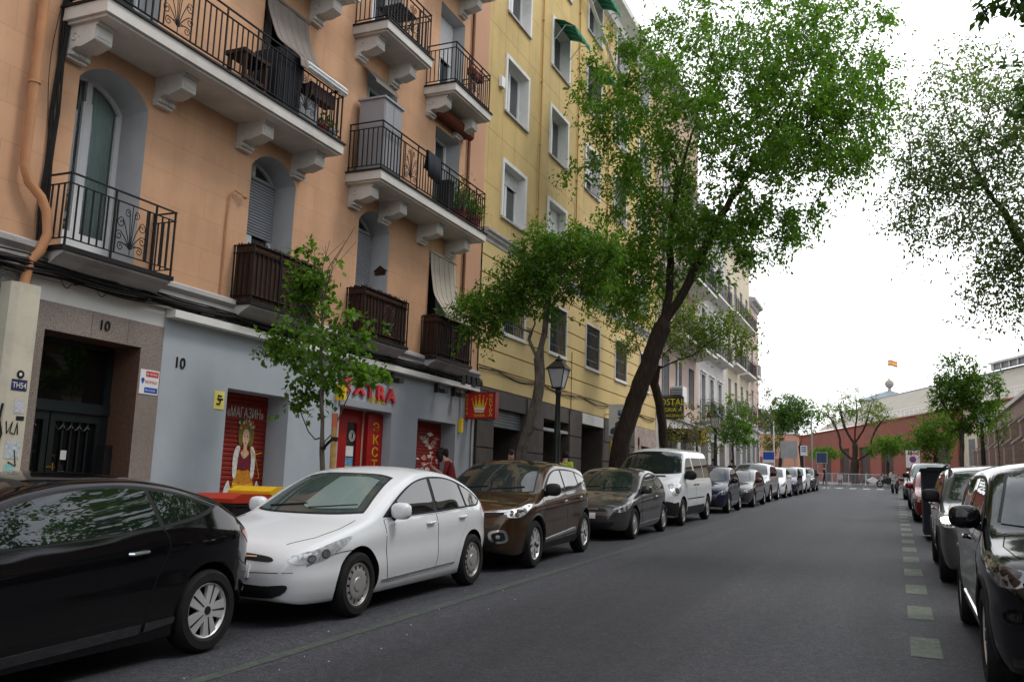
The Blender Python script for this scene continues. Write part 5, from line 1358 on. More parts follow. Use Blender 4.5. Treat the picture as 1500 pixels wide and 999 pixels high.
# stool and other bits on the first long balcony
st = thing('wooden_stool', 'dark brown wooden stool on the long balcony left of the blind', 'stool', (fx(.45), 10.35, 5.79))
b = MB(); b.box(fx(.26), fx(.66), 10.0, 10.62, 6.36, 6.42); b.build('seat', C['wood'], st)
for dx in (.29, .59):
    for yy in (10.04, 10.52):
        b = MB(); b.box(fx(dx), fx(dx+.05), yy, yy+.06, 5.795, 6.36); b.build('leg', C['wood'], st)
for dx in (.31, .61):
    b = MB(); b.box(fx(dx), fx(dx+.02), 10.1, 10.52, 5.98, 6.03); b.build('stretcher', C['wood'], st)
b = MB(); b.box(fx(.20), fx(.70), 10.75, 11.35, 5.795, 6.78); tag(b.build('cloth_screen', C['darkcloth'], None), 'black cloth screen tied inside the long balcony rail under the blind', 'screen')
def pot(label, y, d, z, s, mat, leaves=0, leafmat=None, spread=.25, group=None, seed=1):
    t = thing('plant_pot', label, 'plant', (fx(d), y, z), group)
    b = MB(); b.lathe([(0, z), (.10*s, z), (.14*s, z+.22*s), (.155*s, z+.22*s), (.155*s, z+.26*s), (.13*s, z+.26*s), (.12*s, z+.22*s), (0, z+.21*s)], 18, 'z', (fx(d), y, 0))
    b.build('pot', mat, t, True)
    if leaves:
        r = random.Random(seed); b = MB()
        for k in range(leaves):
            c = Vector((fx(d)+r.gauss(0, spread*.6), y+r.gauss(0, spread), z+.28*s+abs(r.gauss(0, spread*1.1))))
            a = Vector((r.uniform(-1, 1), r.uniform(-1, 1), r.uniform(-.3, 1))).normalized(); e = a.cross(Vector((r.uniform(-1, 1), r.uniform(-1, 1), r.uniform(-1, 1)))).normalized()
            l, w_ = r.uniform(.05, .09), r.uniform(.018, .03)
            b.quad(c, c+a*l*.5+e*w_, c+a*l, c+a*l*.5-e*w_)
        b.build('foliage', leafmat or C['leaf_mid'], t, fix=False)
    return t
pot('red pot with a round green bush at the right end of the second balcony', 17.62, .50, 5.79, 1.35, C['terracotta'], 700, C['leaf_mid'], .24, seed=3)
pot('red pot with a yellowish shrub in the last corner of the second balcony', 18.28, .52, 5.79, 1.3, C['terracotta'], 520, C['leaf_lime'], .20, seed=4)
pot('small red flower pot by the right end post of the first long balcony', 12.15, .55, 5.79, .9, C['terracotta'], 60, C['leaf_dark'], .08, seed=5)
pot('small grey flower pot standing beside the red one on the first long balcony', 12.36, .60, 5.79, .8, C['plastic_grey'], 40, C['leaf_dark'], .07, seed=6)
b = MB(); b.box(fx(.50), fx(.66), 11.6, 12.3, 6.36, 6.55); b.box(fx(.66), fx(.72), 11.6, 12.3, 6.34, 6.57)
tag(b.build('window_box', C['wood'], None), 'dark wooden flower box hung inside the first long balcony rail', 'flower box')
b = MB(); b.ball((fx(.45), 11.48, 6.25), .10, .12, .28); tag(b.build('red_bag', C['redshirt'], None, True), 'red cloth bag hanging behind the first long balcony rail', 'bag')
b = MB(); b.box(fx(.20), fx(.62), 11.25, 11.95, 5.80, 6.3); tag(b.build('storage_box', C['plastic_grey'], None), 'pale grey storage box behind the rails of the first long balcony', 'box')
# bistro table and chair on the third-floor balcony
tb = thing('folding_table', 'black metal folding table on the upper balcony near the top edge', 'table', (fx(.4), 14.75, 8.80))
b = MB()
for k in range(9): b.box(fx(.10+.065*k), fx(.15+.065*k), 14.35, 15.05, 9.47, 9.49)
b.build('tabletop', C['iron'], tb)
for s in (-1, 1):
    b = MB(); b.tube([(fx(.15), 14.7+s*.28, 8.80), (fx(.62), 14.7+s*.28, 9.47)], .012, 6); b.tube([(fx(.62), 14.7+s*.28, 8.80), (fx(.15), 14.7+s*.28, 9.47)], .012, 6); b.build('leg', C['iron'], tb)
for (yy, z_, nm_) in ((17.9, 9.45, 'dark flower box tied to the upper right balcony rail'),):
    b = MB(); b.box(fx(.55), fx(.72), yy-.3, yy+.3, z_, z_+.15)
    for k in range(14): b.ball((fx(.62+random.uniform(-.05, .05)), yy-.28+.04*k, z_+.18), .03, .03, .05, 6, 4)
    tag(b.build('window_box', C['terracotta'], None), nm_, 'flower box')
# small wooden house-shaped ornament in the window reveal
b = MB(); b.box(fx(-.30), fx(-.05), 15.478, 15.497, 4.16, 4.24); b.prism([(-.34, 4.24), (-.01, 4.24), (-.18, 4.36)], lambda a, z: (fx(a), 15.47, z), lambda a, z: (fx(a), 15.497, z))
tag(b.build('wall_ornament', C['wood'], None), 'little house-shaped ornament on the white reveal beside the rolled shutter', 'ornament')

# ------------------------------------------------------------------ the crown sign on its bracket
cs = thing('crown_sign', 'red projecting box sign with a yellow crown above the shop corner', 'sign', (fx(.4), 19.4, 1.8))
b = MB(); b.box(fx(-.0), fx(.80), 19.33, 19.52, 1.49, 2.10)
b.build('sign_box', C['red_sign'], cs)
b = MB(); 
for x0, x1, z0, z1 in ((.0, .80, 2.08, 2.115), (.0, .80, 1.475, 1.51), (.78, .815, 1.475, 2.115), (-.0, .02, 1.475, 2.115)): b.box(fx(x0), fx(x1), 19.325, 19.525, z0, z1)
b.build('sign_frame', M('dark_red_frame', (.25,.01,.01), .4), cs)
cx, cz = fx(.40), 1.70
P = [(-.13,-.03),(.13,-.03),(.20,.24),(.115,.07),(.105,.30),(.045,.07),(0,.33),(-.045,.07),(-.105,.30),(-.115,.07),(-.20,.24)]
b = MB(); b.prism(P, lambda x, z: (cx+x, 19.322, cz+z), lambda x, z: (cx+x, 19.329, cz+z))
for x, z in ((-.20,.25),(-.105,.31),(0,.34),(.105,.31),(.20,.25)): b.ball((cx+x, 19.322, cz+z), .018, .006, .018, 8, 5)
cr = b.build('crown', C['yellow_sign'], cs)
b = MB(); b.box(cx-.13, cx+.13, 19.317, 19.322, cz-.005, cz+.045); b.box(cx-.12, cx+.12, 19.317, 19.322, cz-.07, cz-.04); b.build('crown_band', C['whitepaint'], cr)
for k, ch in enumerate('EXTRA'): text('sign_letter', ch, .10, (fx(.07), 19.322, 2.0-.105*k), cs, C['yellow_sign'], '-y', align='CENTER')
for k, ch in enumerate('ЭКСТРА'): text('sign_letter', ch, .115, (fx(.70), 19.322, 1.98-.088*k), cs, C['yellow_sign'], '-y', align='CENTER', stretch=1.2)
text('sign_letter', 'TIENDA', .085, (fx(.40), 19.322, 1.525), cs, C['yellow_sign'], '-y', align='CENTER')
b = MB(); b.tube([(fx(.05), 19.42, 2.1), (fx(.05), 19.42, 2.3)], .02, 6); b.tube([(fx(.7), 19.42, 2.1), (fx(0.05), 19.42, 2.3)], .012, 6); b.build('bracket', C['iron'], cs)
# ------------------------------------------------------------------ the yellow building
YB = thing('apartment_building', 'yellow panelled block with white window surrounds and dark stone ground floor', 'building', (FX, 29, ground(29)))
A0, A1, TOP = 19.90, 37.75, 18.2
NCOL = 5
ycol = [21.10+3.42*i for i in range(NCOL)]
rows = [(7.06, 8.58), (10.06, 11.60), (12.98, 14.52), (15.92, 17.45)]
up = [(y, y+1.50, a, c) for y in ycol for a, c in rows]
gr = [(21.34+3.44*i, 22.80+3.44*i, 3.95, 5.38) for i in range(NCOL)]
b = MB()
wall_sheet(b, A0, A1, 6.40, TOP, up, .0, 0)
b.box(fx(-12), fx(-.003), A1-.05, A1, 2.3, TOP, 1); b.box(fx(-12), fx(-.003), A0, A0+.05, ground(20), TOP, 1)
b.quad((fx(-12),A0,-1.6), (fx(-12),A1,-1.6), (fx(-12),A1,TOP), (fx(-12),A0,TOP), 1); b.box(fx(-12), fx(0), A0, A1, TOP, TOP+.2, 1)
b.build('panelled_wall', [C['yellow_panel'], C['yellow']], YB)
b = MB()   # rusticated first floor: broad bands with sunk grooves between
grooves = [5.74, 5.27, 4.80, 4.33, 3.86, 3.36, 2.88]
edges = [6.14]+grooves+[2.36]
for z1, z0 in zip(edges[:-1], edges[1:]):
    band = [(o[0], o[1], o[2], o[3]) for o in gr]
    wall_sheet(b, A0, A1, z0+.02, z1-.02, [(o[0], o[1], max(z0+.02, o[2]), min(z1-.02, o[3])) for o in gr if o[2] < z1-.02 and o[3] > z0+.02], .05, 0)
for z in grooves: 
    for y0, y1 in zip([A0]+[o[1] for o in gr], [o[0] for o in gr]+[A1]):
        if gr[0][2] < z < gr[0][3]: b.prism([(.05, z-.02), (.02, z), (.05, z+.02), (0, z+.02), (0, z-.02)], lambda a, zz: (fx(a), y0, zz), lambda a, zz: (fx(a), y1, zz), 1)
    if not (gr[0][2] < z < gr[0][3]): b.prism([(.05, z-.02), (.02, z), (.05, z+.02), (0, z+.02), (0, z-.02)], lambda a, zz: (fx(a), A0, zz), lambda a, zz: (fx(a), A1, zz), 1)
b.quad((fx(.05),A0,2.38), (fx(-.2),A0,2.38), (fx(-.2),A1,2.38), (fx(.05),A1,2.38), 0)
b.build('rusticated_wall', [C['yellow'], C['ochre']], YB)
b = MB(); b.prism([(0, 6.12), (.07, 6.12), (.08, 6.20), (.14, 6.26), (.14, 6.31), (.20, 6.36), (.20, 6.42), (0, 6.44)], lambda a, z: (fx(a), A0, z), lambda a, z: (fx(a), A1, z)); b.build('string_course', C['cornice'], YB)
b = MB(); b.prism([(0, TOP-.7), (.15, TOP-.65), (.2, TOP-.4), (.5, TOP-.25), (.62, TOP-.2), (.62, TOP+.05), (0, TOP+.1)], lambda a, z: (fx(a), A0, z), lambda a, z: (fx(a), A1, z)); b.build('cornice', C['white_trim'], YB)
ri = random.Random(12)
for i, y in enumerate(ycol):
    for j, (z0, z1) in enumerate(rows):
        sh_ = {(0,0): .26, (1,0): .55, (2,0): .3, (0,1): 0, (0,2): .0, (1,1): 0, (1,2): 0, (0,3): 0}.get((i, j), ri.choice((0, 0, .3, .6)))
        w = casement(YB, (y, y+1.5, z0, z1), .25, shutter=sh_, leaves=2, rev=C['white_trim'], frame=C['upvc'])
        b = MB()
        o = (y-.11, y+1.61, z0-.02, z1+.11)
        for a in ((o[0], y, z0, o[3]), (y+1.5, o[1], z0, o[3]), (y, y+1.5, z1, o[3])): b.box(fx(.0), fx(.045), a[0], a[1], a[2], a[3])
        b.build('surround', C['white_trim'], w)
        b = MB(); b.box(fx(-.24), fx(.07), y-.09, y+1.59, z0-.06, z0-.002); b.build('sill', C['cornice'], w)
for i, o in enumerate(gr):
    w = casement(YB, o, .24, shutter=.0, leaves=2, rev=C['yellow'], frame=C['shutterbox'], glass=C['black'])
    b = MB(); ring(b, (o[0]-.06, o[1]+.06, o[2]-.06, o[3]+.06), .06, .03, .075); b.box(fx(.03), fx(.12), o[0]-.09, o[1]+.09, o[2]-.11, o[2]-.06); b.build('surround', C['white_trim'], w)
    b = MB()
    for k in range(1, 12): 
        y = o[0]+(o[1]-o[0])*k/12; b.box(fx(.005), fx(.023), y-.009, y+.009, o[2], o[3])
    for z in (o[2]+.25, o[3]-.25, (o[2]+o[3])/2): b.box(fx(.003), fx(.025), o[0], o[1], z-.012, z+.012)
    b.build('grille', M('grille_blue_grey', (.055,.06,.075), .5) if i == 0 else bpy.data.materials['grille_blue_grey'], w)
for y in (23.62, 26.98, 30.4): 
    b = MB(); b.tube([(fx(.045), y, TOP-.7), (fx(.045), y, 6.45)], .022, 6)
    for z in (8, 10, 12, 14, 16): b.box(fx(0), fx(.075), y-.03, y+.03, z, z+.03)
    b.build('gas_pipe', C['ochre'], YB)
b = MB(); b.tube([(fx(.20), 24.9, 17.6), (fx(.20), 33.0, 14.75)], .05, 8); b.tube([(fx(.26), 24.9, 17.6), (fx(.26), 33.0, 14.72)], .03, 6)
tag(b.build('sloping_duct', C['white_trim'], None, True), 'long pale pipe sloping across the upper yellow facade', 'pipe')
# awnings over some windows
def awning(label, y, ztop, drop, out):
    t = thing('window_awning', label, 'awning', (FX, y+.75, ztop), 'green striped window awnings on the yellow block')
    b = MB(); n = 20
    for k in range(n):
        ya, yb = y+1.5*k/n, y+1.5*(k+1)/n; m = 1 if k % 5 == 4 else 0
        pr = [(.02, ztop), (out*.5, ztop-drop*.32), (out, ztop-drop), (out+.01, ztop-drop-.16-.03*(k % 2))]
        for p, q in zip(pr[:-1], pr[1:]): b.quad((fx(p[0]),ya,p[1]), (fx(p[0]),yb,p[1]), (fx(q[0]),yb,q[1]), (fx(q[0]),ya,q[1]), m)
    c = b.build('awning_cloth', [C['green_awning'], M('awning_stripe', (.10,.42,.28), .75) if 'awning_stripe' not in bpy.data.materials else bpy.data.materials['awning_stripe']], t, True)
    c.modifiers.new('t', 'SOLIDIFY').thickness = .008
    for s in (.02, 1.48):
        b = MB(); b.tube([(fx(.02), y+s, ztop-.75), (fx(out*.55), y+s, ztop-drop*.75), (fx(out), y+s, ztop-drop)], .014, 6); b.build('awning_arm', C['steel'], t)
for (i, j, lb, dr, ou) in ((1, 2, 'green awning over the second-column window under the sloping pipe', .38, .75), (2, 2, 'green awning over the third-column window just left of the tree crown', .40, .8), (2, 3, 'green awning high up beside the white cornice', .35, .75), (1, 3, 'green awning cut by the top edge of the yellow block', .3, .6), (3, 1, 'green awning half hidden in the tree crown', .4, .8), (3, 0, 'lowest green awning behind the big tree', .4, .8)):
    awning(lb, ycol[i], rows[j][1]+.03, dr, ou)
b = MB(); b.box(fx(.01), fx(.10), 20.60, 20.82, 10.55, 10.85); tag(b.build('vent_box', C['whitepaint'], None), 'small white box fixed beside the upper yellow-block window', 'vent box')
# dark stone ground floor
YG = -1.6
b = MB()
sops = [(20.94, 23.15, YG, 1.90), (24.46, 26.72, YG, 1.90), (27.90, 30.18, YG, 1.98), (31.85, 33.6, YG, 1.7)]
wall_sheet(b, A0, 34.40, YG, 2.36, sops, .04)
for y0, y1, z0, z1 in sops:
    for y in (y0, y1): b.quad((fx(.04),y,z0), (fx(.04),y,z1), (fx(-1.1),y,z1), (fx(-1.1),y,z0))
    b.quad((fx(.04),y0,z1), (fx(.04),y1,z1), (fx(-1.1),y1,z1), (fx(-1.1),y0,z1))
b.build('stone_base', C['brownstone'], YB)
b = MB()
for y0, y1 in ((A0+.02, 20.92), (23.17, 24.44), (26.74, 27.88), (30.2, 31.83), (33.62, 34.38)):
    b = MB()
    for z0, z1 in ((-1.3, -.62), (-.58, .10), (.14, .82), (.86, 1.5), (1.54, 2.33)): b.box(fx(.043), fx(.075), y0, y1, z0, z1)
    b.box(fx(.03), fx(.0415), y0+.01, y1-.01, -1.3, 2.33)
    b.build('rusticated_pier', C['brownstone'], YB)
for k, (y0, y1, z0, z1) in enumerate(sops):
    b = MB(); b.quad((fx(-1.05),y0,z0), (fx(-1.05),y1,z0), (fx(-1.05),y1,z1), (fx(-1.05),y0,z1)); b.build('dark_opening', C['black'], YB)
    b = MB(); b.box(fx(-1.0), fx(-.95), y0+.9, y0+.98, z0, z1-.5); b.box(fx(-1.0), fx(-.95), y0+.1, y1-.1, z1-.56, z1-.5); b.build('door_frame', C['shutterbox'] if k == 2 else C['darkalloy'], YB)
b = MB(); b.box(fx(.05), fx(.10), 27.90, 30.18, 1.99, 2.34); b.build('fascia_panel', C['white_trim'], YB)
b = MB(); ribbed(b, 20.94, 23.15, 1.42, 1.90, -.12); b.build('rolled_shutter', C['greyglass'], YB)
b = MB(); b.box(fx(-.2), fx(.03), 24.46, 26.72, 1.55, 1.64); b.build('lintel_rail', C['steel'], YB)
b = MB()   # marble door case
wall_sheet(b, 34.40, A1, YG, 2.36, [(35.2, 36.6, YG, 1.6)], .07)
for y in (35.2, 36.6): b.quad((fx(.07),y,YG), (fx(.07),y,1.6), (fx(-.4),y,1.6), (fx(-.4),y,YG))
b.box(fx(.07), fx(.12), 34.9, 35.18, YG, 1.9); b.box(fx(.07), fx(.12), 36.62, 36.9, YG, 1.9); b.box(fx(.07), fx(.13), 34.9, 36.9, 1.62, 1.95)
b.build('marble_portal', C['pinkstone'], YB)
b = MB(); b.quad((fx(-.35),35.2,YG), (fx(-.35),36.6,YG), (fx(-.35),36.6,1.6), (fx(-.35),35.2,1.6)); b.build('portal_door', C['wood'], YB)
b = MB(); P = [(fx(.09+.02*math.sin(i)), A0+i*.5, 2.80+.05*math.sin(i*.9)-.03*abs(math.sin(i*1.7))) for i in range(36)]; b.tube(P, .018, 5)
P = [(fx(.085), A0+i*.5, 2.84+.03*math.sin(i*.7+1)) for i in range(36)]; b.tube(P, .012, 5)
b.tube([(fx(.07), 26.8, 2.8), (fx(.07), 26.82, 2.2)], .012, 5); b.tube([(fx(.07), 26.8, 4.2), (fx(.07), 26.8, 2.8)], .010, 5)
tag(b.build('facade_cable', C['cable'], None), 'thin dark cables strung along the yellow facade above the stone base', 'cable')
# perpendicular white sign board with a crest
cp = thing('notice_board', 'white board with blue crest and a drawn figure, half behind the leaning trunk', 'sign', (fx(.5), 30.5, 2.3))
b = MB(); b.box(fx(.20), fx(.95), 30.48, 30.54, 1.75, 2.86); b.build('board', C['whitepaint'], cp)
b = MB(); b.prism([(0,.0),(.05,.06),(.05,.16),(-.05,.16),(-.05,.06)], lambda x, z: (fx(.58)+x, 30.474, 2.42+z), lambda x, z: (fx(.58)+x, 30.48, 2.42+z)); b.box(fx(.52), fx(.64), 30.474, 30.48, 2.35, 2.39); b.prism([(-.05,.18),(.05,.18),(.06,.24),(0,.21),(-.06,.24)], lambda x, z: (fx(.58)+x, 30.474, 2.42+z), lambda x, z: (fx(.58)+x, 30.48, 2.42+z)); b.build('crest', C['blue_sign'], cp)
b = MB(); b.prism(smooth_loop([(-.2,-.05),(-.22,.12),(-.08,.2),(-.06,.34),(.05,.40),(.14,.30),(.10,.18),(.2,.10),(.22,-.05)]), lambda x, z: (fx(.50)+x, 30.474, 1.85+z), lambda x, z: (fx(.50)+x, 30.48, 1.85+z)); b.build('drawn_figure', M('print_grey', (.10,.10,.11), .6, var=.5, scale=16), cp)
b = MB(); b.tube([(fx(.0), 30.51, 2.5), (fx(.2), 30.51, 2.5)], .02, 6); b.tube([(fx(.0), 30.51, 2.0), (fx(.2), 30.51, 2.0)], .02, 6); b.build('bracket', C['steel'], cp)
b = MB(); b.box(fx(.08), fx(.13), 31.1, 31.7, .4, 1.6)
for k in range(5): b.box(fx(.131), fx(.134), 31.15, 31.65, .55+.2*k, .63+.2*k, 1)
tag(b.build('menu_board', [C['yellow_sign'], C['wood']], None), 'narrow yellow board on the wall below the white crest board', 'sign')
# ------------------------------------------------------------------ the buildings farther along the left side
def simple_door(parent, o, depth, glassmat=None, leaf=None, name='balcony_door'):
    b = MB(); reveal(b, o, 0, -depth, 0); ring(b, o, .06, -depth-.04, -depth, 1); y = (o[0]+o[1])/2; b.box(fx(-depth-.03), fx(-depth+.005), y-.04, y+.04, o[2], o[3], 1)
    w = b.build(name, [C['reveal'], leaf or C['door_wood']], parent)
    g = MB(); fill(g, (o[0]+.02, o[1]-.02, o[2]+.02, o[3]-.02), -depth-.02); g.build('pane', glassmat or C['glass'], w)
    return w
def row_house(label, y0, y1, top, mat, cols_, rows_, bal, groundmat, gtop, rail_d=.7, trim=None, shop=None, corn=None):
    H = thing('apartment_building', label, 'building', (FX, (y0+y1)/2, ground((y0+y1)/2)))
    ops_ = [(y, y+w, a, c) for y, w in cols_ for a, c in rows_]
    b = MB(); wall_sheet(b, y0, y1, gtop, top, ops_)
    b.box(fx(-12), fx(-.003), y0, y0+.04, -1, top); b.box(fx(-12), fx(-.003), y1-.04, y1, -1, top); b.box(fx(-12), fx(0), y0, y1, top, top+.15)
    b.quad((fx(-12),y0,-1), (fx(-12),y1,-1), (fx(-12),y1,top), (fx(-12),y0,top))
    b.build('wall', mat, H)
    b = MB(); b.prism([(0, top-.5), (.1, top-.45), (.15, top-.25), (.42, top-.12), (.42, top+.1), (0, top+.16)], lambda a, z: (fx(a), y0, z), lambda a, z: (fx(a), y1, z)); b.build('cornice', corn or C['cornice'], H)
    for k, o in enumerate(ops_):
        w = simple_door(H, o, .24, leaf=C['door_wood'] if k % 3 else C['upvc'])
        if trim:
            b = MB()
            for a in ((o[0]-.12, o[0], o[2], o[3]+.12), (o[1], o[1]+.12, o[2], o[3]+.12), (o[0], o[1], o[3], o[3]+.12)): b.box(fx(0), fx(.04), *a)
            b.box(fx(0), fx(.14), o[0]-.16, o[1]+.16, o[3]+.12, o[3]+.2); b.build('surround', trim, w)
    for (a, c, z) in bal:
        b = MB(); b.prism([(0, z-.24), (rail_d*.5, z-.16), (rail_d, z-.12), (rail_d, z), (0, z)], lambda d, zz: (fx(d), a, zz), lambda d, zz: (fx(d), c, zz))
        bl_ = b.build('balcony', C['white_trim'], H)
        railing(bl_, a+.04, c-.04, rail_d-.05, z, z+.98, .16)
    b = MB(); sops_ = [(y, y+w, -1.2, gtop-.6) for y, w in (shop or [])]
    wall_sheet(b, y0, y1, -1.2, gtop, sops_, .05)
    for o in sops_: 
        for y in o[:2]: b.quad((fx(.05),y,o[2]), (fx(.05),y,o[3]), (fx(-.4),y,o[3]), (fx(-.4),y,o[2]))
        b.quad((fx(.05),o[0],o[3]), (fx(.05),o[1],o[3]), (fx(-.4),o[1],o[3]), (fx(-.4),o[0],o[3]))
    b.build('ground_floor_wall', groundmat, H)
    for k, o in enumerate(sops_):
        b = MB(); b.quad((fx(-.36),o[0],o[2]), (fx(-.36),o[1],o[2]), (fx(-.36),o[1],o[3]), (fx(-.36),o[0],o[3])); b.build('shop_window', C['glass'] if k % 2 else C['black'], H)
    b = MB(); b.box(fx(0), fx(.16), y0, y1, gtop-.05, gtop+.12); b.build('string_course', C['cornice'], H)
    return H
# guest house: whitish rendered block with a deep canopy slab over its first floor
H1 = row_house('whitish guest house with a deep slab balcony and dark sign board', 37.80, 46.9, 19.6, C['beige_wall'], [(38.9, 1.4), (41.6, 1.3), (44.5, 1.3)],
    [(3.95, 6.0), (7.0, 9.2), (10.2, 12.4), (13.4, 15.6)], [(38.4, 46.3, 6.75), (38.4, 46.3, 9.95), (38.4, 46.3, 13.1)], C['white_wall'], 3.2, 1.15, shop=[(38.6, 2.2), (42.6, 3.2)])
b = MB(); b.box(fx(.01), fx(.06), 37.85, 46.8, 3.35, 6.50); 
wm = MB(); wall_sheet(wm, 37.82, 46.85, 3.34, 6.50, [(38.9, 40.3, 3.95, 6.0), (41.6, 42.9, 3.95, 6.0), (44.5, 45.8, 3.95, 6.0)], .03); wm.build('pink_first_floor', C['pink_wall'], H1)
# older white house with mouldings
H2 = row_house('old white house with moulded window hoods and long iron balconies', 46.95, 55.4, 15.2, C['white_wall'], [(47.7, 1.1), (50.1, 1.1), (52.6, 1.1)],
    [(3.75, 6.1), (7.5, 9.8), (11.0, 13.2)], [(47.4, 49.1, 3.7), (49.8, 51.5, 3.7), (52.3, 54.0, 3.7), (47.2, 54.4, 7.4), (47.2, 54.4, 10.9)], C['white_wall'], 3.2, .62, trim=C['white_trim'], shop=[(47.4, 2.0), (50.2, 1.8), (52.8, 1.8)])
H3 = row_house('cream house with dark balcony doors and many iron balconies', 55.45, 65.2, 16.2, C['cream_wall'], [(56.2, 1.0), (58.6, 1.0), (61.0, 1.0), (63.4, 1.0)],
    [(4.6, 6.9), (7.9, 10.2), (11.2, 13.4)], [(56.0, 57.4, 4.5), (58.3, 59.8, 4.5), (60.7, 62.2, 4.5), (63.1, 64.6, 4.5), (55.9, 59.9, 7.8), (60.6, 64.7, 7.8), (55.9, 64.7, 11.1)], C['cornice'], 4.1, .6, shop=[(56.0, 1.8), (58.6, 1.7), (61.2, 1.6), (63.3, 1.4)])
H4 = row_house('narrow pinkish end house with a plain corner strip at the far end', 65.25, 69.4, 13.8, C['pink_wall'], [(65.9, .9)], [(5.0, 7.2), (8.2, 10.4)], [(65.6, 67.2, 4.95), (65.6, 67.2, 8.15)], C['cornice'], 4.3, .55, shop=[(65.8, 1.2), (67.6, 1.2)])
# cooling unit, hostal board and awning board
ac = thing('air_conditioner', 'white air conditioner on the pinkish first floor above the dark guest-house sign', 'air conditioner', (fx(.4), 40.95, 4.2))
b = MB(); b.box(fx(.10), fx(.62), 40.5, 41.35, 3.92, 4.62); b.build('casing', C['whitepaint'], ac)
b = MB()
for k in range(8): b.box(fx(.12), fx(.60), 40.485, 40.499, 4.0+.07*k, 4.04+.07*k)
b.build('grille', C['greyglass'], ac)
b = MB(); b.tube([(fx(.3), 40.9, 4.62), (fx(.3), 40.9, 6.6)], .03, 6); b.build('drip_pipe', C['whitepaint'], ac)
hs = thing('guest_house_sign', 'black projecting board with yellow guest-house lettering behind the leaning trunks', 'sign', (fx(.5), 38.5, 3.4))
b = MB(); b.box(fx(-.15), fx(1.10), 38.45, 38.62, 2.95, 3.93); b.build('board', C['acrylic_black'], hs)
text('lettering', 'HOSTAL', .40, (fx(.475), 38.448, 3.56), hs, C['sign_yellow'], '-y', align='CENTER', stretch=.92)
text('lettering', 'ALEGRIA ★', .235, (fx(.475), 38.448, 3.27), hs, C['sign_yellow'], '-y', align='CENTER', stretch=1.0)
text('lettering', '1º Y 2º ASCENSOR', .17, (fx(.475), 38.448, 3.04), hs, C['sign_yellow'], '-y', align='CENTER', stretch=.92)
b = MB(); b.tube([(fx(0), 38.53, 3.98), (fx(1.0), 38.53, 3.98)], .025, 6); b.build('bracket', C['iron'], hs)
bs = thing('awning_board', 'dark brown canopy board with two small white marks below the guest-house sign', 'canopy', (fx(.7), 40, 2.4))
b = MB(); b.box(fx(.02), fx(1.05), 39.6, 42.0, 2.12, 2.62); b.build('canopy_box', C['brown_sign'], bs)
for dx in (.62, .82): 
    b = MB(); b.lathe([(0, 0), (.045, .001), (.045, .004)], 12, 'y', (fx(dx), 39.592, 2.42)); b.build('white_mark', C['whitepaint'], bs)
ys = thing('shop_sign', 'small yellow and brown projecting sign beside the dark canopy board', 'sign', (fx(1.2), 41.5, 2.3))
b = MB(); b.box(fx(.9), fx(1.38), 42.05, 42.15, 2.12, 2.72); b.build('board', C['brown_sign'], ys)
b = MB(); b.box(fx(1.16), fx(1.38), 42.03, 42.05, 2.30, 2.72); b.box(fx(.9), fx(1.38), 42.03, 42.05, 2.12, 2.28); b.build('yellow_panel', C['yellow_sign'], ys)
b = MB(); b.tube([(fx(.0), 42.1, 2.6), (fx(.9), 42.1, 2.6)], .02, 6); b.build('bracket', C['iron'], ys)
rs = thing('round_sign', 'round white ring sign sticking out of the old white house', 'sign', (fx(1.2), 50, 2.6))
b = MB(); b.lathe([(.0, -.02), (.36, -.02), (.36, .02), (0, .02)], 24, 'y', (fx(1.0), 49.8, 2.75)); b.build('disc', C['whitepaint'], rs)
b = MB(); b.lathe([(.20, -.028), (.27, -.028), (.27, -.021), (.20, -.021)], 24, 'y', (fx(1.0), 49.8, 2.75), closed=True); b.box(fx(.9), fx(1.1), 49.771, 49.779, 2.70, 2.80); b.build('ring_mark', C['shutterbox'], rs)
b = MB(); b.tube([(fx(0), 49.8, 2.75), (fx(.64), 49.8, 2.75)], .025, 6); b.build('bracket', C['iron'], rs)
# wall plants in pots on the balconies of the white house
pot('bushy green plant on the first balcony of the old white house', 48.3, .4, 3.70, 1.4, C['terracotta'], 260, C['leaf_dark'], .32, seed=15)
pot('green potted plant on the second balcony of the old white house', 50.7, .4, 3.70, 1.3, C['terracotta'], 220, C['leaf_dark'], .30, seed=16)
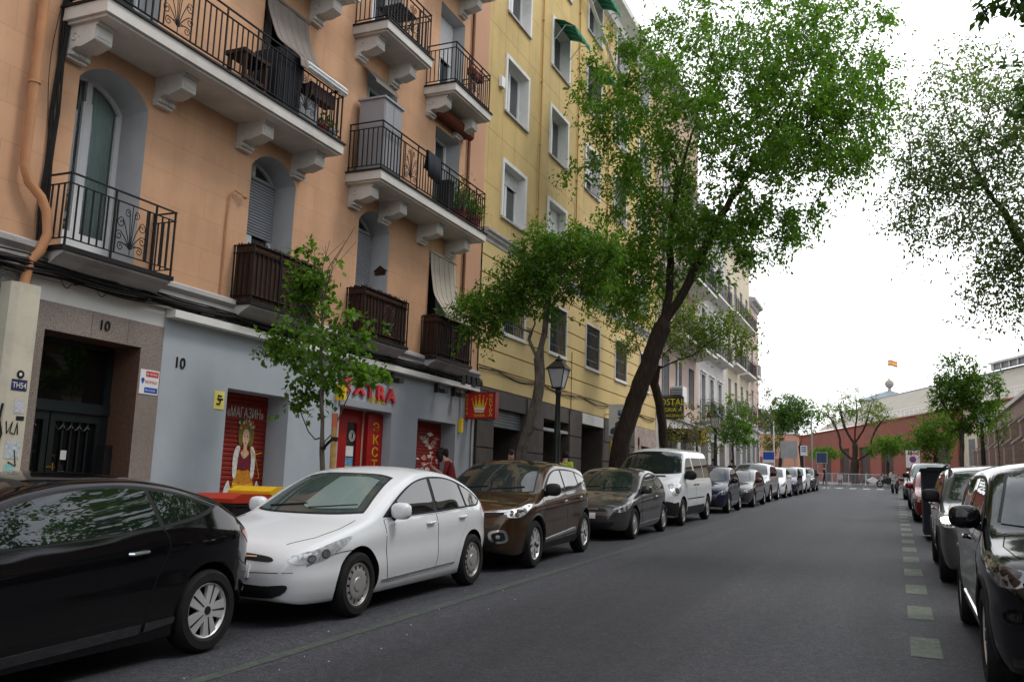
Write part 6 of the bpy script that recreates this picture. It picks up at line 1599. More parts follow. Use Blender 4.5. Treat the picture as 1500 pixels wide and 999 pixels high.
# ------------------------------------------------------------------ trees
def grow(name, label, loc, paths, crown, n_clusters, per, leaf, bark, leafmat, r_trunk, seed=1, group=None, cat='tree', tip=.0045, csize=.38, ldroop=.25, shell=.35, bare=0, expo=2.35, bend=.22, rmin=.006, aspect=.45):
    """paths: polylines (first is the trunk, given with the largest radius r_trunk); crown: ellipsoids (cx,cy,cz,rx,ry,rz,weight)"""
    rg = np.random.default_rng(seed)
    t = thing(name, label, cat, loc, group)
    N = []; par = []
    def addnode(p, q): N.append(np.array(p, float)); par.append(q); return len(N)-1
    fixed_r = {}
    for k, path in enumerate(paths):
        P = [np.array(p, float) for p in path]
        if k == 0: last = addnode(P[0], -1)
        else:
            d = [np.linalg.norm(n-P[0]) for n in N]; last = int(np.argmin(d))
        seg = P if k == 0 else P
        # Catmull-Rom resample
        for i in range(len(seg)-1):
            p0, p1, p2, p3 = seg[max(i-1, 0)], seg[i], seg[i+1], seg[min(i+2, len(seg)-1)]
            m = max(2, int(np.linalg.norm(p2-p1)/.22))
            for s in range(1, m+1):
                u = s/m
                q = .5*((2*p1)+(-p0+p2)*u+(2*p0-5*p1+4*p2-p3)*u*u+(-p0+3*p1-3*p2+p3)*u**3)
                last = addnode(q+rg.normal(0, .012, 3), last)
    w = np.array([c[6] for c in crown], float); w /= w.sum()
    cl = []
    while len(cl) < n_clusters:
        c = crown[rg.choice(len(crown), p=w)]
        d = rg.normal(size=3); d /= np.linalg.norm(d); rr = rg.random()**shell
        cl.append(np.array(c[:3])+d*rr*np.array(c[3:6]))
    cl = np.array(cl)
    base = np.array(N)
    order = np.argsort([np.min(np.linalg.norm(base-c, axis=1)) for c in cl])
    A = np.zeros((len(N)+n_clusters*60, 3)); A[:len(N)] = base; cnt = len(N)
    trunk_low = 1+int(len(paths[0])*.0)
    tips = []
    h0 = paths[0][0][2]; minz = h0 + (max(p[2] for p in paths[0])-h0)*.30
    usable = np.zeros(len(A), bool); usable[:cnt] = base[:, 2] > minz
    for ci in order:
        c = cl[ci]
        dv = A[:cnt]-c; ds = np.linalg.norm(dv, axis=1) + np.maximum(0, dv[:, 2])*.7
        ds[~usable[:cnt]] = 1e9
        j = int(np.argmin(ds)); p = A[j].copy(); L = np.linalg.norm(c-p)
        if L > 3.2: continue
        m = max(1, int(L/.24)); last = j
        side = rg.normal(size=3)*L*bend*.5; side[2] = abs(side[2])*.8
        for s in range(1, m+1):
            u = s/m; q = p+(c-p)*u+side*4*u*(1-u)*.5+rg.normal(0, .012, 3)
            if cnt >= len(A): break
            A[cnt] = q; usable[cnt] = True; par.append(last); N.append(q); last = cnt; cnt += 1
        tips.append((A[last].copy(), c-p))
    N = A[:cnt]
    # pipe-model radii
    R = np.zeros(cnt); kids = np.zeros(cnt, int)
    for i in range(cnt):
        if par[i] >= 0: kids[par[i]] += 1
    acc = np.zeros(cnt)
    for i in range(cnt-1, -1, -1):
        if kids[i] == 0: acc[i] += tip**expo
        if par[i] >= 0: acc[par[i]] += acc[i]
    R = acc**(1/expo); R *= 1
    f = r_trunk/R[0]
    R = np.maximum(np.where(R > .02, R*np.interp(R, [.02, R[0]], [min(1, f), f]), R*min(1.0, max(.6, f))), rmin*.5)
    nb = 8
    mb_v = []; mb_f = []
    main = {}
    for i in range(cnt):
        q = par[i]
        if q >= 0 and (q not in main or R[i] > R[main[q]]): main[q] = i
    for i in range(cnt):
        if par[i] < 0: continue
        a, b_ = N[par[i]], N[i]; d = b_-a; L = np.linalg.norm(d)
        if L < 1e-6: continue
        d /= L
        n = 9 if R[i] > .05 else (6 if R[i] > .015 else 4)
        x = np.cross(d, [0, 0, 1.]); 
        if np.linalg.norm(x) < .05: x = np.cross(d, [0, 1., 0])
        x /= np.linalg.norm(x); y = np.cross(d, x)
        rb = R[i]; ra = R[par[i]] if main[par[i]] == i else min(R[par[i]], R[i]*1.3)
        if par[i] == 0: ra = R[0]*1.25
        k0 = len(mb_v)
        ang = np.arange(n)*2*np.pi/n
        for (cc, rr) in ((a-d*ra*.15, ra), (b_+d*rb*.15, rb)):
            for q in ang: mb_v.append(cc+(x*np.cos(q)+y*np.sin(q))*rr)
        for q in range(n): mb_f.append((k0+q, k0+(q+1) % n, k0+n+(q+1) % n, k0+n+q))
    o0 = np.array(loc)
    me = bpy.data.meshes.new('trunk'); me.from_pydata([tuple(v-o0) for v in mb_v], [], mb_f); me.materials.append(bark)
    me.polygons.foreach_set('use_smooth', [True]*len(me.polygons))
    link_mesh('trunk', me, t)
    # leaves on little twigs round every cluster
    V = []
    for tp, dv in tips:
        if bare and rg.random() < bare: continue
        nt_ = max(2, int(per/7))
        k = rg.normal(size=(nt_, 3)); k /= np.linalg.norm(k, axis=1)[:, None]
        dd = dv/ (np.linalg.norm(dv)+1e-6)
        k = k*.9+dd*.35; k[:, 2] -= ldroop*rg.random(nt_); 
        ln = csize*(.45+.75*rg.random(nt_))
        for q in range(nt_):
            m = max(3, int(rg.poisson(per/nt_)))
            u = rg.random(m)**.7
            pos = tp+np.outer(u*ln[q], k[q])+rg.normal(0, .045*csize/.38, (m, 3)); pos[:, 2] -= ldroop*.35*(u*ln[q])**2/.4
            V.append(np.hstack([pos, np.repeat(k[q][None], m, 0)]))
    V = np.vstack(V); n = len(V)
    pos, kd = V[:, :3], V[:, 3:]
    a = kd*.7+rg.normal(0, .75, (n, 3)); a[:, 2] -= .35; a /= np.linalg.norm(a, axis=1)[:, None]
    nr = rg.normal(0, .6, (n, 3)); nr[:, 2] += .9
    s = np.cross(a, nr); s /= (np.linalg.norm(s, axis=1)[:, None]+1e-9)
    up = np.cross(s, a)
    l = leaf*(.65+.7*rg.random(n))[:, None]; wd = l*aspect
    p0 = pos; p1 = pos+a*l*.45+s*wd*.5+up*l*.06; p2 = pos+a*l-up*l*.10; p3 = pos+a*l*.45-s*wd*.5+up*l*.06
    co = np.stack([p0, p1, p2, p3], 1).reshape(-1, 3)-o0
    me = bpy.data.meshes.new('crown')
    me.vertices.add(n*4); me.vertices.foreach_set('co', co.astype(np.float32).ravel())
    me.loops.add(n*4); me.loops.foreach_set('vertex_index', np.arange(n*4, dtype=np.int32))
    me.polygons.add(n); me.polygons.foreach_set('loop_start', np.arange(0, n*4, 4, dtype=np.int32)); me.polygons.foreach_set('loop_total', np.full(n, 4, dtype=np.int32))
    me.update(calc_edges=True); me.materials.append(leafmat)
    link_mesh('crown', me, t)
    return t
def G_(y): return ground(y)+.13
# big leaning tree in front of the yellow block
y = 24.5
grow('street_tree', 'tall leaning tree with a dark forked trunk and huge crown over the van', (-7.45, y, G_(y)),
    [[(-7.45,y,G_(y)-.1),(-7.22,y,.98),(-6.89,y,2.14),(-6.45,y,3.3),(-6.03,y,4.46),(-5.45,y-.1,5.35),(-4.95,y-.3,6.2),(-4.4,y-.5,7.2),(-3.7,y-.6,8.3),(-3.0,y-.7,9.4),(-2.2,y-.8,10.6),(-1.7,y-.9,12.0)],
     [(-6.0,y,4.6),(-5.86,y+.1,5.4),(-5.85,y+.2,6.4),(-5.85,y+.3,7.6),(-5.55,y+.3,9.2),(-5.1,y+.4,10.9),(-4.7,y+.5,12.6),(-4.5,y+.5,14.2)],
     [(-5.6,y+.3,9.2),(-6.3,y+.6,10.4),(-7.1,y+.5,11.6),(-7.6,y+.4,12.8)],
     [(-3.9,y-.6,8.0),(-2.6,y-1.2,8.6),(-1.3,y-1.8,9.0),(-.4,y-2,9.2)],
     [(-4.7,y-.4,6.7),(-3.6,y+.6,7.0),(-2.3,y+1.2,7.1),(-1.4,y+1.3,7.0)],
     [(-5.85,y+.2,6.6),(-6.7,y-.4,7.4),(-7.6,y-.8,8.1),(-8.2,y-.9,8.6)], [(-5.9,y,5.2),(-6.5,y-.3,5.7),(-7.2,y-.5,6.0)],
     [(-5.3,y+.3,10.2),(-4.2,y-.8,11.2),(-3.4,y-1.4,12.4),(-3,y-1.6,13.6)]],
    [(-4.6,y,11.8,3.9,3.2,3.3,3.6),(-2.2,y-.6,9.7,2.6,2.5,2.3,2.4),(-7.0,y,9.3,2.0,2.0,2.2,1.3),(-3.8,y+.3,7.4,2.2,2.2,1.1,1.1),(-1.6,y,11.8,2.1,2.2,2.0,1.2),(-5.9,y,6.9,2.3,1.8,1.4,1.1),(-7.1,y-.4,5.9,1.2,1.1,1.1,.75),(-1.2,y-.4,9.2,1.2,1.6,1.0,.4),(-7.2,y,12,1.6,1.8,1.6,.6)],
    690, 92, .128, C['bark_dark'], C['leaf_bright'], .255, seed=11, csize=.56, shell=.45, ldroop=.5, aspect=.5)
# small tree leaning over the crossover
y = 17.6
grow('street_tree', 'small leaning tree with a forked grey trunk between the crown sign and lamp post', (-7.45, y, G_(y)),
    [[(-7.5,y,G_(y)-.1),(-7.37,y,.5),(-7.12,y,1.4),(-6.97,y,2.12),(-7.0,y,2.6),(-6.92,y,3.2),(-6.84,y,3.8),(-6.75,y-.1,4.4),(-6.5,y-.1,4.9)],
     [(-7.0,y,2.6),(-7.26,y,3.05),(-7.16,y+.1,3.4),(-7.3,y+.1,3.9),(-7.7,y,4.3)],
     [(-6.85,y,3.7),(-6.3,y-.2,4.1),(-5.8,y-.3,4.5)], [(-7.25,y+.05,3.2),(-7.8,y-.3,3.5),(-8.3,y-.5,3.6)]],
    [(-8.1,y-.2,3.75,.75,.8,.42,1.3),(-7.4,y,4.35,.75,.9,.5,1.2),(-6.9,y,5.0,.7,.9,.45,1.1),(-6.0,y,4.95,.75,.9,.5,1.3),(-6.3,y,4.25,.9,.9,.32,.9),(-8.35,y-.3,3.2,.4,.5,.4,.5),(-5.7,y,4.2,.35,.5,.3,.3),(-7.0,y,3.75,.5,.6,.25,.35)],
    330, 44, .10, C['bark_grey'], C['leaf_mid'], .115, seed=21, csize=.36)
# sapling tied to a stake
y = 10.9
sap = grow('street_sapling', 'young sapling tied to a wooden stake in front of the grey shop', (-7.66, y, G_(y)),
    [[(-7.63,y,G_(y)-.05),(-7.66,y,.07),(-7.70,y,.56),(-7.77,y,1.36),(-7.84,y,2.0),(-7.86,y,2.6),(-7.88,y,3.1),(-7.87,y,3.45)],
     [(-7.70,y,.45),(-7.95,y,.65),(-8.10,y,.9),(-8.2,y,1.05)], [(-7.70,y,.42),(-7.5,y-.05,.62),(-7.38,y,.95),(-7.28,y,1.25)],
     [(-7.85,y,2.2),(-8.2,y,2.6),(-8.35,y,3.0),(-8.45,y,3.2)], [(-7.85,y,2.0),(-7.5,y,2.2),(-7.2,y,2.4)]],
    [(-7.95,y,2.0,.50,.55,.60,1.6),(-8.55,y,1.95,.34,.35,.16,.6),(-7.35,y,1.70,.42,.4,.42,.8),(-8.28,y,2.75,.20,.3,.42,.7),(-7.28,y,2.2,.24,.3,.32,.45),(-8.1,y,1.02,.20,.22,.14,.25),(-7.9,y,1.45,.38,.4,.3,.5),(-6.98,y,1.5,.22,.25,.12,.3),(-8.0,y,2.7,.16,.2,.4,.3),(-8.2,y,3.0,.18,.2,.45,.55),(-7.88,y,3.05,.12,.15,.40,.40)],
    145, 26, .088, C['bark_grey'], C['leaf_mid'], .037, seed=31, csize=.24, aspect=.72, ldroop=.4)
b = MB(); r = random.Random(5)
for k in range(7): b.tube([(-7.87+r.uniform(-.03,.03), y, 2.5), (-7.85+r.uniform(-.12,.12), y+r.uniform(-.1,.1), 3.1), (-7.8+r.uniform(-.32,.42), y+r.uniform(-.15,.15), r.uniform(3.4,3.75))], [.009,.006,.003], 4)
b.build('bare_twigs', C['bark_grey'], sap, True)
b = MB(); b.tube([(-7.44, y-.05, G_(y)-.05), (-7.47, y-.05, .70)], .045, 10); b.tube([(-7.47, y-.05, .70), (-7.475, y-.05, .90)], .046, 10, 1)
tag(b.build('tree_stake', [C['stake'], M('stake_red_top', (.50,.14,.08), .8)], None, True), 'round wooden stake with a reddish top beside the sapling', 'stake')
b = MB(); b.tube([(-7.67, y, .40), (-7.56, y-.06, .47), (-7.45, y-.1, .53)], .022, 6); b.lathe([(.05,-.03),(.055,0),(.05,.03)], 12, 'z', (-7.46, y-.05, .53)); b.lathe([(.04,-.02),(.045,0),(.04,.02)], 12, 'z', (-7.68, y, .40))
tag(b.build('tree_tie', C['cable'], None, True), 'black rubber tie joining the sapling to its stake', 'strap')
# crooked tree behind the van, yellowish leaves
y = 29.4
grow('street_tree', 'crooked dark tree with long right-hand boughs in front of the guest-house sign', (-7.1, y, G_(y)),
    [[(-7.05,y,G_(y)-.1),(-7.16,y,1.32),(-7.26,y,2.57),(-7.48,y,3.45),(-7.38,y,4.0),(-7.3,y,4.6),(-7.0,y,5.4)],
     [(-7.45,y,3.6),(-7.85,y,4.2),(-8.1,y,4.9),(-8.3,y,5.8)], [(-7.4,y,3.9),(-6.9,y,4.15),(-6.2,y-.2,4.35),(-5.4,y-.3,4.85),(-4.6,y-.4,5.3)], [(-7.35,y,4.2),(-6.8,y+.3,4.9),(-6,y+.4,5.4)]],
    [(-6.3,y,5.0,1.3,1.2,.75,1.5),(-5.1,y,5.3,1.1,1.0,.7,1.2),(-8.2,y,6.0,1.0,1.0,1.1,1.3),(-6.9,y,6.0,1.2,1.1,.8,1.0),(-4.6,y,4.7,.6,.7,.4,.4),(-8.4,y,4.9,.5,.6,.5,.3)],
    250, 30, .115, C['bark_dark'], C['leaf_lime'], .15, seed=41, csize=.45)
# young trees farther along the left pavement
for i, (x, y, h, lm, lb) in enumerate(((-6.65, 40.0, 4.6, 'leaf_mid', 'young green street tree beside the round white sign'), (-7.2, 35.0, 4.0, 'leaf_olive', 'thin half-bare young tree behind the yellow projecting sign'), (-6.6, 47.5, 6.2, 'leaf_olive', 'slender sparse tree before the cream house end'))):
    g = G_(y)
    grow('street_sapling', lb, (x, y, g), [[(x,y,g-.05),(x+.03,y,g+1.5),(x-.02,y,g+2.6),(x+.04,y,g+h*.8),(x,y,g+h)], [(x,y,g+2.2),(x+.5,y,g+3),(x+.8,y,g+3.6)], [(x,y,g+2.3),(x-.5,y,g+3.1),(x-.7,y,g+3.7)]],
        [(x,y,g+h*.76,.95,.9,h*.24,2),(x+.35,y,g+h*.6,.75,.7,.6,1),(x-.4,y,g+h*.62,.7,.6,.5,1)], 100 if i == 0 else 60, 30 if i == 0 else 16, .12, C['bark_grey'], C[lm], .05, seed=50+i, csize=.36)
# trees at the end of the street
def round_tree(name, lb, x, y, h, r, trunk_r, lm, seed, n=150, per=26, leaf=.2, ht=.45, lean=0, bare=0, bark='bark_dark', rz=None):
    g = ground(y); rz = rz or r*.85
    top = g+h; ct = top-rz
    return grow(name, lb, (x, y, g), [[(x,y,g-.1),(x+lean*.3,y,g+h*.2),(x+lean*.7,y,g+h*ht),(x+lean,y,ct),(x+lean,y,top-rz*.4)],
        [(x+lean*.7,y,g+h*ht),(x+lean+r*.4,y,ct),(x+lean+r*.7,y-.2,ct+rz*.4)], [(x+lean*.7,y,g+h*ht),(x+lean-r*.45,y,ct),(x+lean-r*.7,y+.2,ct+rz*.35)], [(x+lean,y,ct),(x+lean+.2,y-r*.5,ct+rz*.3)]],
        [(x+lean,y,ct,r,r,rz,2),(x+lean-r*.35,y,ct-rz*.25,r*.75,r*.7,rz*.6,.8),(x+lean+r*.3,y,ct+rz*.2,r*.75,r*.7,rz*.7,.8)], n, per, leaf, C[bark], C[lm], trunk_r, seed=seed, csize=.13*leaf/.04, bare=bare)
round_tree('street_tree', 'dense green tree left of the blue street sign at the far end', -8.9, 75.0, 7.5, 1.9, .14, 'leaf_dark', 61, lean=.5)
round_tree('street_tree', 'dense green tree with curving trunk right of the blank street board', -6.9, 76.0, 7.3, 1.8, .17, 'leaf_mid', 62, lean=-.5)
round_tree('street_tree', 'thin low shrub-like tree at the corner of the salmon wall', -9.9, 79.0, 4.4, .9, .06, 'leaf_olive', 63, n=60, per=18)
y = 92
g = ground(y)
grow('street_tree', 'large sparse tree with spreading bare branches before the red wall', (-3.7, y, g),
    [[(-3.7,y,g-.1),(-3.86,y,1.5),(-3.8,y,3.2),(-3.75,y,4.6),(-3.7,y,6.0),(-3.5,y,7.6),(-3.6,y,9.4)], [(-3.8,y,3.0),(-5.0,y,4.2),(-5.1,y,5.2),(-5.6,y,6.6),(-6.4,y,7.8)], [(-3.8,y,3.0),(-2.4,y,4.0),(-2.3,y,5.0),(-1.8,y,6.2),(-.9,y,7.4)],
     [(-3.75,y,4.6),(-4.6,y,6.2),(-5.0,y,7.8),(-5.2,y,9.0)], [(-3.75,y,4.8),(-2.9,y,6.2),(-2.4,y,7.8),(-2.0,y,9.0)]],
    [(-3.7,y,8.4,2.4,2,1.9,2),(-5.9,y,7.7,1.4,1.4,1.3,1),(-1.6,y,7.5,1.3,1.4,1.2,1)], 270, 20, .17, C['bark_dark'], C['leaf_lime'], .40, seed=71, csize=.6, bare=.05, tip=.012, expo=2.1)
round_tree('street_tree', 'small clipped round-headed tree at the left part of the red wall', -6.5, 93.0, 3.7, 1.5, .10, 'leaf_bright', 72, n=80, per=40, leaf=.16, rz=.6)
round_tree('street_tree', 'wide low bushy tree in front of the louvred gates', -.9, 91.5, 4.9, 2.0, .14, 'leaf_mid', 73, n=130, per=36, leaf=.18, rz=1.1)
# right-hand pavement trees
y = 45.; g = G_(y)
round_tree('street_tree', 'low bright green tree on the right pavement before the pale building', 1.55, 45.0, 4.5, .95, .08, 'leaf_bright', 81, n=120, per=34, leaf=.13, rz=1.25)
y = 30.; g = G_(y)
grow('street_tree', 'slim taller tree on the right pavement left of the right lamp post', (1.75, y, g), [[(1.75,y,g-.1),(1.76,y,.97),(1.8,y,2.2),(1.85,y,3.3),(1.8,y,4.3)], [(1.78,y,1.9),(1.4,y,2.6),(1.2,y,3.2)], [(1.8,y,2.1),(2.3,y,2.8),(2.6,y,3.4)]],
    [(1.75,y,3.1,.55,.55,.85,1.2),(2.3,y,3.2,.6,.6,.7,1.2),(1.35,y,3.1,.4,.5,.6,.7),(2.15,y,2.3,.45,.5,.4,.5),(1.7,y,2.2,.3,.4,.4,.4),(1.8,y,3.9,.5,.5,.5,.6)], 230, 30, .105, C['bark_grey'], C['leaf_mid'], .065, seed=82, csize=.28)
grow('street_sapling', 'thin sapling close to the right lamp post', (3.05, 33.5, G_(33.5)), [[(3.05,33.5,G_(33.5)),(3.07,33.5,1.3),(3.02,33.5,2.6),(3.05,33.5,3.4)]], [(3.05,33.5,2.6,.5,.5,.7,1)], 40, 16, .10, C['bark_grey'], C['leaf_mid'], .035, seed=83, csize=.3)
# big tree on the right whose trunk stands outside the picture
y = 16.
grow('street_tree', 'large airy tree reaching in from the right edge against the bright sky', (3.0, y, G_(y)),
    [[(3.05,y,G_(y)-.1),(3.0,y,1.2),(2.75,y,2.6),(2.4,y,3.5),(1.97,y,3.95),(1.71,y,4.62),(1.44,y,5.12),(1.26,y,5.61),(1.02,y,6.12),(.8,y,7.1)],
     [(1.44,y,5.1),(1.0,y-.2,5.0),(.6,y-.3,5.05)], [(1.71,y,4.6),(1.2,y+.3,4.5),(.6,y+.4,4.3),(.15,y+.4,4.4)], [(1.3,y,5.5),(1.6,y-.3,6.4),(1.9,y-.3,7.4)], [(2.4,y,3.5),(2.6,y+.3,4.6),(2.6,y+.3,6.0),(2.5,y+.2,7.4)], [(2.4,y,3.4),(2.0,y-.4,3.3),(1.6,y-.5,3.2)]],
    [(1.3,y,6.2,.95,1.2,1.45,2.2),(.85,y,4.75,1.0,1.1,.8,1.15),(2.1,y,5.2,.9,1.3,1.6,1.6),(1.75,y,3.3,.6,.8,.6,1.0),(2.6,y,6.6,1.2,1.5,1.2,1.0),(.7,y,5.6,.6,.6,.8,.8),(1.9,y,4.2,.6,.8,.6,.7)],
    720, 30, .078, C['bark_dark'], C['leaf_fine'], .095, seed=91, csize=.46, rmin=.005, tip=.0032)
# nearest tree: only the tips of its boughs hang into the upper right corner
y = 6.2
grow('street_tree', 'nearest tree hanging a few dark leafy twigs into the top right corner', (2.9, 5.6, G_(5.6)),
    [[(2.95,5.6,G_(5.6)-.1),(2.9,5.6,1.0),(2.7,5.7,2.4),(2.3,5.9,3.4),(1.9,6.1,4.2),(1.7,6.2,5.0)], [(2.3,5.9,3.4),(1.8,6.3,3.6),(1.25,6.5,3.55),(.85,6.6,3.4)], [(2.4,5.8,3.1),(1.8,6.2,3.05),(1.2,6.4,2.9)], [(2.6,5.7,2.6),(1.8,6.2,2.65),(1.15,6.4,2.55)]],
    [(.95,6.5,3.42,.30,.3,.13,1.3),(1.02,6.45,2.92,.20,.25,.08,.6),(.98,6.45,2.55,.20,.3,.12,.8),(2.0,6.0,4.6,.9,.9,.9,1.6),(2.9,5.4,4.4,.9,1,1,1)], 105, 22, .075, C['bark_dark'], C['leaf_dark'], .10, seed=95, csize=.18, rmin=.004, tip=.003)

# tall trees of the right pavement beside the camera, outside the picture; they show in the car windows and shade the street
for i, (tx, ty, h) in enumerate(((4.8, -3.0, 12.5), (5.2, 4.0, 13.0), (5.4, 10.5, 12.5), (6.1, 17.5, 12.5), (6.3, 24.0, 12.0))):
    g = G_(ty)
    grow('street_tree', ('tall pavement tree on the right behind the camera', 'tall pavement tree on the right level with the camera', 'tall pavement tree on the right beside the glossy black crossover', 'tall pavement tree against the brick hall level with the grey off-roader', 'tall pavement tree against the brick hall level with the dark container')[i], (tx, ty, g),
        [[(tx,ty,g-.1),(tx+.05,ty,g+2),(tx+.2,ty,g+4),(tx+.1,ty,g+7),(tx,ty,g+h*.85)], [(tx+.2,ty,g+4),(tx+1.4,ty+.6,g+6),(tx+2,ty+.8,g+8)], [(tx+.2,ty,g+4.4),(tx-.6,ty-.9,g+6.4),(tx-1.0,ty-1.2,g+8.4)]],
        [(tx+.2,ty,g+h*.74,2.1 if i < 3 else 1.8,2.5,2.9,2)], 170, 44, .19, C['bark_grey'], C['leaf_mid'], .17, seed=101+i, csize=.75)
# ------------------------------------------------------------------ ground, road, pavements, markings
def sheet(name, x0, x1, y0, y1, dz, mat, step=2.5, kind='structure', xf=None):
    b = MB(); n = max(1, int((y1-y0)/step)); ys = [y0+(y1-y0)*i/n for i in range(n+1)]
    for a, c in zip(ys[:-1], ys[1:]): b.quad((x0,a,ground(a)+dz), (x1,a,ground(a)+dz), (x1,c,ground(c)+dz), (x0,c,ground(c)+dz))
    o = b.build(name, mat, None)
    if kind: tag(o, kind=kind)
    return o
b = MB()
ysg = [-30+5*i for i in range(34)]+[200, 400, 900]
for a, c in zip(ysg[:-1], ysg[1:]): b.quad((-900,a,ground(a)-.02), (900,a,ground(a)-.02), (900,c,ground(c)-.02), (-900,c,ground(c)-.02))
tag(b.build('ground', C['earth'], None), kind='structure')
sheet('road', -7.05, 2.55, -25, 88.5, 0, C['asphalt'])
sheet('cross_street', -60, 60, 78, 88.4, .003, C['asphalt'])
def paving():
    m, nt, p = _new('pavement_tiles'); p.inputs['Roughness'].default_value = .85
    br = nt.nodes.new('ShaderNodeTexBrick'); br.offset = .5; br.inputs['Scale'].default_value = 1
    br.inputs['Brick Width'].default_value = .6; br.inputs['Row Height'].default_value = .4; br.inputs['Mortar Size'].default_value = .008
    br.inputs['Color1'].default_value = (.19,.18,.17,1); br.inputs['Color2'].default_value = (.23,.22,.205,1); br.inputs['Mortar'].default_value = (.09,.085,.08,1)
    v = _coords(nt); nt.links.new(v, br.inputs['Vector'])
    st = _ramp(nt, _noise(nt, v, 1.4, 6, .7), [(.35, (.7,.7,.7)), (.65, (1.05,1.05,1.05))])
    nt.links.new(_mix(nt, 1., br.outputs['Color'], st, 'MULTIPLY'), p.inputs['Base Color'])
    return m
C['tiles'] = paving()
sheet('left_pavement', FX-1.2, -7.20, -25, 77.5, .13, C['tiles'])
sheet('right_pavement', 2.70, 9, -25, 77.5, .13, C['tiles'])
sheet('far_pavement', -70, 60, 88.4, 160, .13, C['tiles'])
def kerb(name, x0, x1, y0, y1):
    b = MB(); n = int((y1-y0)/1.0)
    for i in range(n):
        a, c = y0+(y1-y0)*i/n, y0+(y1-y0)*(i+1)/n-.006
        za, zc = ground(a), ground(c)
        b.add([(x0,a,za-.2),(x1,a,za-.2),(x1,c,zc-.2),(x0,c,zc-.2),(x0,a,za+.135),(x1,a,za+.135),(x1,c,zc+.135),(x0,c,zc+.135)], [(0,3,2,1),(4,5,6,7),(0,1,5,4),(1,2,6,5),(2,3,7,6),(3,0,4,7)])
    tag(b.build(name, C['kerb'], None), kind='structure')
kerb('left_kerb', -7.20, -7.05, -25, 77.5); kerb('right_kerb', 2.55, 2.70, -25, 77.5)
b = MB(); b.box(-60, 60, 88.4, 88.55, ground(88.4)-.2, ground(88.4)+.135); tag(b.build('far_kerb', C['kerb'], None), kind='structure')
# parking-bay paint: green dashes on the right, a worn line on the left
b = MB(); y = .36; k = 0
while y < 70:
    q = .05-.0025*(y-8); b.quad((q,y,ground(y)+.004), (q+.25,y,ground(y)+.004), (q+.25,y+.95,ground(y+.95)+.004), (q,y+.95,ground(y+.95)+.004)); y += 2.06; k += 1
tag(b.build('green_parking_dashes', C['green_paint'], None), kind='structure')
b = MB(); y = 0.
while y < 70:
    b.quad((-4.62,y,ground(y)+.004), (-4.50,y,ground(y)+.004), (-4.50,y+2.4,ground(y+2.4)+.004), (-4.62,y+2.4,ground(y+2.4)+.004)); y += 2.4
tag(b.build('green_parking_line', C['green_faint'], None), kind='structure')
b = MB()
for k in range(9):
    x = -6.6+1.0*k; b.quad((x,74.6,ground(74.6)+.004), (x+.5,74.6,ground(74.6)+.004), (x+.5,77.6,ground(77.6)+.007), (x,77.6,ground(77.6)+.007))
tag(b.build('zebra_crossing', C['white_paint'], None), kind='structure')
# litter on the asphalt
r = random.Random(8)
for k, (x, y) in enumerate(((.55, 19.2), (.62, 16.4))):
    b = MB(); z = ground(y); b.quad((x,y,z+.012), (x+.16,y+.02,z+.02), (x+.14,y+.12,z+.035), (x+.02,y+.10,z+.01)); o = b.build('paper_scrap', C['paper'], None); o.modifiers.new('t', 'SOLIDIFY').thickness = .004
    tag(o, ('crumpled white paper scrap farther up the right parking line', 'crumpled white paper scrap nearer the camera by the grey off-roader')[k], 'litter')
b = MB()
for k in range(16):
    x, y = r.uniform(-4.9, -4.0), r.uniform(5.0, 13); s = r.uniform(.004, .010); z = ground(y); b.box(x, x+s, y, y+s*1.3, z+.002, z+.008)
tag(b.build('gutter_litter', C['paper'], None), 'tiny pale crumbs and petals scattered on the asphalt by the left cars', 'litter', kind='stuff')

# ------------------------------------------------------------------ bins
def bin_(label, x, y, body, lid, name='wheelie_bin', w=.58, dpt=.72, h=1.06):
    z = G_(y); t = thing(name, label, 'bin', (x, y, z))
    b = MB(); b.prism([(-w*.42,-dpt*.40),(w*.42,-dpt*.40),(w*.42,dpt*.36),(-w*.42,dpt*.36)], lambda a, c: (x+a, y+c, z+.06), lambda a, c: (x+a*1.19, y+c*1.22, z+h-.06)); b.box(x-w*.52, x+w*.52, y-dpt*.52, y+dpt*.47, z+h-.09, z+h-.05)
    b.build('container', body, t)
    b = MB(); b.prism([(-dpt*.54, h-.05), (dpt*.5, h-.05), (dpt*.5, h+.01), (dpt*.3, h+.055), (-dpt*.35, h+.055), (-dpt*.54, h-.0)], lambda c, q: (x-w*.54, y+c, z+q), lambda c, q: (x+w*.54, y+c, z+q)); ld = b.build('lid', lid, t)
    for k in (-1, 1):
        b = MB(); b.lathe([(0, -.03), (.10, -.03), (.10, .03), (0, .03)], 16, 'x', (x+k*w*.42, y+dpt*.34, z+.10)); b.build('wheel', C['tyre'], t)
    b = MB(); b.tube([(x-w*.4, y+dpt*.54, z+h-.06), (x+w*.4, y+dpt*.54, z+h-.06)], .018, 6); b.build('handle', body, t)
bin_('black wheeled bin with a red lid between the black and white cars', -7.60, 9.0, C['binblack'], C['binred'], w=.62, dpt=.80, h=.90)
bin_('yellow wheeled bin partly hidden behind the white hatchback', -7.60, 9.62, C['binyellow'], C['binyellow'], w=.62, dpt=.70, h=.97)
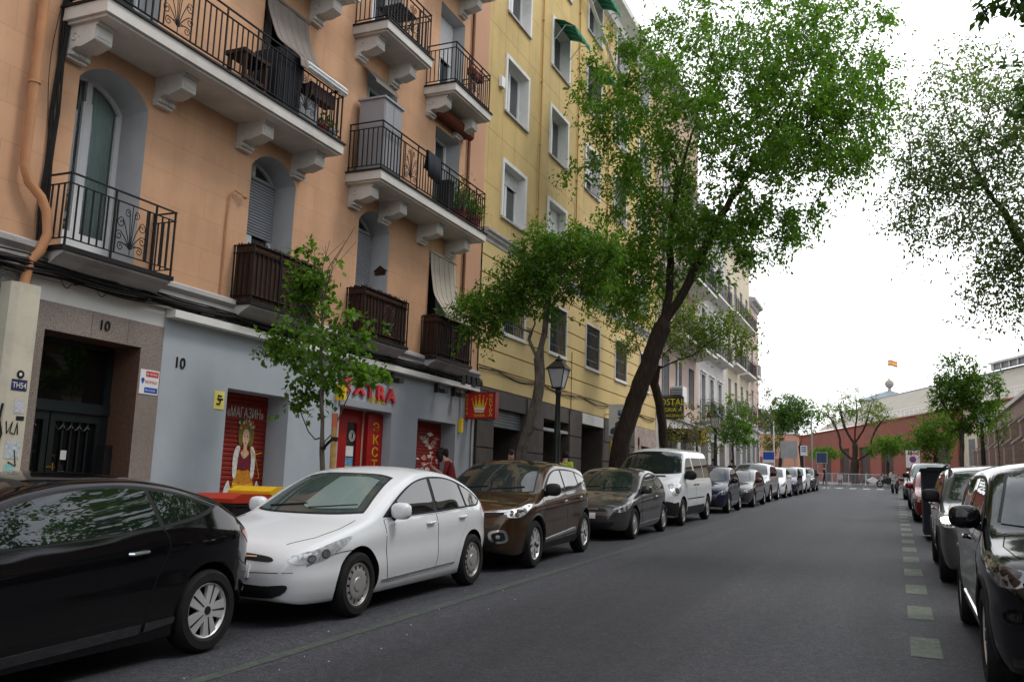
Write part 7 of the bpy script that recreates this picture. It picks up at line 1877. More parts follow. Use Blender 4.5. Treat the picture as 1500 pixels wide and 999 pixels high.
# dark street container on the right
ct = thing('recycling_container', 'tall dark recycling container standing behind the grey off-roader', 'container', (1.2, 22.8, ground(22.8)))
z = ground(22.8); b = MB(); b.prism([(.48, z+.1), (1.55, z+.1), (1.6, z+1.46), (1.45, z+1.58), (.6, z+1.58), (.48, z+1.50)], lambda x, q: (x, 22.0, q), lambda x, q: (x, 23.6, q)); b.build('container_body', C['darkcloth'], ct)
b = MB(); b.box(.45, 1.63, 21.96, 23.64, z+1.50, z+1.55); b.build('lid', C['binblack'], ct)
for xx in (.65, 1.40):
    for yy in (22.2, 23.4):
        b = MB(); b.box(xx, xx+.1, yy, yy+.1, z+.003, z+.1); b.build('foot', C['steel'], ct)

# ------------------------------------------------------------------ lamp posts
def lamp(label, x, y, h, s=1.0):
    z = G_(y); t = thing('street_lamp', label, 'street lamp', (x, y, z), 'old lantern lamp posts')
    b = MB(); b.lathe([(0,0),(.20,0),(.20,.12),(.15,.2),(.16,.5),(.12,.62),(.13,.8),(.085,.95),(.075,h*.5),(.085,h*.52),(.07,h*.55),(.055,h-.50-.50*s),(.075,h-.46-.50*s),(.075,h-.40-.50*s),(.05,h-.34-.50*s),(.0,h-.34-.50*s)], 14, 'z', (x, y, z)); b.build('post', C['lampgreen'], t, True)
    b = MB(); q0, q1 = .13*s, .235*s; zb_, zt_ = z+h-.32-.50*s, z+h-.32
    for sx in (-1, 1):
        for sy in (-1, 1): b.tube([(x+sx*q0, y+sy*q0, zb_), (x+sx*q1, y+sy*q1, zt_)], .013, 4)
    b.box(x-q0-.015, x+q0+.015, y-q0-.015, y+q0+.015, zb_-.03, zb_)
    b.box(x-q1-.03, x+q1+.03, y-q1-.03, y+q1+.03, zt_, zt_+.03)
    b.tube([(x, y, zb_-.03), (x, y, zb_-.1)], .05, 8)
    fr = b.build('lantern', C['lampgreen'], t)
    b = MB(); b.prism([(-1,-1),(1,-1),(1,1),(-1,1)], lambda a, c: (x+a*(q0-.008), y+c*(q0-.008), zb_+.002), lambda a, c: (x+a*(q1-.01), y+c*(q1-.01), zt_-.002)); b.build('lantern_glass', C['frosted'], fr)
    b = MB(); b.prism([(-1,-1),(1,-1),(1,1),(-1,1)], lambda a, c: (x+a*(q1+.02), y+c*(q1+.02), zt_+.032), lambda a, c: (x+a*.09*s, y+c*.09*s, zt_+.20)); b.lathe([(.10*s, zt_+.20), (.12*s, zt_+.23), (.06*s, zt_+.25), (.04*s, zt_+.30), (.0, zt_+.34)], 12, 'z', (x, y, 0)); b.build('lantern_roof', C['lampgreen'], fr)
lamp('old lantern lamp post in front of the yellow block', -7.2, 19.35, 3.86, .84)
lamp('old lantern lamp post on the right pavement under the trees', 2.87, 37.0, 3.95, .9)
lamp('small distant lantern lamp by the sign of the white house', -7.15, 38.6, 3.75, .9)

# ------------------------------------------------------------------ barriers, signs and motorcycles at the far end
C['barrier'] = M('barrier_grey_white', (.48,.48,.47), .5)
for k in range(5):
    x0 = -7.0+1.42*k; y = 87.2+.05*(k % 2); z = ground(y)
    t = tag(thing('crowd_barrier', '', '', (x0+.7, y, z)), ('leftmost', 'second from left', 'middle', 'second from right', 'rightmost')[k]+' of the pale crowd barriers closing the street end', 'barrier', 'crowd barriers across the street end')
    b = MB(); b.tube([(x0,y,z+.05),(x0,y,z+1.12),(x0+1.38,y,z+1.12),(x0+1.38,y,z+.05)], .028, 6); b.tube([(x0,y,z+.22),(x0+1.38,y,z+.22)], .02, 6); b.build('frame', C['barrier'], t)
    b = MB()
    for j in range(1, 12): b.tube([(x0+1.38*j/12,y,z+.22),(x0+1.38*j/12,y,z+1.1)], .012, 4)
    b.build('bars', C['steel'], t)
    for xx in (x0+.15, x0+1.23):
        b = MB(); b.box(xx-.03, xx+.03, y-.3, y+.3, z+.004, z+.05); b.build('foot', C['whitepaint'], t)
def motorcycle(label, x, y, yaw, col, grp='parked motorcycles'):
    z = ground(y)+.005; t = thing('motorcycle', label, 'motorcycle', (0, 0, 0), grp)
    for u in (-.66, .66):
        b = MB(); b.lathe([(.22,-.05),(.30,-.05),(.315,0),(.30,.05),(.22,.05)], 20, 'y', (u, 0, .315), closed=True)
        for k in range(5): b.tube([(u, 0, .315), (u+.23*math.cos(k*1.256), 0, .315+.23*math.sin(k*1.256))], .016, 4)
        b.build('wheel', C['tyre'], t, True)
    b = MB(); b.prism(smooth_loop([(-.55,.55),(-.2,.36),(.25,.34),(.45,.55),(.30,.72),(.05,.86),(-.1,.80)]), lambda u, q: (u, -.14, q), lambda u, q: (u, .14, q)); b.build('body', col, t)
    b = MB(); b.prism(smooth_loop([(.0,.78),(.35,.76),(.75,.86),(.72,.93),(.3,.86),(.02,.84)]), lambda u, q: (u, -.13, q), lambda u, q: (u, .13, q)); b.build('seat', C['blackplastic'], t)
    b = MB()
    for s in (-.07, .07): b.tube([(-.66, s, .315), (-.45, s, .95)], .022, 6)
    b.tube([(-.40,-.34,1.02),(-.46,-.16,.98),(-.46,.16,.98),(-.40,.34,1.02)], .016, 6); b.build('fork', C['steel'], t)
    b = MB(); b.ball((-.53, 0, .86), .08, .09, .09); b.build('headlight', C['lampglass'], t, True)
    b = MB(); b.prism([(-.50,.98),(-.60,.95),(-.50,1.22),(-.46,1.22)], lambda u, q: (u, -.15, q), lambda u, q: (u, .15, q)); b.build('windshield', C['glass'], t)
    for s in (-1, 1):
        b = MB(); b.tube([(-.42, s*.25, 1.0), (-.42, s*.30, 1.15)], .008, 4); b.ball((-.41, s*.32, 1.18), .015, .05, .035, 8, 5); b.build('mirror', C['blackplastic'], t)
    b = MB(); b.tube([(.1, .16, .36), (.7, .18, .42)], .045, 8); b.build('exhaust', C['chrome'], t)
    t.location = (x, y, z); t.rotation_euler = (0, 0, yaw)
motorcycle('dark motorcycle last in line beyond the left parked cars', -6.25, 66.3, rad(80), C['blackplastic'])
motorcycle('second dark motorcycle nearer the bin at the street end', -6.0, 68.2, rad(60), C['darkalloy'])
motorcycle('motorcycle with white fairing behind the barriers on the right', -2.2, 88.9, rad(20), C['whitepaint'])
motorcycle('dark motorcycle at the right end of the barriers', -.9, 86.3, rad(-10), C['blackplastic'])
motorcycle('dark scooter-like motorcycle beside the small dark car', -.25, 62.5, rad(80), C['darkalloy'])
b = MB(); z = G_(70); b.lathe([(0,z),(.26,z),(.30,z+.95),(.33,z+.95),(.33,z+1.0),(.0,z+1.02)], 16, 'z', (-5.75, 69.5, 0)); tag(b.build('litter_bin', C['binblack'], None, True), 'round black litter bin just left of the barriers', 'bin')
def post_sign(label, x, y, zt, w, h, mat, posts=1, extra=None, pm='steel'):
    z = ground(y)+.1; t = thing('street_sign', label, 'sign', (x, y, z))
    b = MB()
    for px_ in ([x] if posts == 1 else [x-w*.35, x+w*.35]): b.tube([(px_, y+.04, z), (px_, y+.04, zt+.05)], .035, 8)
    b.build('post', C[pm], t)
    b = MB(); b.box(x-w/2, x+w/2, y-.02, y+.0, zt-h, zt); pl = b.build('sign_plate', mat, t)
    if extra: extra(t, x, y, zt, w, h)
    return t
def e_blue(t, x, y, zt, w, h):
    b = MB(); b.box(x-w*.46, x+w*.46, y-.03, y-.021, zt-h*.36, zt-h*.03); b.build('blue_panel', C['blue_sign'], t)
    b = MB(); b.box(x-w*.42, x+w*.42, y-.03, y-.021, zt-h*.62, zt-h*.48); b.build('map_panel', C['shutterbox'], t)
    b = MB(); b.box(x-w*.5, x+w*.5, y-.03, y-.0215, zt-h*1.0, zt-h*.72); b.build('lower_panel', C['stake'], t)
post_sign('blue and white information panel beside the far street corner', -7.95, 62.0, 2.62, .78, 1.55, C['whitepaint'], 1, e_blue)
post_sign('large blank grey back of a street board on two posts', -6.75, 63.0, 3.35, 1.1, 1.15, C['steel'], 2)
def e_lines(t, x, y, zt, w, h):
    b = MB()
    for k in range(3): b.box(x-w*.35, x+w*.35, y-.03, y-.021, zt-h*(.22+.2*k), zt-h*(.12+.2*k))
    b.build('printed_lines', C['blue_sign'], t)
post_sign('small white parking sign with blue print on a tall grey pole', -5.75, 62.6, 3.05, .44, .66, C['whitepaint'], 1, e_lines)
b = MB(); z = ground(64); b.tube([(-5.35,64,z),(-5.35,64,5.6)], .05, 8); tag(b.build('street_pole', C['steel'], None, True), 'tall thin grey pole behind the small white parking sign', 'pole')
b = MB(); z = ground(66); b.tube([(-8.1,66,z),(-8.1,66,4.9)], .045, 8); tag(b.build('street_pole', C['whitepaint'], None, True), 'thin white pole near the far left street corner', 'pole')
def e_wrap(t, x, y, zt, w, h):
    b = MB(); b.box(x-w*.44, x+w*.44, y-.03, y-.021, zt-h*.95, zt-h*.05); b.build('blue_panel', M('dull_blue', (.05,.07,.13), .5), t)
post_sign('dark blue back-to-back sign on a grey frame near the motorcycles', -4.85, 65.5, 2.75, .75, .75, C['steel'], 2, e_wrap)
def e_nopark(t, x, y, zt, w, h):
    def disc(nm, r0, m, dy):
        b = MB(); b.lathe([(0, y-dy), (r0, y-dy), (r0, y-dy+.004)], 24, 'y', (x, 0, zt-h*.52)); b.build(nm, m, t)
    disc('red_ring', .20, C['red_sign'], .026); disc('blue_disc', .15, C['blue_sign'], .032)
    b = MB(); b.tube([(x-.11, y-.035, zt-h*.52+.11), (x+.11, y-.035, zt-h*.52-.11)], .025, 4); b.build('red_bar', C['red_sign'], t)
    b = MB(); b.box(x-w*.34, x+w*.34, y-.03, y-.021, zt-h*.24, zt-h*.10); b.build('red_line', C['red_sign'], t)
    text('lettering', 'AVISO', .15, (x, y-.031, zt-h*.215), t, C['whitepaint'], '-y', align='CENTER', extrude=.001)
post_sign('white temporary no-parking notice above the right parked cars', .83, 60.0, 2.72, .78, 1.05, C['whitepaint'], 1, e_nopark)
for (x, y, lb) in ((-7.5, 31.6, 'left'), (-7.45, 33.0, 'right')):
    t = thing('planter', 'spiky potted plant on the pavement behind the van, on the '+lb, 'plant', (x, y, G_(y)), 'spiky plants behind the van'); z = G_(y)
    b = MB(); b.box(x-.25, x+.25, y-.35, y+.35, z, z+.55); b.build('planter_box', C['wood'], t)
    b = MB(); r = random.Random(int(y*10))
    for k in range(90):
        a, q, l = r.uniform(0, 6.28), r.uniform(.05, .55), r.uniform(.5, 1.35); bx, by = x+r.uniform(-.18,.18), y+r.uniform(-.28,.28)
        P = Vector((bx, by, z+.5)); T = Vector((bx+q*math.cos(a)*l*.7, by+q*math.sin(a)*l*.7, z+.5+l)); m = (P+T)/2+Vector((0,0,.08)); s = Vector((-math.sin(a), math.cos(a), 0))*.018
        b.add([P-s, P+s, m+s, T, m-s], [(0,1,2,4),(4,2,3)])
    b.build('foliage', C['leaf_olive'], t, fix=False)
# ------------------------------------------------------------------ the red market-like building across the end of the street
FBX, FBY = -12.6, 131.0             # far left corner of the red wall; it comes nearer to the right
def wp(s, z, out=0.):              # s metres along the wall from its far corner
    c, q = .395, -.919
    n = Vector((q, -c, 0))         # wall normal, towards the street
    return (FBX+c*s+n.x*out, FBY+q*s+n.y*out, z)
RB = thing('market_hall', 'long red rendered hall with a beige metal roof and louvred gates across the street end', 'building', (-3, 104, ground(104)))
z0 = ground(100); LEN = 62.; RED = 44.5
def wtop(s): return 7.6+.006*s
b = MB()
bays = [9.2+6.15*k for k in range(6)]
s_prev = 0
for g0 in bays:
    g1 = g0+3.1
    b.quad(wp(s_prev, z0-1), wp(g0, z0-1), wp(g0, wtop(g0)), wp(s_prev, wtop(s_prev)))
    b.quad(wp(g0, z0+4.4), wp(g1, z0+4.4), wp(g1, wtop(g1)), wp(g0, wtop(g0))); 
    for g in (g0, g1): b.quad(wp(g, z0-1), wp(g, z0+4.4), wp(g, z0+4.4, -.3), wp(g, z0-1, -.3))
    b.quad(wp(g0, z0+4.4), wp(g1, z0+4.4), wp(g1, z0+4.4, -.3), wp(g0, z0+4.4, -.3)); s_prev = g1
b.quad(wp(s_prev, z0-1), wp(RED, z0-1), wp(RED, wtop(RED)), wp(s_prev, wtop(s_prev)))
b.quad(wp(RED, z0-1), wp(RED, wtop(RED)), wp(RED, wtop(RED), -2), wp(RED, z0-1, -2))
b.quad(wp(0, z0-1), wp(0, wtop(0)), wp(0, wtop(0), -12), wp(0, z0-1, -12))
b.quad(wp(0, wtop(0)), wp(LEN, wtop(LEN)), wp(LEN, wtop(LEN), -3), wp(0, wtop(0), -3))
b.build('wall', C['brickred'], RB)
b = MB(); b.quad(wp(RED, z0-1, -.4), wp(LEN, z0-1, -.4), wp(LEN, wtop(LEN), -.4), wp(RED, wtop(RED), -.4))
for k in range(6): s = RED+1.2+2.9*k; b.add([wp(s, z0+1.2, -.38), wp(s+1.1, z0+1.2, -.38), wp(s+1.1, z0+4.2, -.38), wp(s, z0+4.2, -.38)], [(0,1,2,3)], 1)
b.build('pale_wall', [C['cream_wall'], C['greyglass']], RB, fix=False)
b = MB()
for a, c, e in ((0, LEN, .22),):
    P = [(wp(0, wtop(0)-.02, -.25)), (wp(LEN, wtop(LEN)-.02, -.25))]
    b.add([wp(0, wtop(0), -.3), wp(LEN, wtop(LEN), -.3), wp(LEN, wtop(LEN), .12), wp(0, wtop(0), .12), wp(0, wtop(0)+.14, -.3), wp(LEN, wtop(LEN)+.14, -.3), wp(LEN, wtop(LEN)+.14, .12), wp(0, wtop(0)+.14, .12)], [(0,3,2,1),(4,5,6,7),(0,1,5,4),(1,2,6,5),(2,3,7,6),(3,0,4,7)])
b.build('coping', M('red_coping', (.24,.07,.05), .8), RB)
for g0 in bays:
    b = MB(); b.quad(wp(g0, z0-1, -.28), wp(g0+3.1, z0-1, -.28), wp(g0+3.1, z0+4.4, -.28), wp(g0, z0+4.4, -.28))
    for k in range(3): s = g0+.02+1.49*k; b.add([wp(s, z0-1, -.27), wp(s+.08, z0-1, -.27), wp(s+.08, z0+4.4, -.2), wp(s, z0+4.4, -.2)], [(0,1,2,3)])
    for k in range(32): 
        z = z0+.1+.135*k; b.add([wp(g0+.1, z, -.275), wp(g0+3.0, z, -.275), wp(g0+3.0, z+.07, -.22), wp(g0+.1, z+.07, -.22)], [(0,1,2,3)])
    b.build('louvred_gate', C['louvre'], RB, fix=False)
# white railing on the coping
b = MB()
for z in (.45, .75, 1.05): b.tube([wp(0, wtop(0)+z, -.4), wp(LEN, wtop(LEN)+z, -.4)], .028, 5)
for k in range(60): b.tube([wp(k*1.03, wtop(0)+.1, -.4), wp(k*1.03, wtop(0)+1.1, -.4)], .028, 4)
b.build('railing', C['whitepaint'], RB)
# pitched ribbed roof set back behind the railing
def rib_roof():
    b = MB(); n = 130
    s0, s1 = .7, LEN
    def up(s, h): s = max(s, .7+3.0*h); return wp(s, 8.35+4.3*h, -2.2-6.8*h)
    for k in range(n):
        a, c = s0+(s1-s0)*k/n, s0+(s1-s0)*(k+1)/n; m_ = a+(c-a)*.72
        for h0, h1 in ((0, .25), (.25, .5), (.5, .75), (.75, 1)):
            b.quad(up(a, h0), up(m_, h0), up(m_, h1), up(a, h1))
            p, q, r_, t_ = up(m_, h0), up(c, h0), up(c, h1), up(m_, h1)
            l = Vector((0,0,.10)); p2, q2, r2, t2 = [Vector(v)+l for v in (p, q, r_, t_)]
            b.quad(p2, q2, r2, t2); b.quad(p, p2, t2, t_); b.quad(q2, q, r_, r2)
    b.quad(wp(3.7, 12.65, -9), wp(LEN, 12.65, -9), wp(LEN, 8, -16), wp(3.7, 8, -16))
    return b.build('roof', C['roofbeige'], RB)
rib_roof()
b = MB(); b.tube([wp(3.7, 12.7, -9), wp(LEN, 12.7, -9)], .14, 6); b.build('ridge_cap', C['greyglass'], RB)
b = MB(); b.quad(wp(0,wtop(0)+.1,-2.15), wp(LEN,wtop(LEN)+.1,-2.15), wp(LEN,wtop(LEN)+.62,-2.15), wp(0,wtop(0)+.62,-2.15)); b.build('eaves_wall', C['white_wall'], RB)
# raised white lantern on the ridge at the right
b = MB()
A_, B_ = 34.8, 58
for k in range(15): s = A_+.4+k*1.5; b.add([wp(s,12.9,-8.5), wp(s+.25,12.9,-8.5), wp(s+.25,13.5,-8.5), wp(s,13.5,-8.5)], [(0,1,2,3)])
b.add([wp(A_,12.8,-8.6), wp(B_,12.8,-8.6), wp(B_,13.5,-8.6), wp(A_,13.5,-8.6)], [(0,1,2,3)], 1)
b.add([wp(A_,13.45,-8.3), wp(B_,13.45,-8.3), wp(B_,13.45,-10), wp(A_,13.45,-10), wp(A_,13.65,-8.3), wp(B_,13.65,-8.3), wp(B_,13.65,-10), wp(A_,13.65,-10)], [(0,1,2,3),(4,5,6,7),(0,1,5,4),(1,2,6,5),(2,3,7,6),(3,0,4,7)])
b.build('roof_lantern', [C['white_wall'], C['greyglass']], RB)
# salmon wing with a grey glazed shed roof at the left
SW = thing('side_wing', 'salmon wing with a dark grey glazed shed roof left of the red hall', 'building', (-30, 136, ground(100)))
b = MB(); b.box(-50, -13.0, 131.5, 141, z0-1, 8.0); b.build('wall', C['salmon'], SW)
b = MB(); b.box(-50.2, -12.8, 131.3, 141.2, 8.0, 8.25); b.build('cornice', C['white_trim'], SW)
b = MB(); b.prism([(132.4, 8.25), (139.6, 8.25), (139.6, 12.2), (132.4, 11.0)], lambda y, z: (-48, y, z), lambda y, z: (-13.6, y, z))
b.build('glazed_shed', C['greyglass'], SW)
b = MB()
for k in range(35): b.box(-47.5+k*.96, -47.44+k*.96, 132.34, 132.4, 8.25, 11.0)
for z in (9.1, 10.0): b.box(-48, -13.6, 132.33, 132.4, z, z+.05)
b.build('glazing_bars', C['shutterbox'], SW)
b = MB(); b.box(-13.4, -12.2, 96, 104, z0-1, z0+2.6); tag(b.build('low_red_wall', C['brickred'], None), 'low dull red wall closing the corner left of the street signs', 'wall')
# pyramid-roofed pavilion with a stone ball, and the flag
PV = thing('pavilion', 'distant pavilion with a blue-grey pyramid roof topped by a stone ball', 'building', (-.9, 155, ground(100)))
b = MB(); b.box(-5.0, 3.2, 151, 159, z0-1, 14.6); b.build('wall', C['white_wall'], PV)
b = MB(); b.prism([(-1,-1),(1,-1),(1,1),(-1,1)], lambda a, c: (-.9+a*4.6, 155+c*4.6, 14.6), lambda a, c: (-.9+a*.5, 155+c*.5, 16.4)); b.build('pyramid_roof', C['slate'], PV)
b = MB(); b.lathe([(0,0),(.38,0),(.28,.3),(.18,.5),(.45,.7),(.66,1.05),(.70,1.3),(.58,1.65),(.3,1.9),(.10,2.0),(.04,2.6),(0,2.7)], 18, 'z', (-.9, 155, 16.35)); b.build('ball_finial', C['stone'], PV, True)
FL = thing('flag', 'red and yellow flag flying on a slim white pole above the pavilion', 'flag', (-.9, 165, z0))
b = MB(); b.tube([(-1.1,165,z0),(-1.1,165,23.4)], .05, 6); b.build('flag_pole', C['whitepaint'], FL)
b = MB(); n = 14
for i in range(n):
    def P_(i, h): u = i/n; return (-1.05+1.5*u, 165+.22*math.sin(u*7), 21.9+1.0*h-.25*u+.12*math.sin(u*6))
    for h0, h1, m in ((0, .27, 0), (.27, .73, 1), (.73, 1, 0)): b.quad(P_(i, h0), P_(i+1, h0), P_(i+1, h1), P_(i, h1), m)
o = b.build('flag_cloth', [C['flagred'], C['flagyel']], FL, True); o.modifiers.new('t', 'SOLIDIFY').thickness = .015

# ------------------------------------------------------------------ brown brick hall with stepped buttresses on the right
CH = thing('brick_hall', 'brown brick hall with stepped buttresses and small green windows along the right pavement', 'building', (8, 60, ground(60)))
b = MB(); b.box(7.2, 16, -26, 92, -2.4, 6.2)
b.build('wall', C['brick'], CH)
b = MB()
for k in range(24):
    y = -22.1+4.9*k; g = ground(y); tp = g+4.55+.02*max(0, k-9)
    P = [(7.2, g-.3), (5.9, g-.3), (5.9, tp-1.6), (6.3, tp-1.3), (6.3, tp-.4), (6.7, tp), (7.2, tp+.25)]
    m = MB(); m.prism(P, lambda x, z: (x, y, z), lambda x, z: (x, y+.95, z)); bt = m.build('buttress', C['brick'], CH)
    m = MB(); m.prism([(5.84, tp-1.6), (6.3, tp-1.24), (6.3, tp-1.14), (5.84, tp-1.5)], lambda x, z: (x, y-.04, z), lambda x, z: (x, y+.99, z)); m.build('coping', C['stone'], bt); m = MB(); m.prism([(6.24, tp-.4), (6.72, tp+.03), (7.2, tp+.28), (7.2, tp+.38), (6.72, tp+.13), (6.24, tp-.28)], lambda x, z: (x, y-.04, z), lambda x, z: (x, y+.99, z)); m.build('coping', C['stone'], bt)
    m = MB(); m.box(7.12, 7.198, y+2.2, y+3.7, g+2.5, g+4.3); wn = m.build('window', M('green_grey_shutter', (.05,.10,.10), .6) if k == 0 else bpy.data.materials['green_grey_shutter'], CH)
    m = MB(); m.box(7.05, 7.197, y+2.05, y+3.85, g+2.35, g+2.498); m.box(7.1, 7.197, y+2.05, y+3.85, g+4.302, g+4.45); m.build('sill', C['stone'], wn)
    m = MB(); m.prism([(7.198, g+1.9), (6.95, g+1.9), (7.0, g+2.1), (7.198, g+2.2)], lambda x, z: (x, y+.955, z), lambda x, z: (x, y+4.895, z)); m.build('stone_band', C['stone'], CH)
b = MB(); b.box(7.0, 16.2, -26.2, 92.2, 6.2, 6.45); b.build('roof', C['roofbeige'], CH)
# ------------------------------------------------------------------ people
def person(label, x, y, zf, yaw, joints, shirt, trousers, hair, group=None, hairpts=None, height=1.68):
    """joints: name -> (forward, left, up) in metres; feet at up = 0"""
    J = {k: Vector(v)*(height/1.68) for k, v in joints.items()}
    ch = [('pelvis','waist'),('waist','chest'),('chest','neck'),('neck','chin'),('chin','crown'),('chin','nose')]
    for s in 'lr': ch += [('pelvis','hip_'+s),('hip_'+s,'knee_'+s),('knee_'+s,'ankle_'+s),('ankle_'+s,'toe_'+s),('chest','shoulder_'+s),('shoulder_'+s,'elbow_'+s),('elbow_'+s,'wrist_'+s),('wrist_'+s,'palm_'+s)]
    for s in 'lr':
        p, w = J['palm_'+s], J['wrist_'+s]; d = (p-w).normalized(); sd = d.cross(Vector((1,0,0)))
        sd = sd.normalized() if sd.length > .1 else Vector((0,1,0))
        fw = d.cross(sd).normalized()
        for k in range(4):
            J[f'f{k}a_{s}'] = p+sd*(.030-.020*k)+d*.045; J[f'f{k}b_{s}'] = J[f'f{k}a_{s}']+d*(.035-.006*abs(k-1.5))+fw*.015
            ch += [('palm_'+s, f'f{k}a_{s}'), (f'f{k}a_{s}', f'f{k}b_{s}')]
        J['th_'+s] = w.lerp(p, .5)+sd*.055+d*.02; ch.append(('palm_'+s, 'th_'+s))
    RR = dict(pelvis=(.145,.11), waist=(.125,.095), chest=(.155,.11), neck=(.052,.052), chin=(.068,.075), crown=(.082,.088), nose=(.02,.02))
    for s in 'lr': RR.update({'hip_'+s:(.085,.085),'knee_'+s:(.055,.055),'ankle_'+s:(.04,.04),'toe_'+s:(.034,.03),'shoulder_'+s:(.062,.062),'elbow_'+s:(.042,.042),'wrist_'+s:(.027,.027),'palm_'+s:(.032,.018),'th_'+s:(.010,.010)})
    names = list(J); idx = {n: i for i, n in enumerate(names)}
    me = bpy.data.meshes.new('person'); me.from_pydata([J[n] for n in names], [(idx[a], idx[b_]) for a, b_ in ch], [])
    o = bpy.data.objects.new('tmp', me); COL.objects.link(o)
    o.modifiers.new('s', 'SKIN'); o.modifiers.new('u', 'SUBSURF').levels = 1
    sv = me.skin_vertices[0].data
    for n in names: sv[idx[n]].radius = RR.get(n, (.0095, .0095)); sv[idx[n]].use_root = (n == 'pelvis')
    bpy.context.view_layer.update()
    m2 = bpy.data.meshes.new_from_object(o.evaluated_get(bpy.context.evaluated_depsgraph_get())); bpy.data.objects.remove(o)
    m2.materials.clear()
    for k in (C['skin'], shirt, trousers, C['blackplastic']): m2.materials.append(k)
    segs = [(a, b_) for a, b_ in ch]
    for f in m2.polygons:
        c = f.center; best = None
        for a, b_ in segs:
            A, B = J[a], J[b_]; d = B-A; t = max(0, min(1, (c-A).dot(d)/max(d.length_squared, 1e-9))); q = (c-A-d*t).length
            if best is None or q < best[0]: best = (q, a, b_, t)
        a, b_ = best[1], best[2]
        if b_.startswith(('waist','chest','shoulder')) or b_ == 'neck' and best[3] < .55 or b_.startswith('elbow'): m = 1
        elif b_.startswith(('hip','knee','ankle')): m = 2
        elif b_.startswith('toe'): m = 3
        else: m = 0
        f.material_index = m; f.use_smooth = True
    m2.name = 'person'
    t = link_mesh('person', m2); tag(t, label, 'person', group)
    b = MB(); c, h = J['crown'], J['chin']; up = (c-h).normalized(); fw = J['nose']-h; fw = (fw-up*fw.dot(up)).normalized()
    ctr = h.lerp(c, .78)-fw*.025
    b.ball(ctr, .098, .092, .105, 14, 10)
    for p in hairpts or []: q = h+fw*p[0]+Vector((0, p[1], 0))+up*p[2]; b.ball(q, *p[3:6], 12, 8)
    b.build('hair', hair, t, True)
    if True:  # eyes and mouth
        lf = up.cross(fw)
        b = MB()
        for s in (-1, 1): b.ball(h.lerp(c, .42)+fw*.074+lf*(.030*s), .010, .010, .007, 8, 5)
        b.ball(h+fw*.068-up*.005, .008, .022, .006, 8, 5)
        b.build('face_features', C['hair'], t, True)
    t.location = (x, y, zf); t.rotation_euler = (0, 0, yaw)
    return t
def pose(lean=0., headdown=.0, arms='down', step=.12):
    l = lean
    J = dict(pelvis=(0,0,.92), waist=(.03+.15*l,0,1.06), chest=(.02+.45*l,0,1.29-.06*l), neck=(.03+.62*l,0,1.44-.10*l))
    n = Vector(J['neck']); hd = Vector((math.sin(headdown+l*.6), 0, math.cos(headdown+l*.6)))
    J['chin'] = tuple(n+hd*.075+Vector((.02,0,0))); J['crown'] = tuple(n+hd*.20+Vector((.015,0,0)))
    f = Vector((math.cos(headdown+l*.6), 0, -math.sin(headdown+l*.6))); J['nose'] = tuple(Vector(J['chin'])+f*.085+hd*.045)
    for s, q in (('l', 1), ('r', -1)):
        J['hip_'+s] = (0, .095*q, .86); J['knee_'+s] = (.03+step*q*.5, .10*q, .49); J['ankle_'+s] = (step*q-.02, .10*q, .085); J['toe_'+s] = (step*q+.13, .115*q, .035)
        c = Vector(J['chest']); J['shoulder_'+s] = tuple(c+Vector((0, .185*q, .09)))
        sh = Vector(J['shoulder_'+s])
        if arms == 'phone': J['elbow_'+s] = tuple(sh+Vector((.06, .05*q, -.27))); J['wrist_'+s] = tuple(sh+Vector((.27, -.06*q, -.16))); J['palm_'+s] = tuple(sh+Vector((.33, -.09*q, -.12)))
        else: J['elbow_'+s] = tuple(sh+Vector((-.03, .05*q, -.29))); J['wrist_'+s] = tuple(sh+Vector((.05, .06*q, -.54))); J['palm_'+s] = tuple(sh+Vector((.07, .06*q, -.62)))
    return J
person('dark-haired woman in a dark red top bending her head down by the shop corner', -8.55, 16.9, G_(16.9), rad(200), pose(.28, .75, 'phone'), C['redshirt'], C['jeans'], C['hair'], hairpts=[(-.10,0,.10,.07,.07,.08), (-.12,0,.0,.05,.05,.11), (.02,.06,.03,.06,.04,.10)], height=1.66)
person('person behind the leaning tree trunk with only a face showing over the crossover roof', -8.35, 19.35, G_(19.4), rad(-60), pose(.0, .1), C['darkcloth'], C['darkcloth'], C['hair'], height=1.64)
person('person in a bright yellow hi-vis jacket behind the lamp post', -8.3, 22.9, G_(22.9), rad(95), pose(.10, .25), C['hivis'], C['darkcloth'], C['hair'], height=1.66)
for k, (x, y, yw, sh, tr, lb) in enumerate(((-7.7, 39.0, 90, C['darkcloth'], C['darkcloth'], 'person in dark clothes walking on the pavement beyond the white van'), (-7.9, 42.3, -90, C['redshirt'], C['jeans'], 'person in a dark red top among the walkers near the old white house'), (-7.6, 45.5, 90, C['darkcloth'], C['jeans'], 'person in black farther along the left pavement'))):
    person(lb, x, y, G_(y), rad(yw), pose(.05, .1), sh, tr, C['hair'])
person('person in a black jacket standing at the left end of the barriers', -6.15, 86.2, ground(86.2), rad(160), pose(.0, .05), C['darkcloth'], C['darkcloth'], C['hair'], height=1.75)
person('person in pale clothes sitting low behind the middle of the barriers', -5.0, 88.9, ground(88.9)-.32, rad(-90), pose(.25, .3), C['palecloth'], C['jeans'], C['hair'], height=1.55)
person('person with bare shoulders by the motorcycles right of the barriers', -.75, 89.3, ground(89.3)-.1, rad(20), pose(.15, .2), C['skin'], C['jeans'], C['hair'], height=1.68)
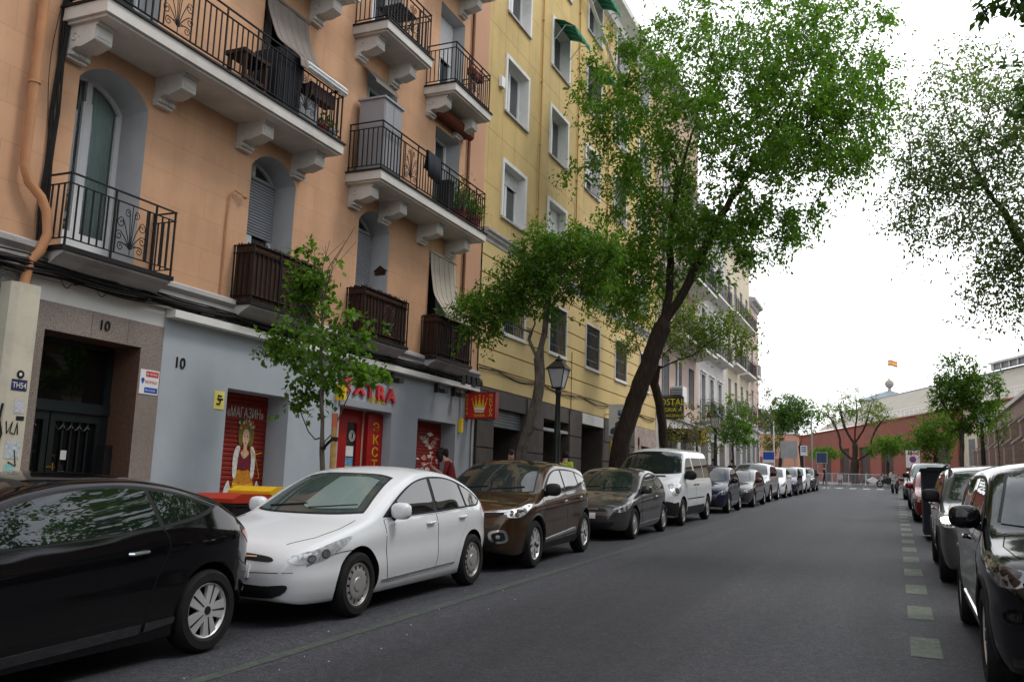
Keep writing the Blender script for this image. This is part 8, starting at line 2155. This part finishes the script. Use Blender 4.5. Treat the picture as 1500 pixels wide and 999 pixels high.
# ------------------------------------------------------------------ light, sky, camera
def sky_and_camera():
    w = bpy.data.worlds.new('World'); SC.world = w; w.use_nodes = True
    nt = w.node_tree; bg = nt.nodes['Background']
    EL, AZ = rad(56), rad(70)      # the sun stands high over the right-hand side, behind thin cloud
    sky = nt.nodes.new('ShaderNodeTexSky'); sky.sky_type = 'NISHITA'; sky.sun_disc = False
    sky.sun_elevation = EL; sky.sun_rotation = AZ; sky.altitude = 650; sky.dust_density = 3; sky.air_density = 1
    # thin bright overcast with bluish thin patches
    tc = nt.nodes.new('ShaderNodeTexCoord')
    cl = _ramp(nt, _noise(nt, tc.outputs['Generated'], 1.7, 7, .6), [(.30, (.72,)*3), (.55, (1,)*3)])
    # the cloud is brightest low over the far end of the street, greyer and bluer overhead and to the right
    dk = _ramp(nt, _noise(nt, tc.outputs['Generated'], 2.6, 8, .62), [(.36, (.50,.56,.66)), (.60, (1.05,1.05,1.05))])
    sx = nt.nodes.new('ShaderNodeSeparateXYZ'); nt.links.new(tc.outputs['Generated'], sx.inputs[0])
    mr = nt.nodes.new('ShaderNodeMapRange'); mr.inputs['From Min'].default_value = .55; mr.inputs['From Max'].default_value = .92
    nt.links.new(sx.outputs['Y'], mr.inputs['Value'])
    glow = _mix(nt, mr.outputs[0], dk, (1.25, 1.25, 1.25))
    hs = nt.nodes.new('ShaderNodeMix'); hs.data_type = 'RGBA'
    nt.links.new(cl, hs.inputs[0]); nt.links.new(sky.outputs[0], hs.inputs[6])
    nt.links.new(_mix(nt, 1., glow, CLOUD, 'MULTIPLY'), hs.inputs[7])
    nt.links.new(hs.outputs[2], bg.inputs['Color'])
    bg.inputs['Strength'].default_value = .10
    s = bpy.data.lights.new('sun', 'SUN'); s.energy = 1.0; s.angle = rad(14); s.color = (1, .95, .88)
    so = bpy.data.objects.new('sun', s); COL.objects.link(so)
    d = Vector((math.sin(AZ)*math.cos(EL), math.cos(AZ)*math.cos(EL), math.sin(EL)))
    so.rotation_euler = d.to_track_quat('Z', 'Y').to_euler(); so.location = (20, 10, 40)
    cam = bpy.data.cameras.new('camera'); co = bpy.data.objects.new('camera', cam); COL.objects.link(co)
    cam.sensor_width = 36; cam.lens = 1305/1500*36; cam.clip_end = 3000; cam.clip_start = .05
    p, yw, ro = rad(9.0), rad(-23.5), rad(1.9)
    f = Vector((math.sin(yw)*math.cos(p), math.cos(yw)*math.cos(p), math.sin(p)))
    r0 = Vector((math.cos(yw), -math.sin(yw), 0)); u0 = r0.cross(f)
    r = r0*math.cos(ro)+u0*math.sin(ro); u = u0*math.cos(ro)-r0*math.sin(ro)
    co.matrix_world = Matrix(((r.x,u.x,-f.x,0),(r.y,u.y,-f.y,0),(r.z,u.z,-f.z,0),(0,0,0,1)))
    SC.camera = co
    v = SC.view_settings; v.view_transform = 'Standard'; v.look = 'None'; v.exposure = EXPOSURE; v.gamma = 1
    SC.cycles.max_bounces = 8; SC.cycles.transparent_max_bounces = 12
CLOUD = (13., 13.1, 13.3)
EXPOSURE = .42
sky_and_camera()
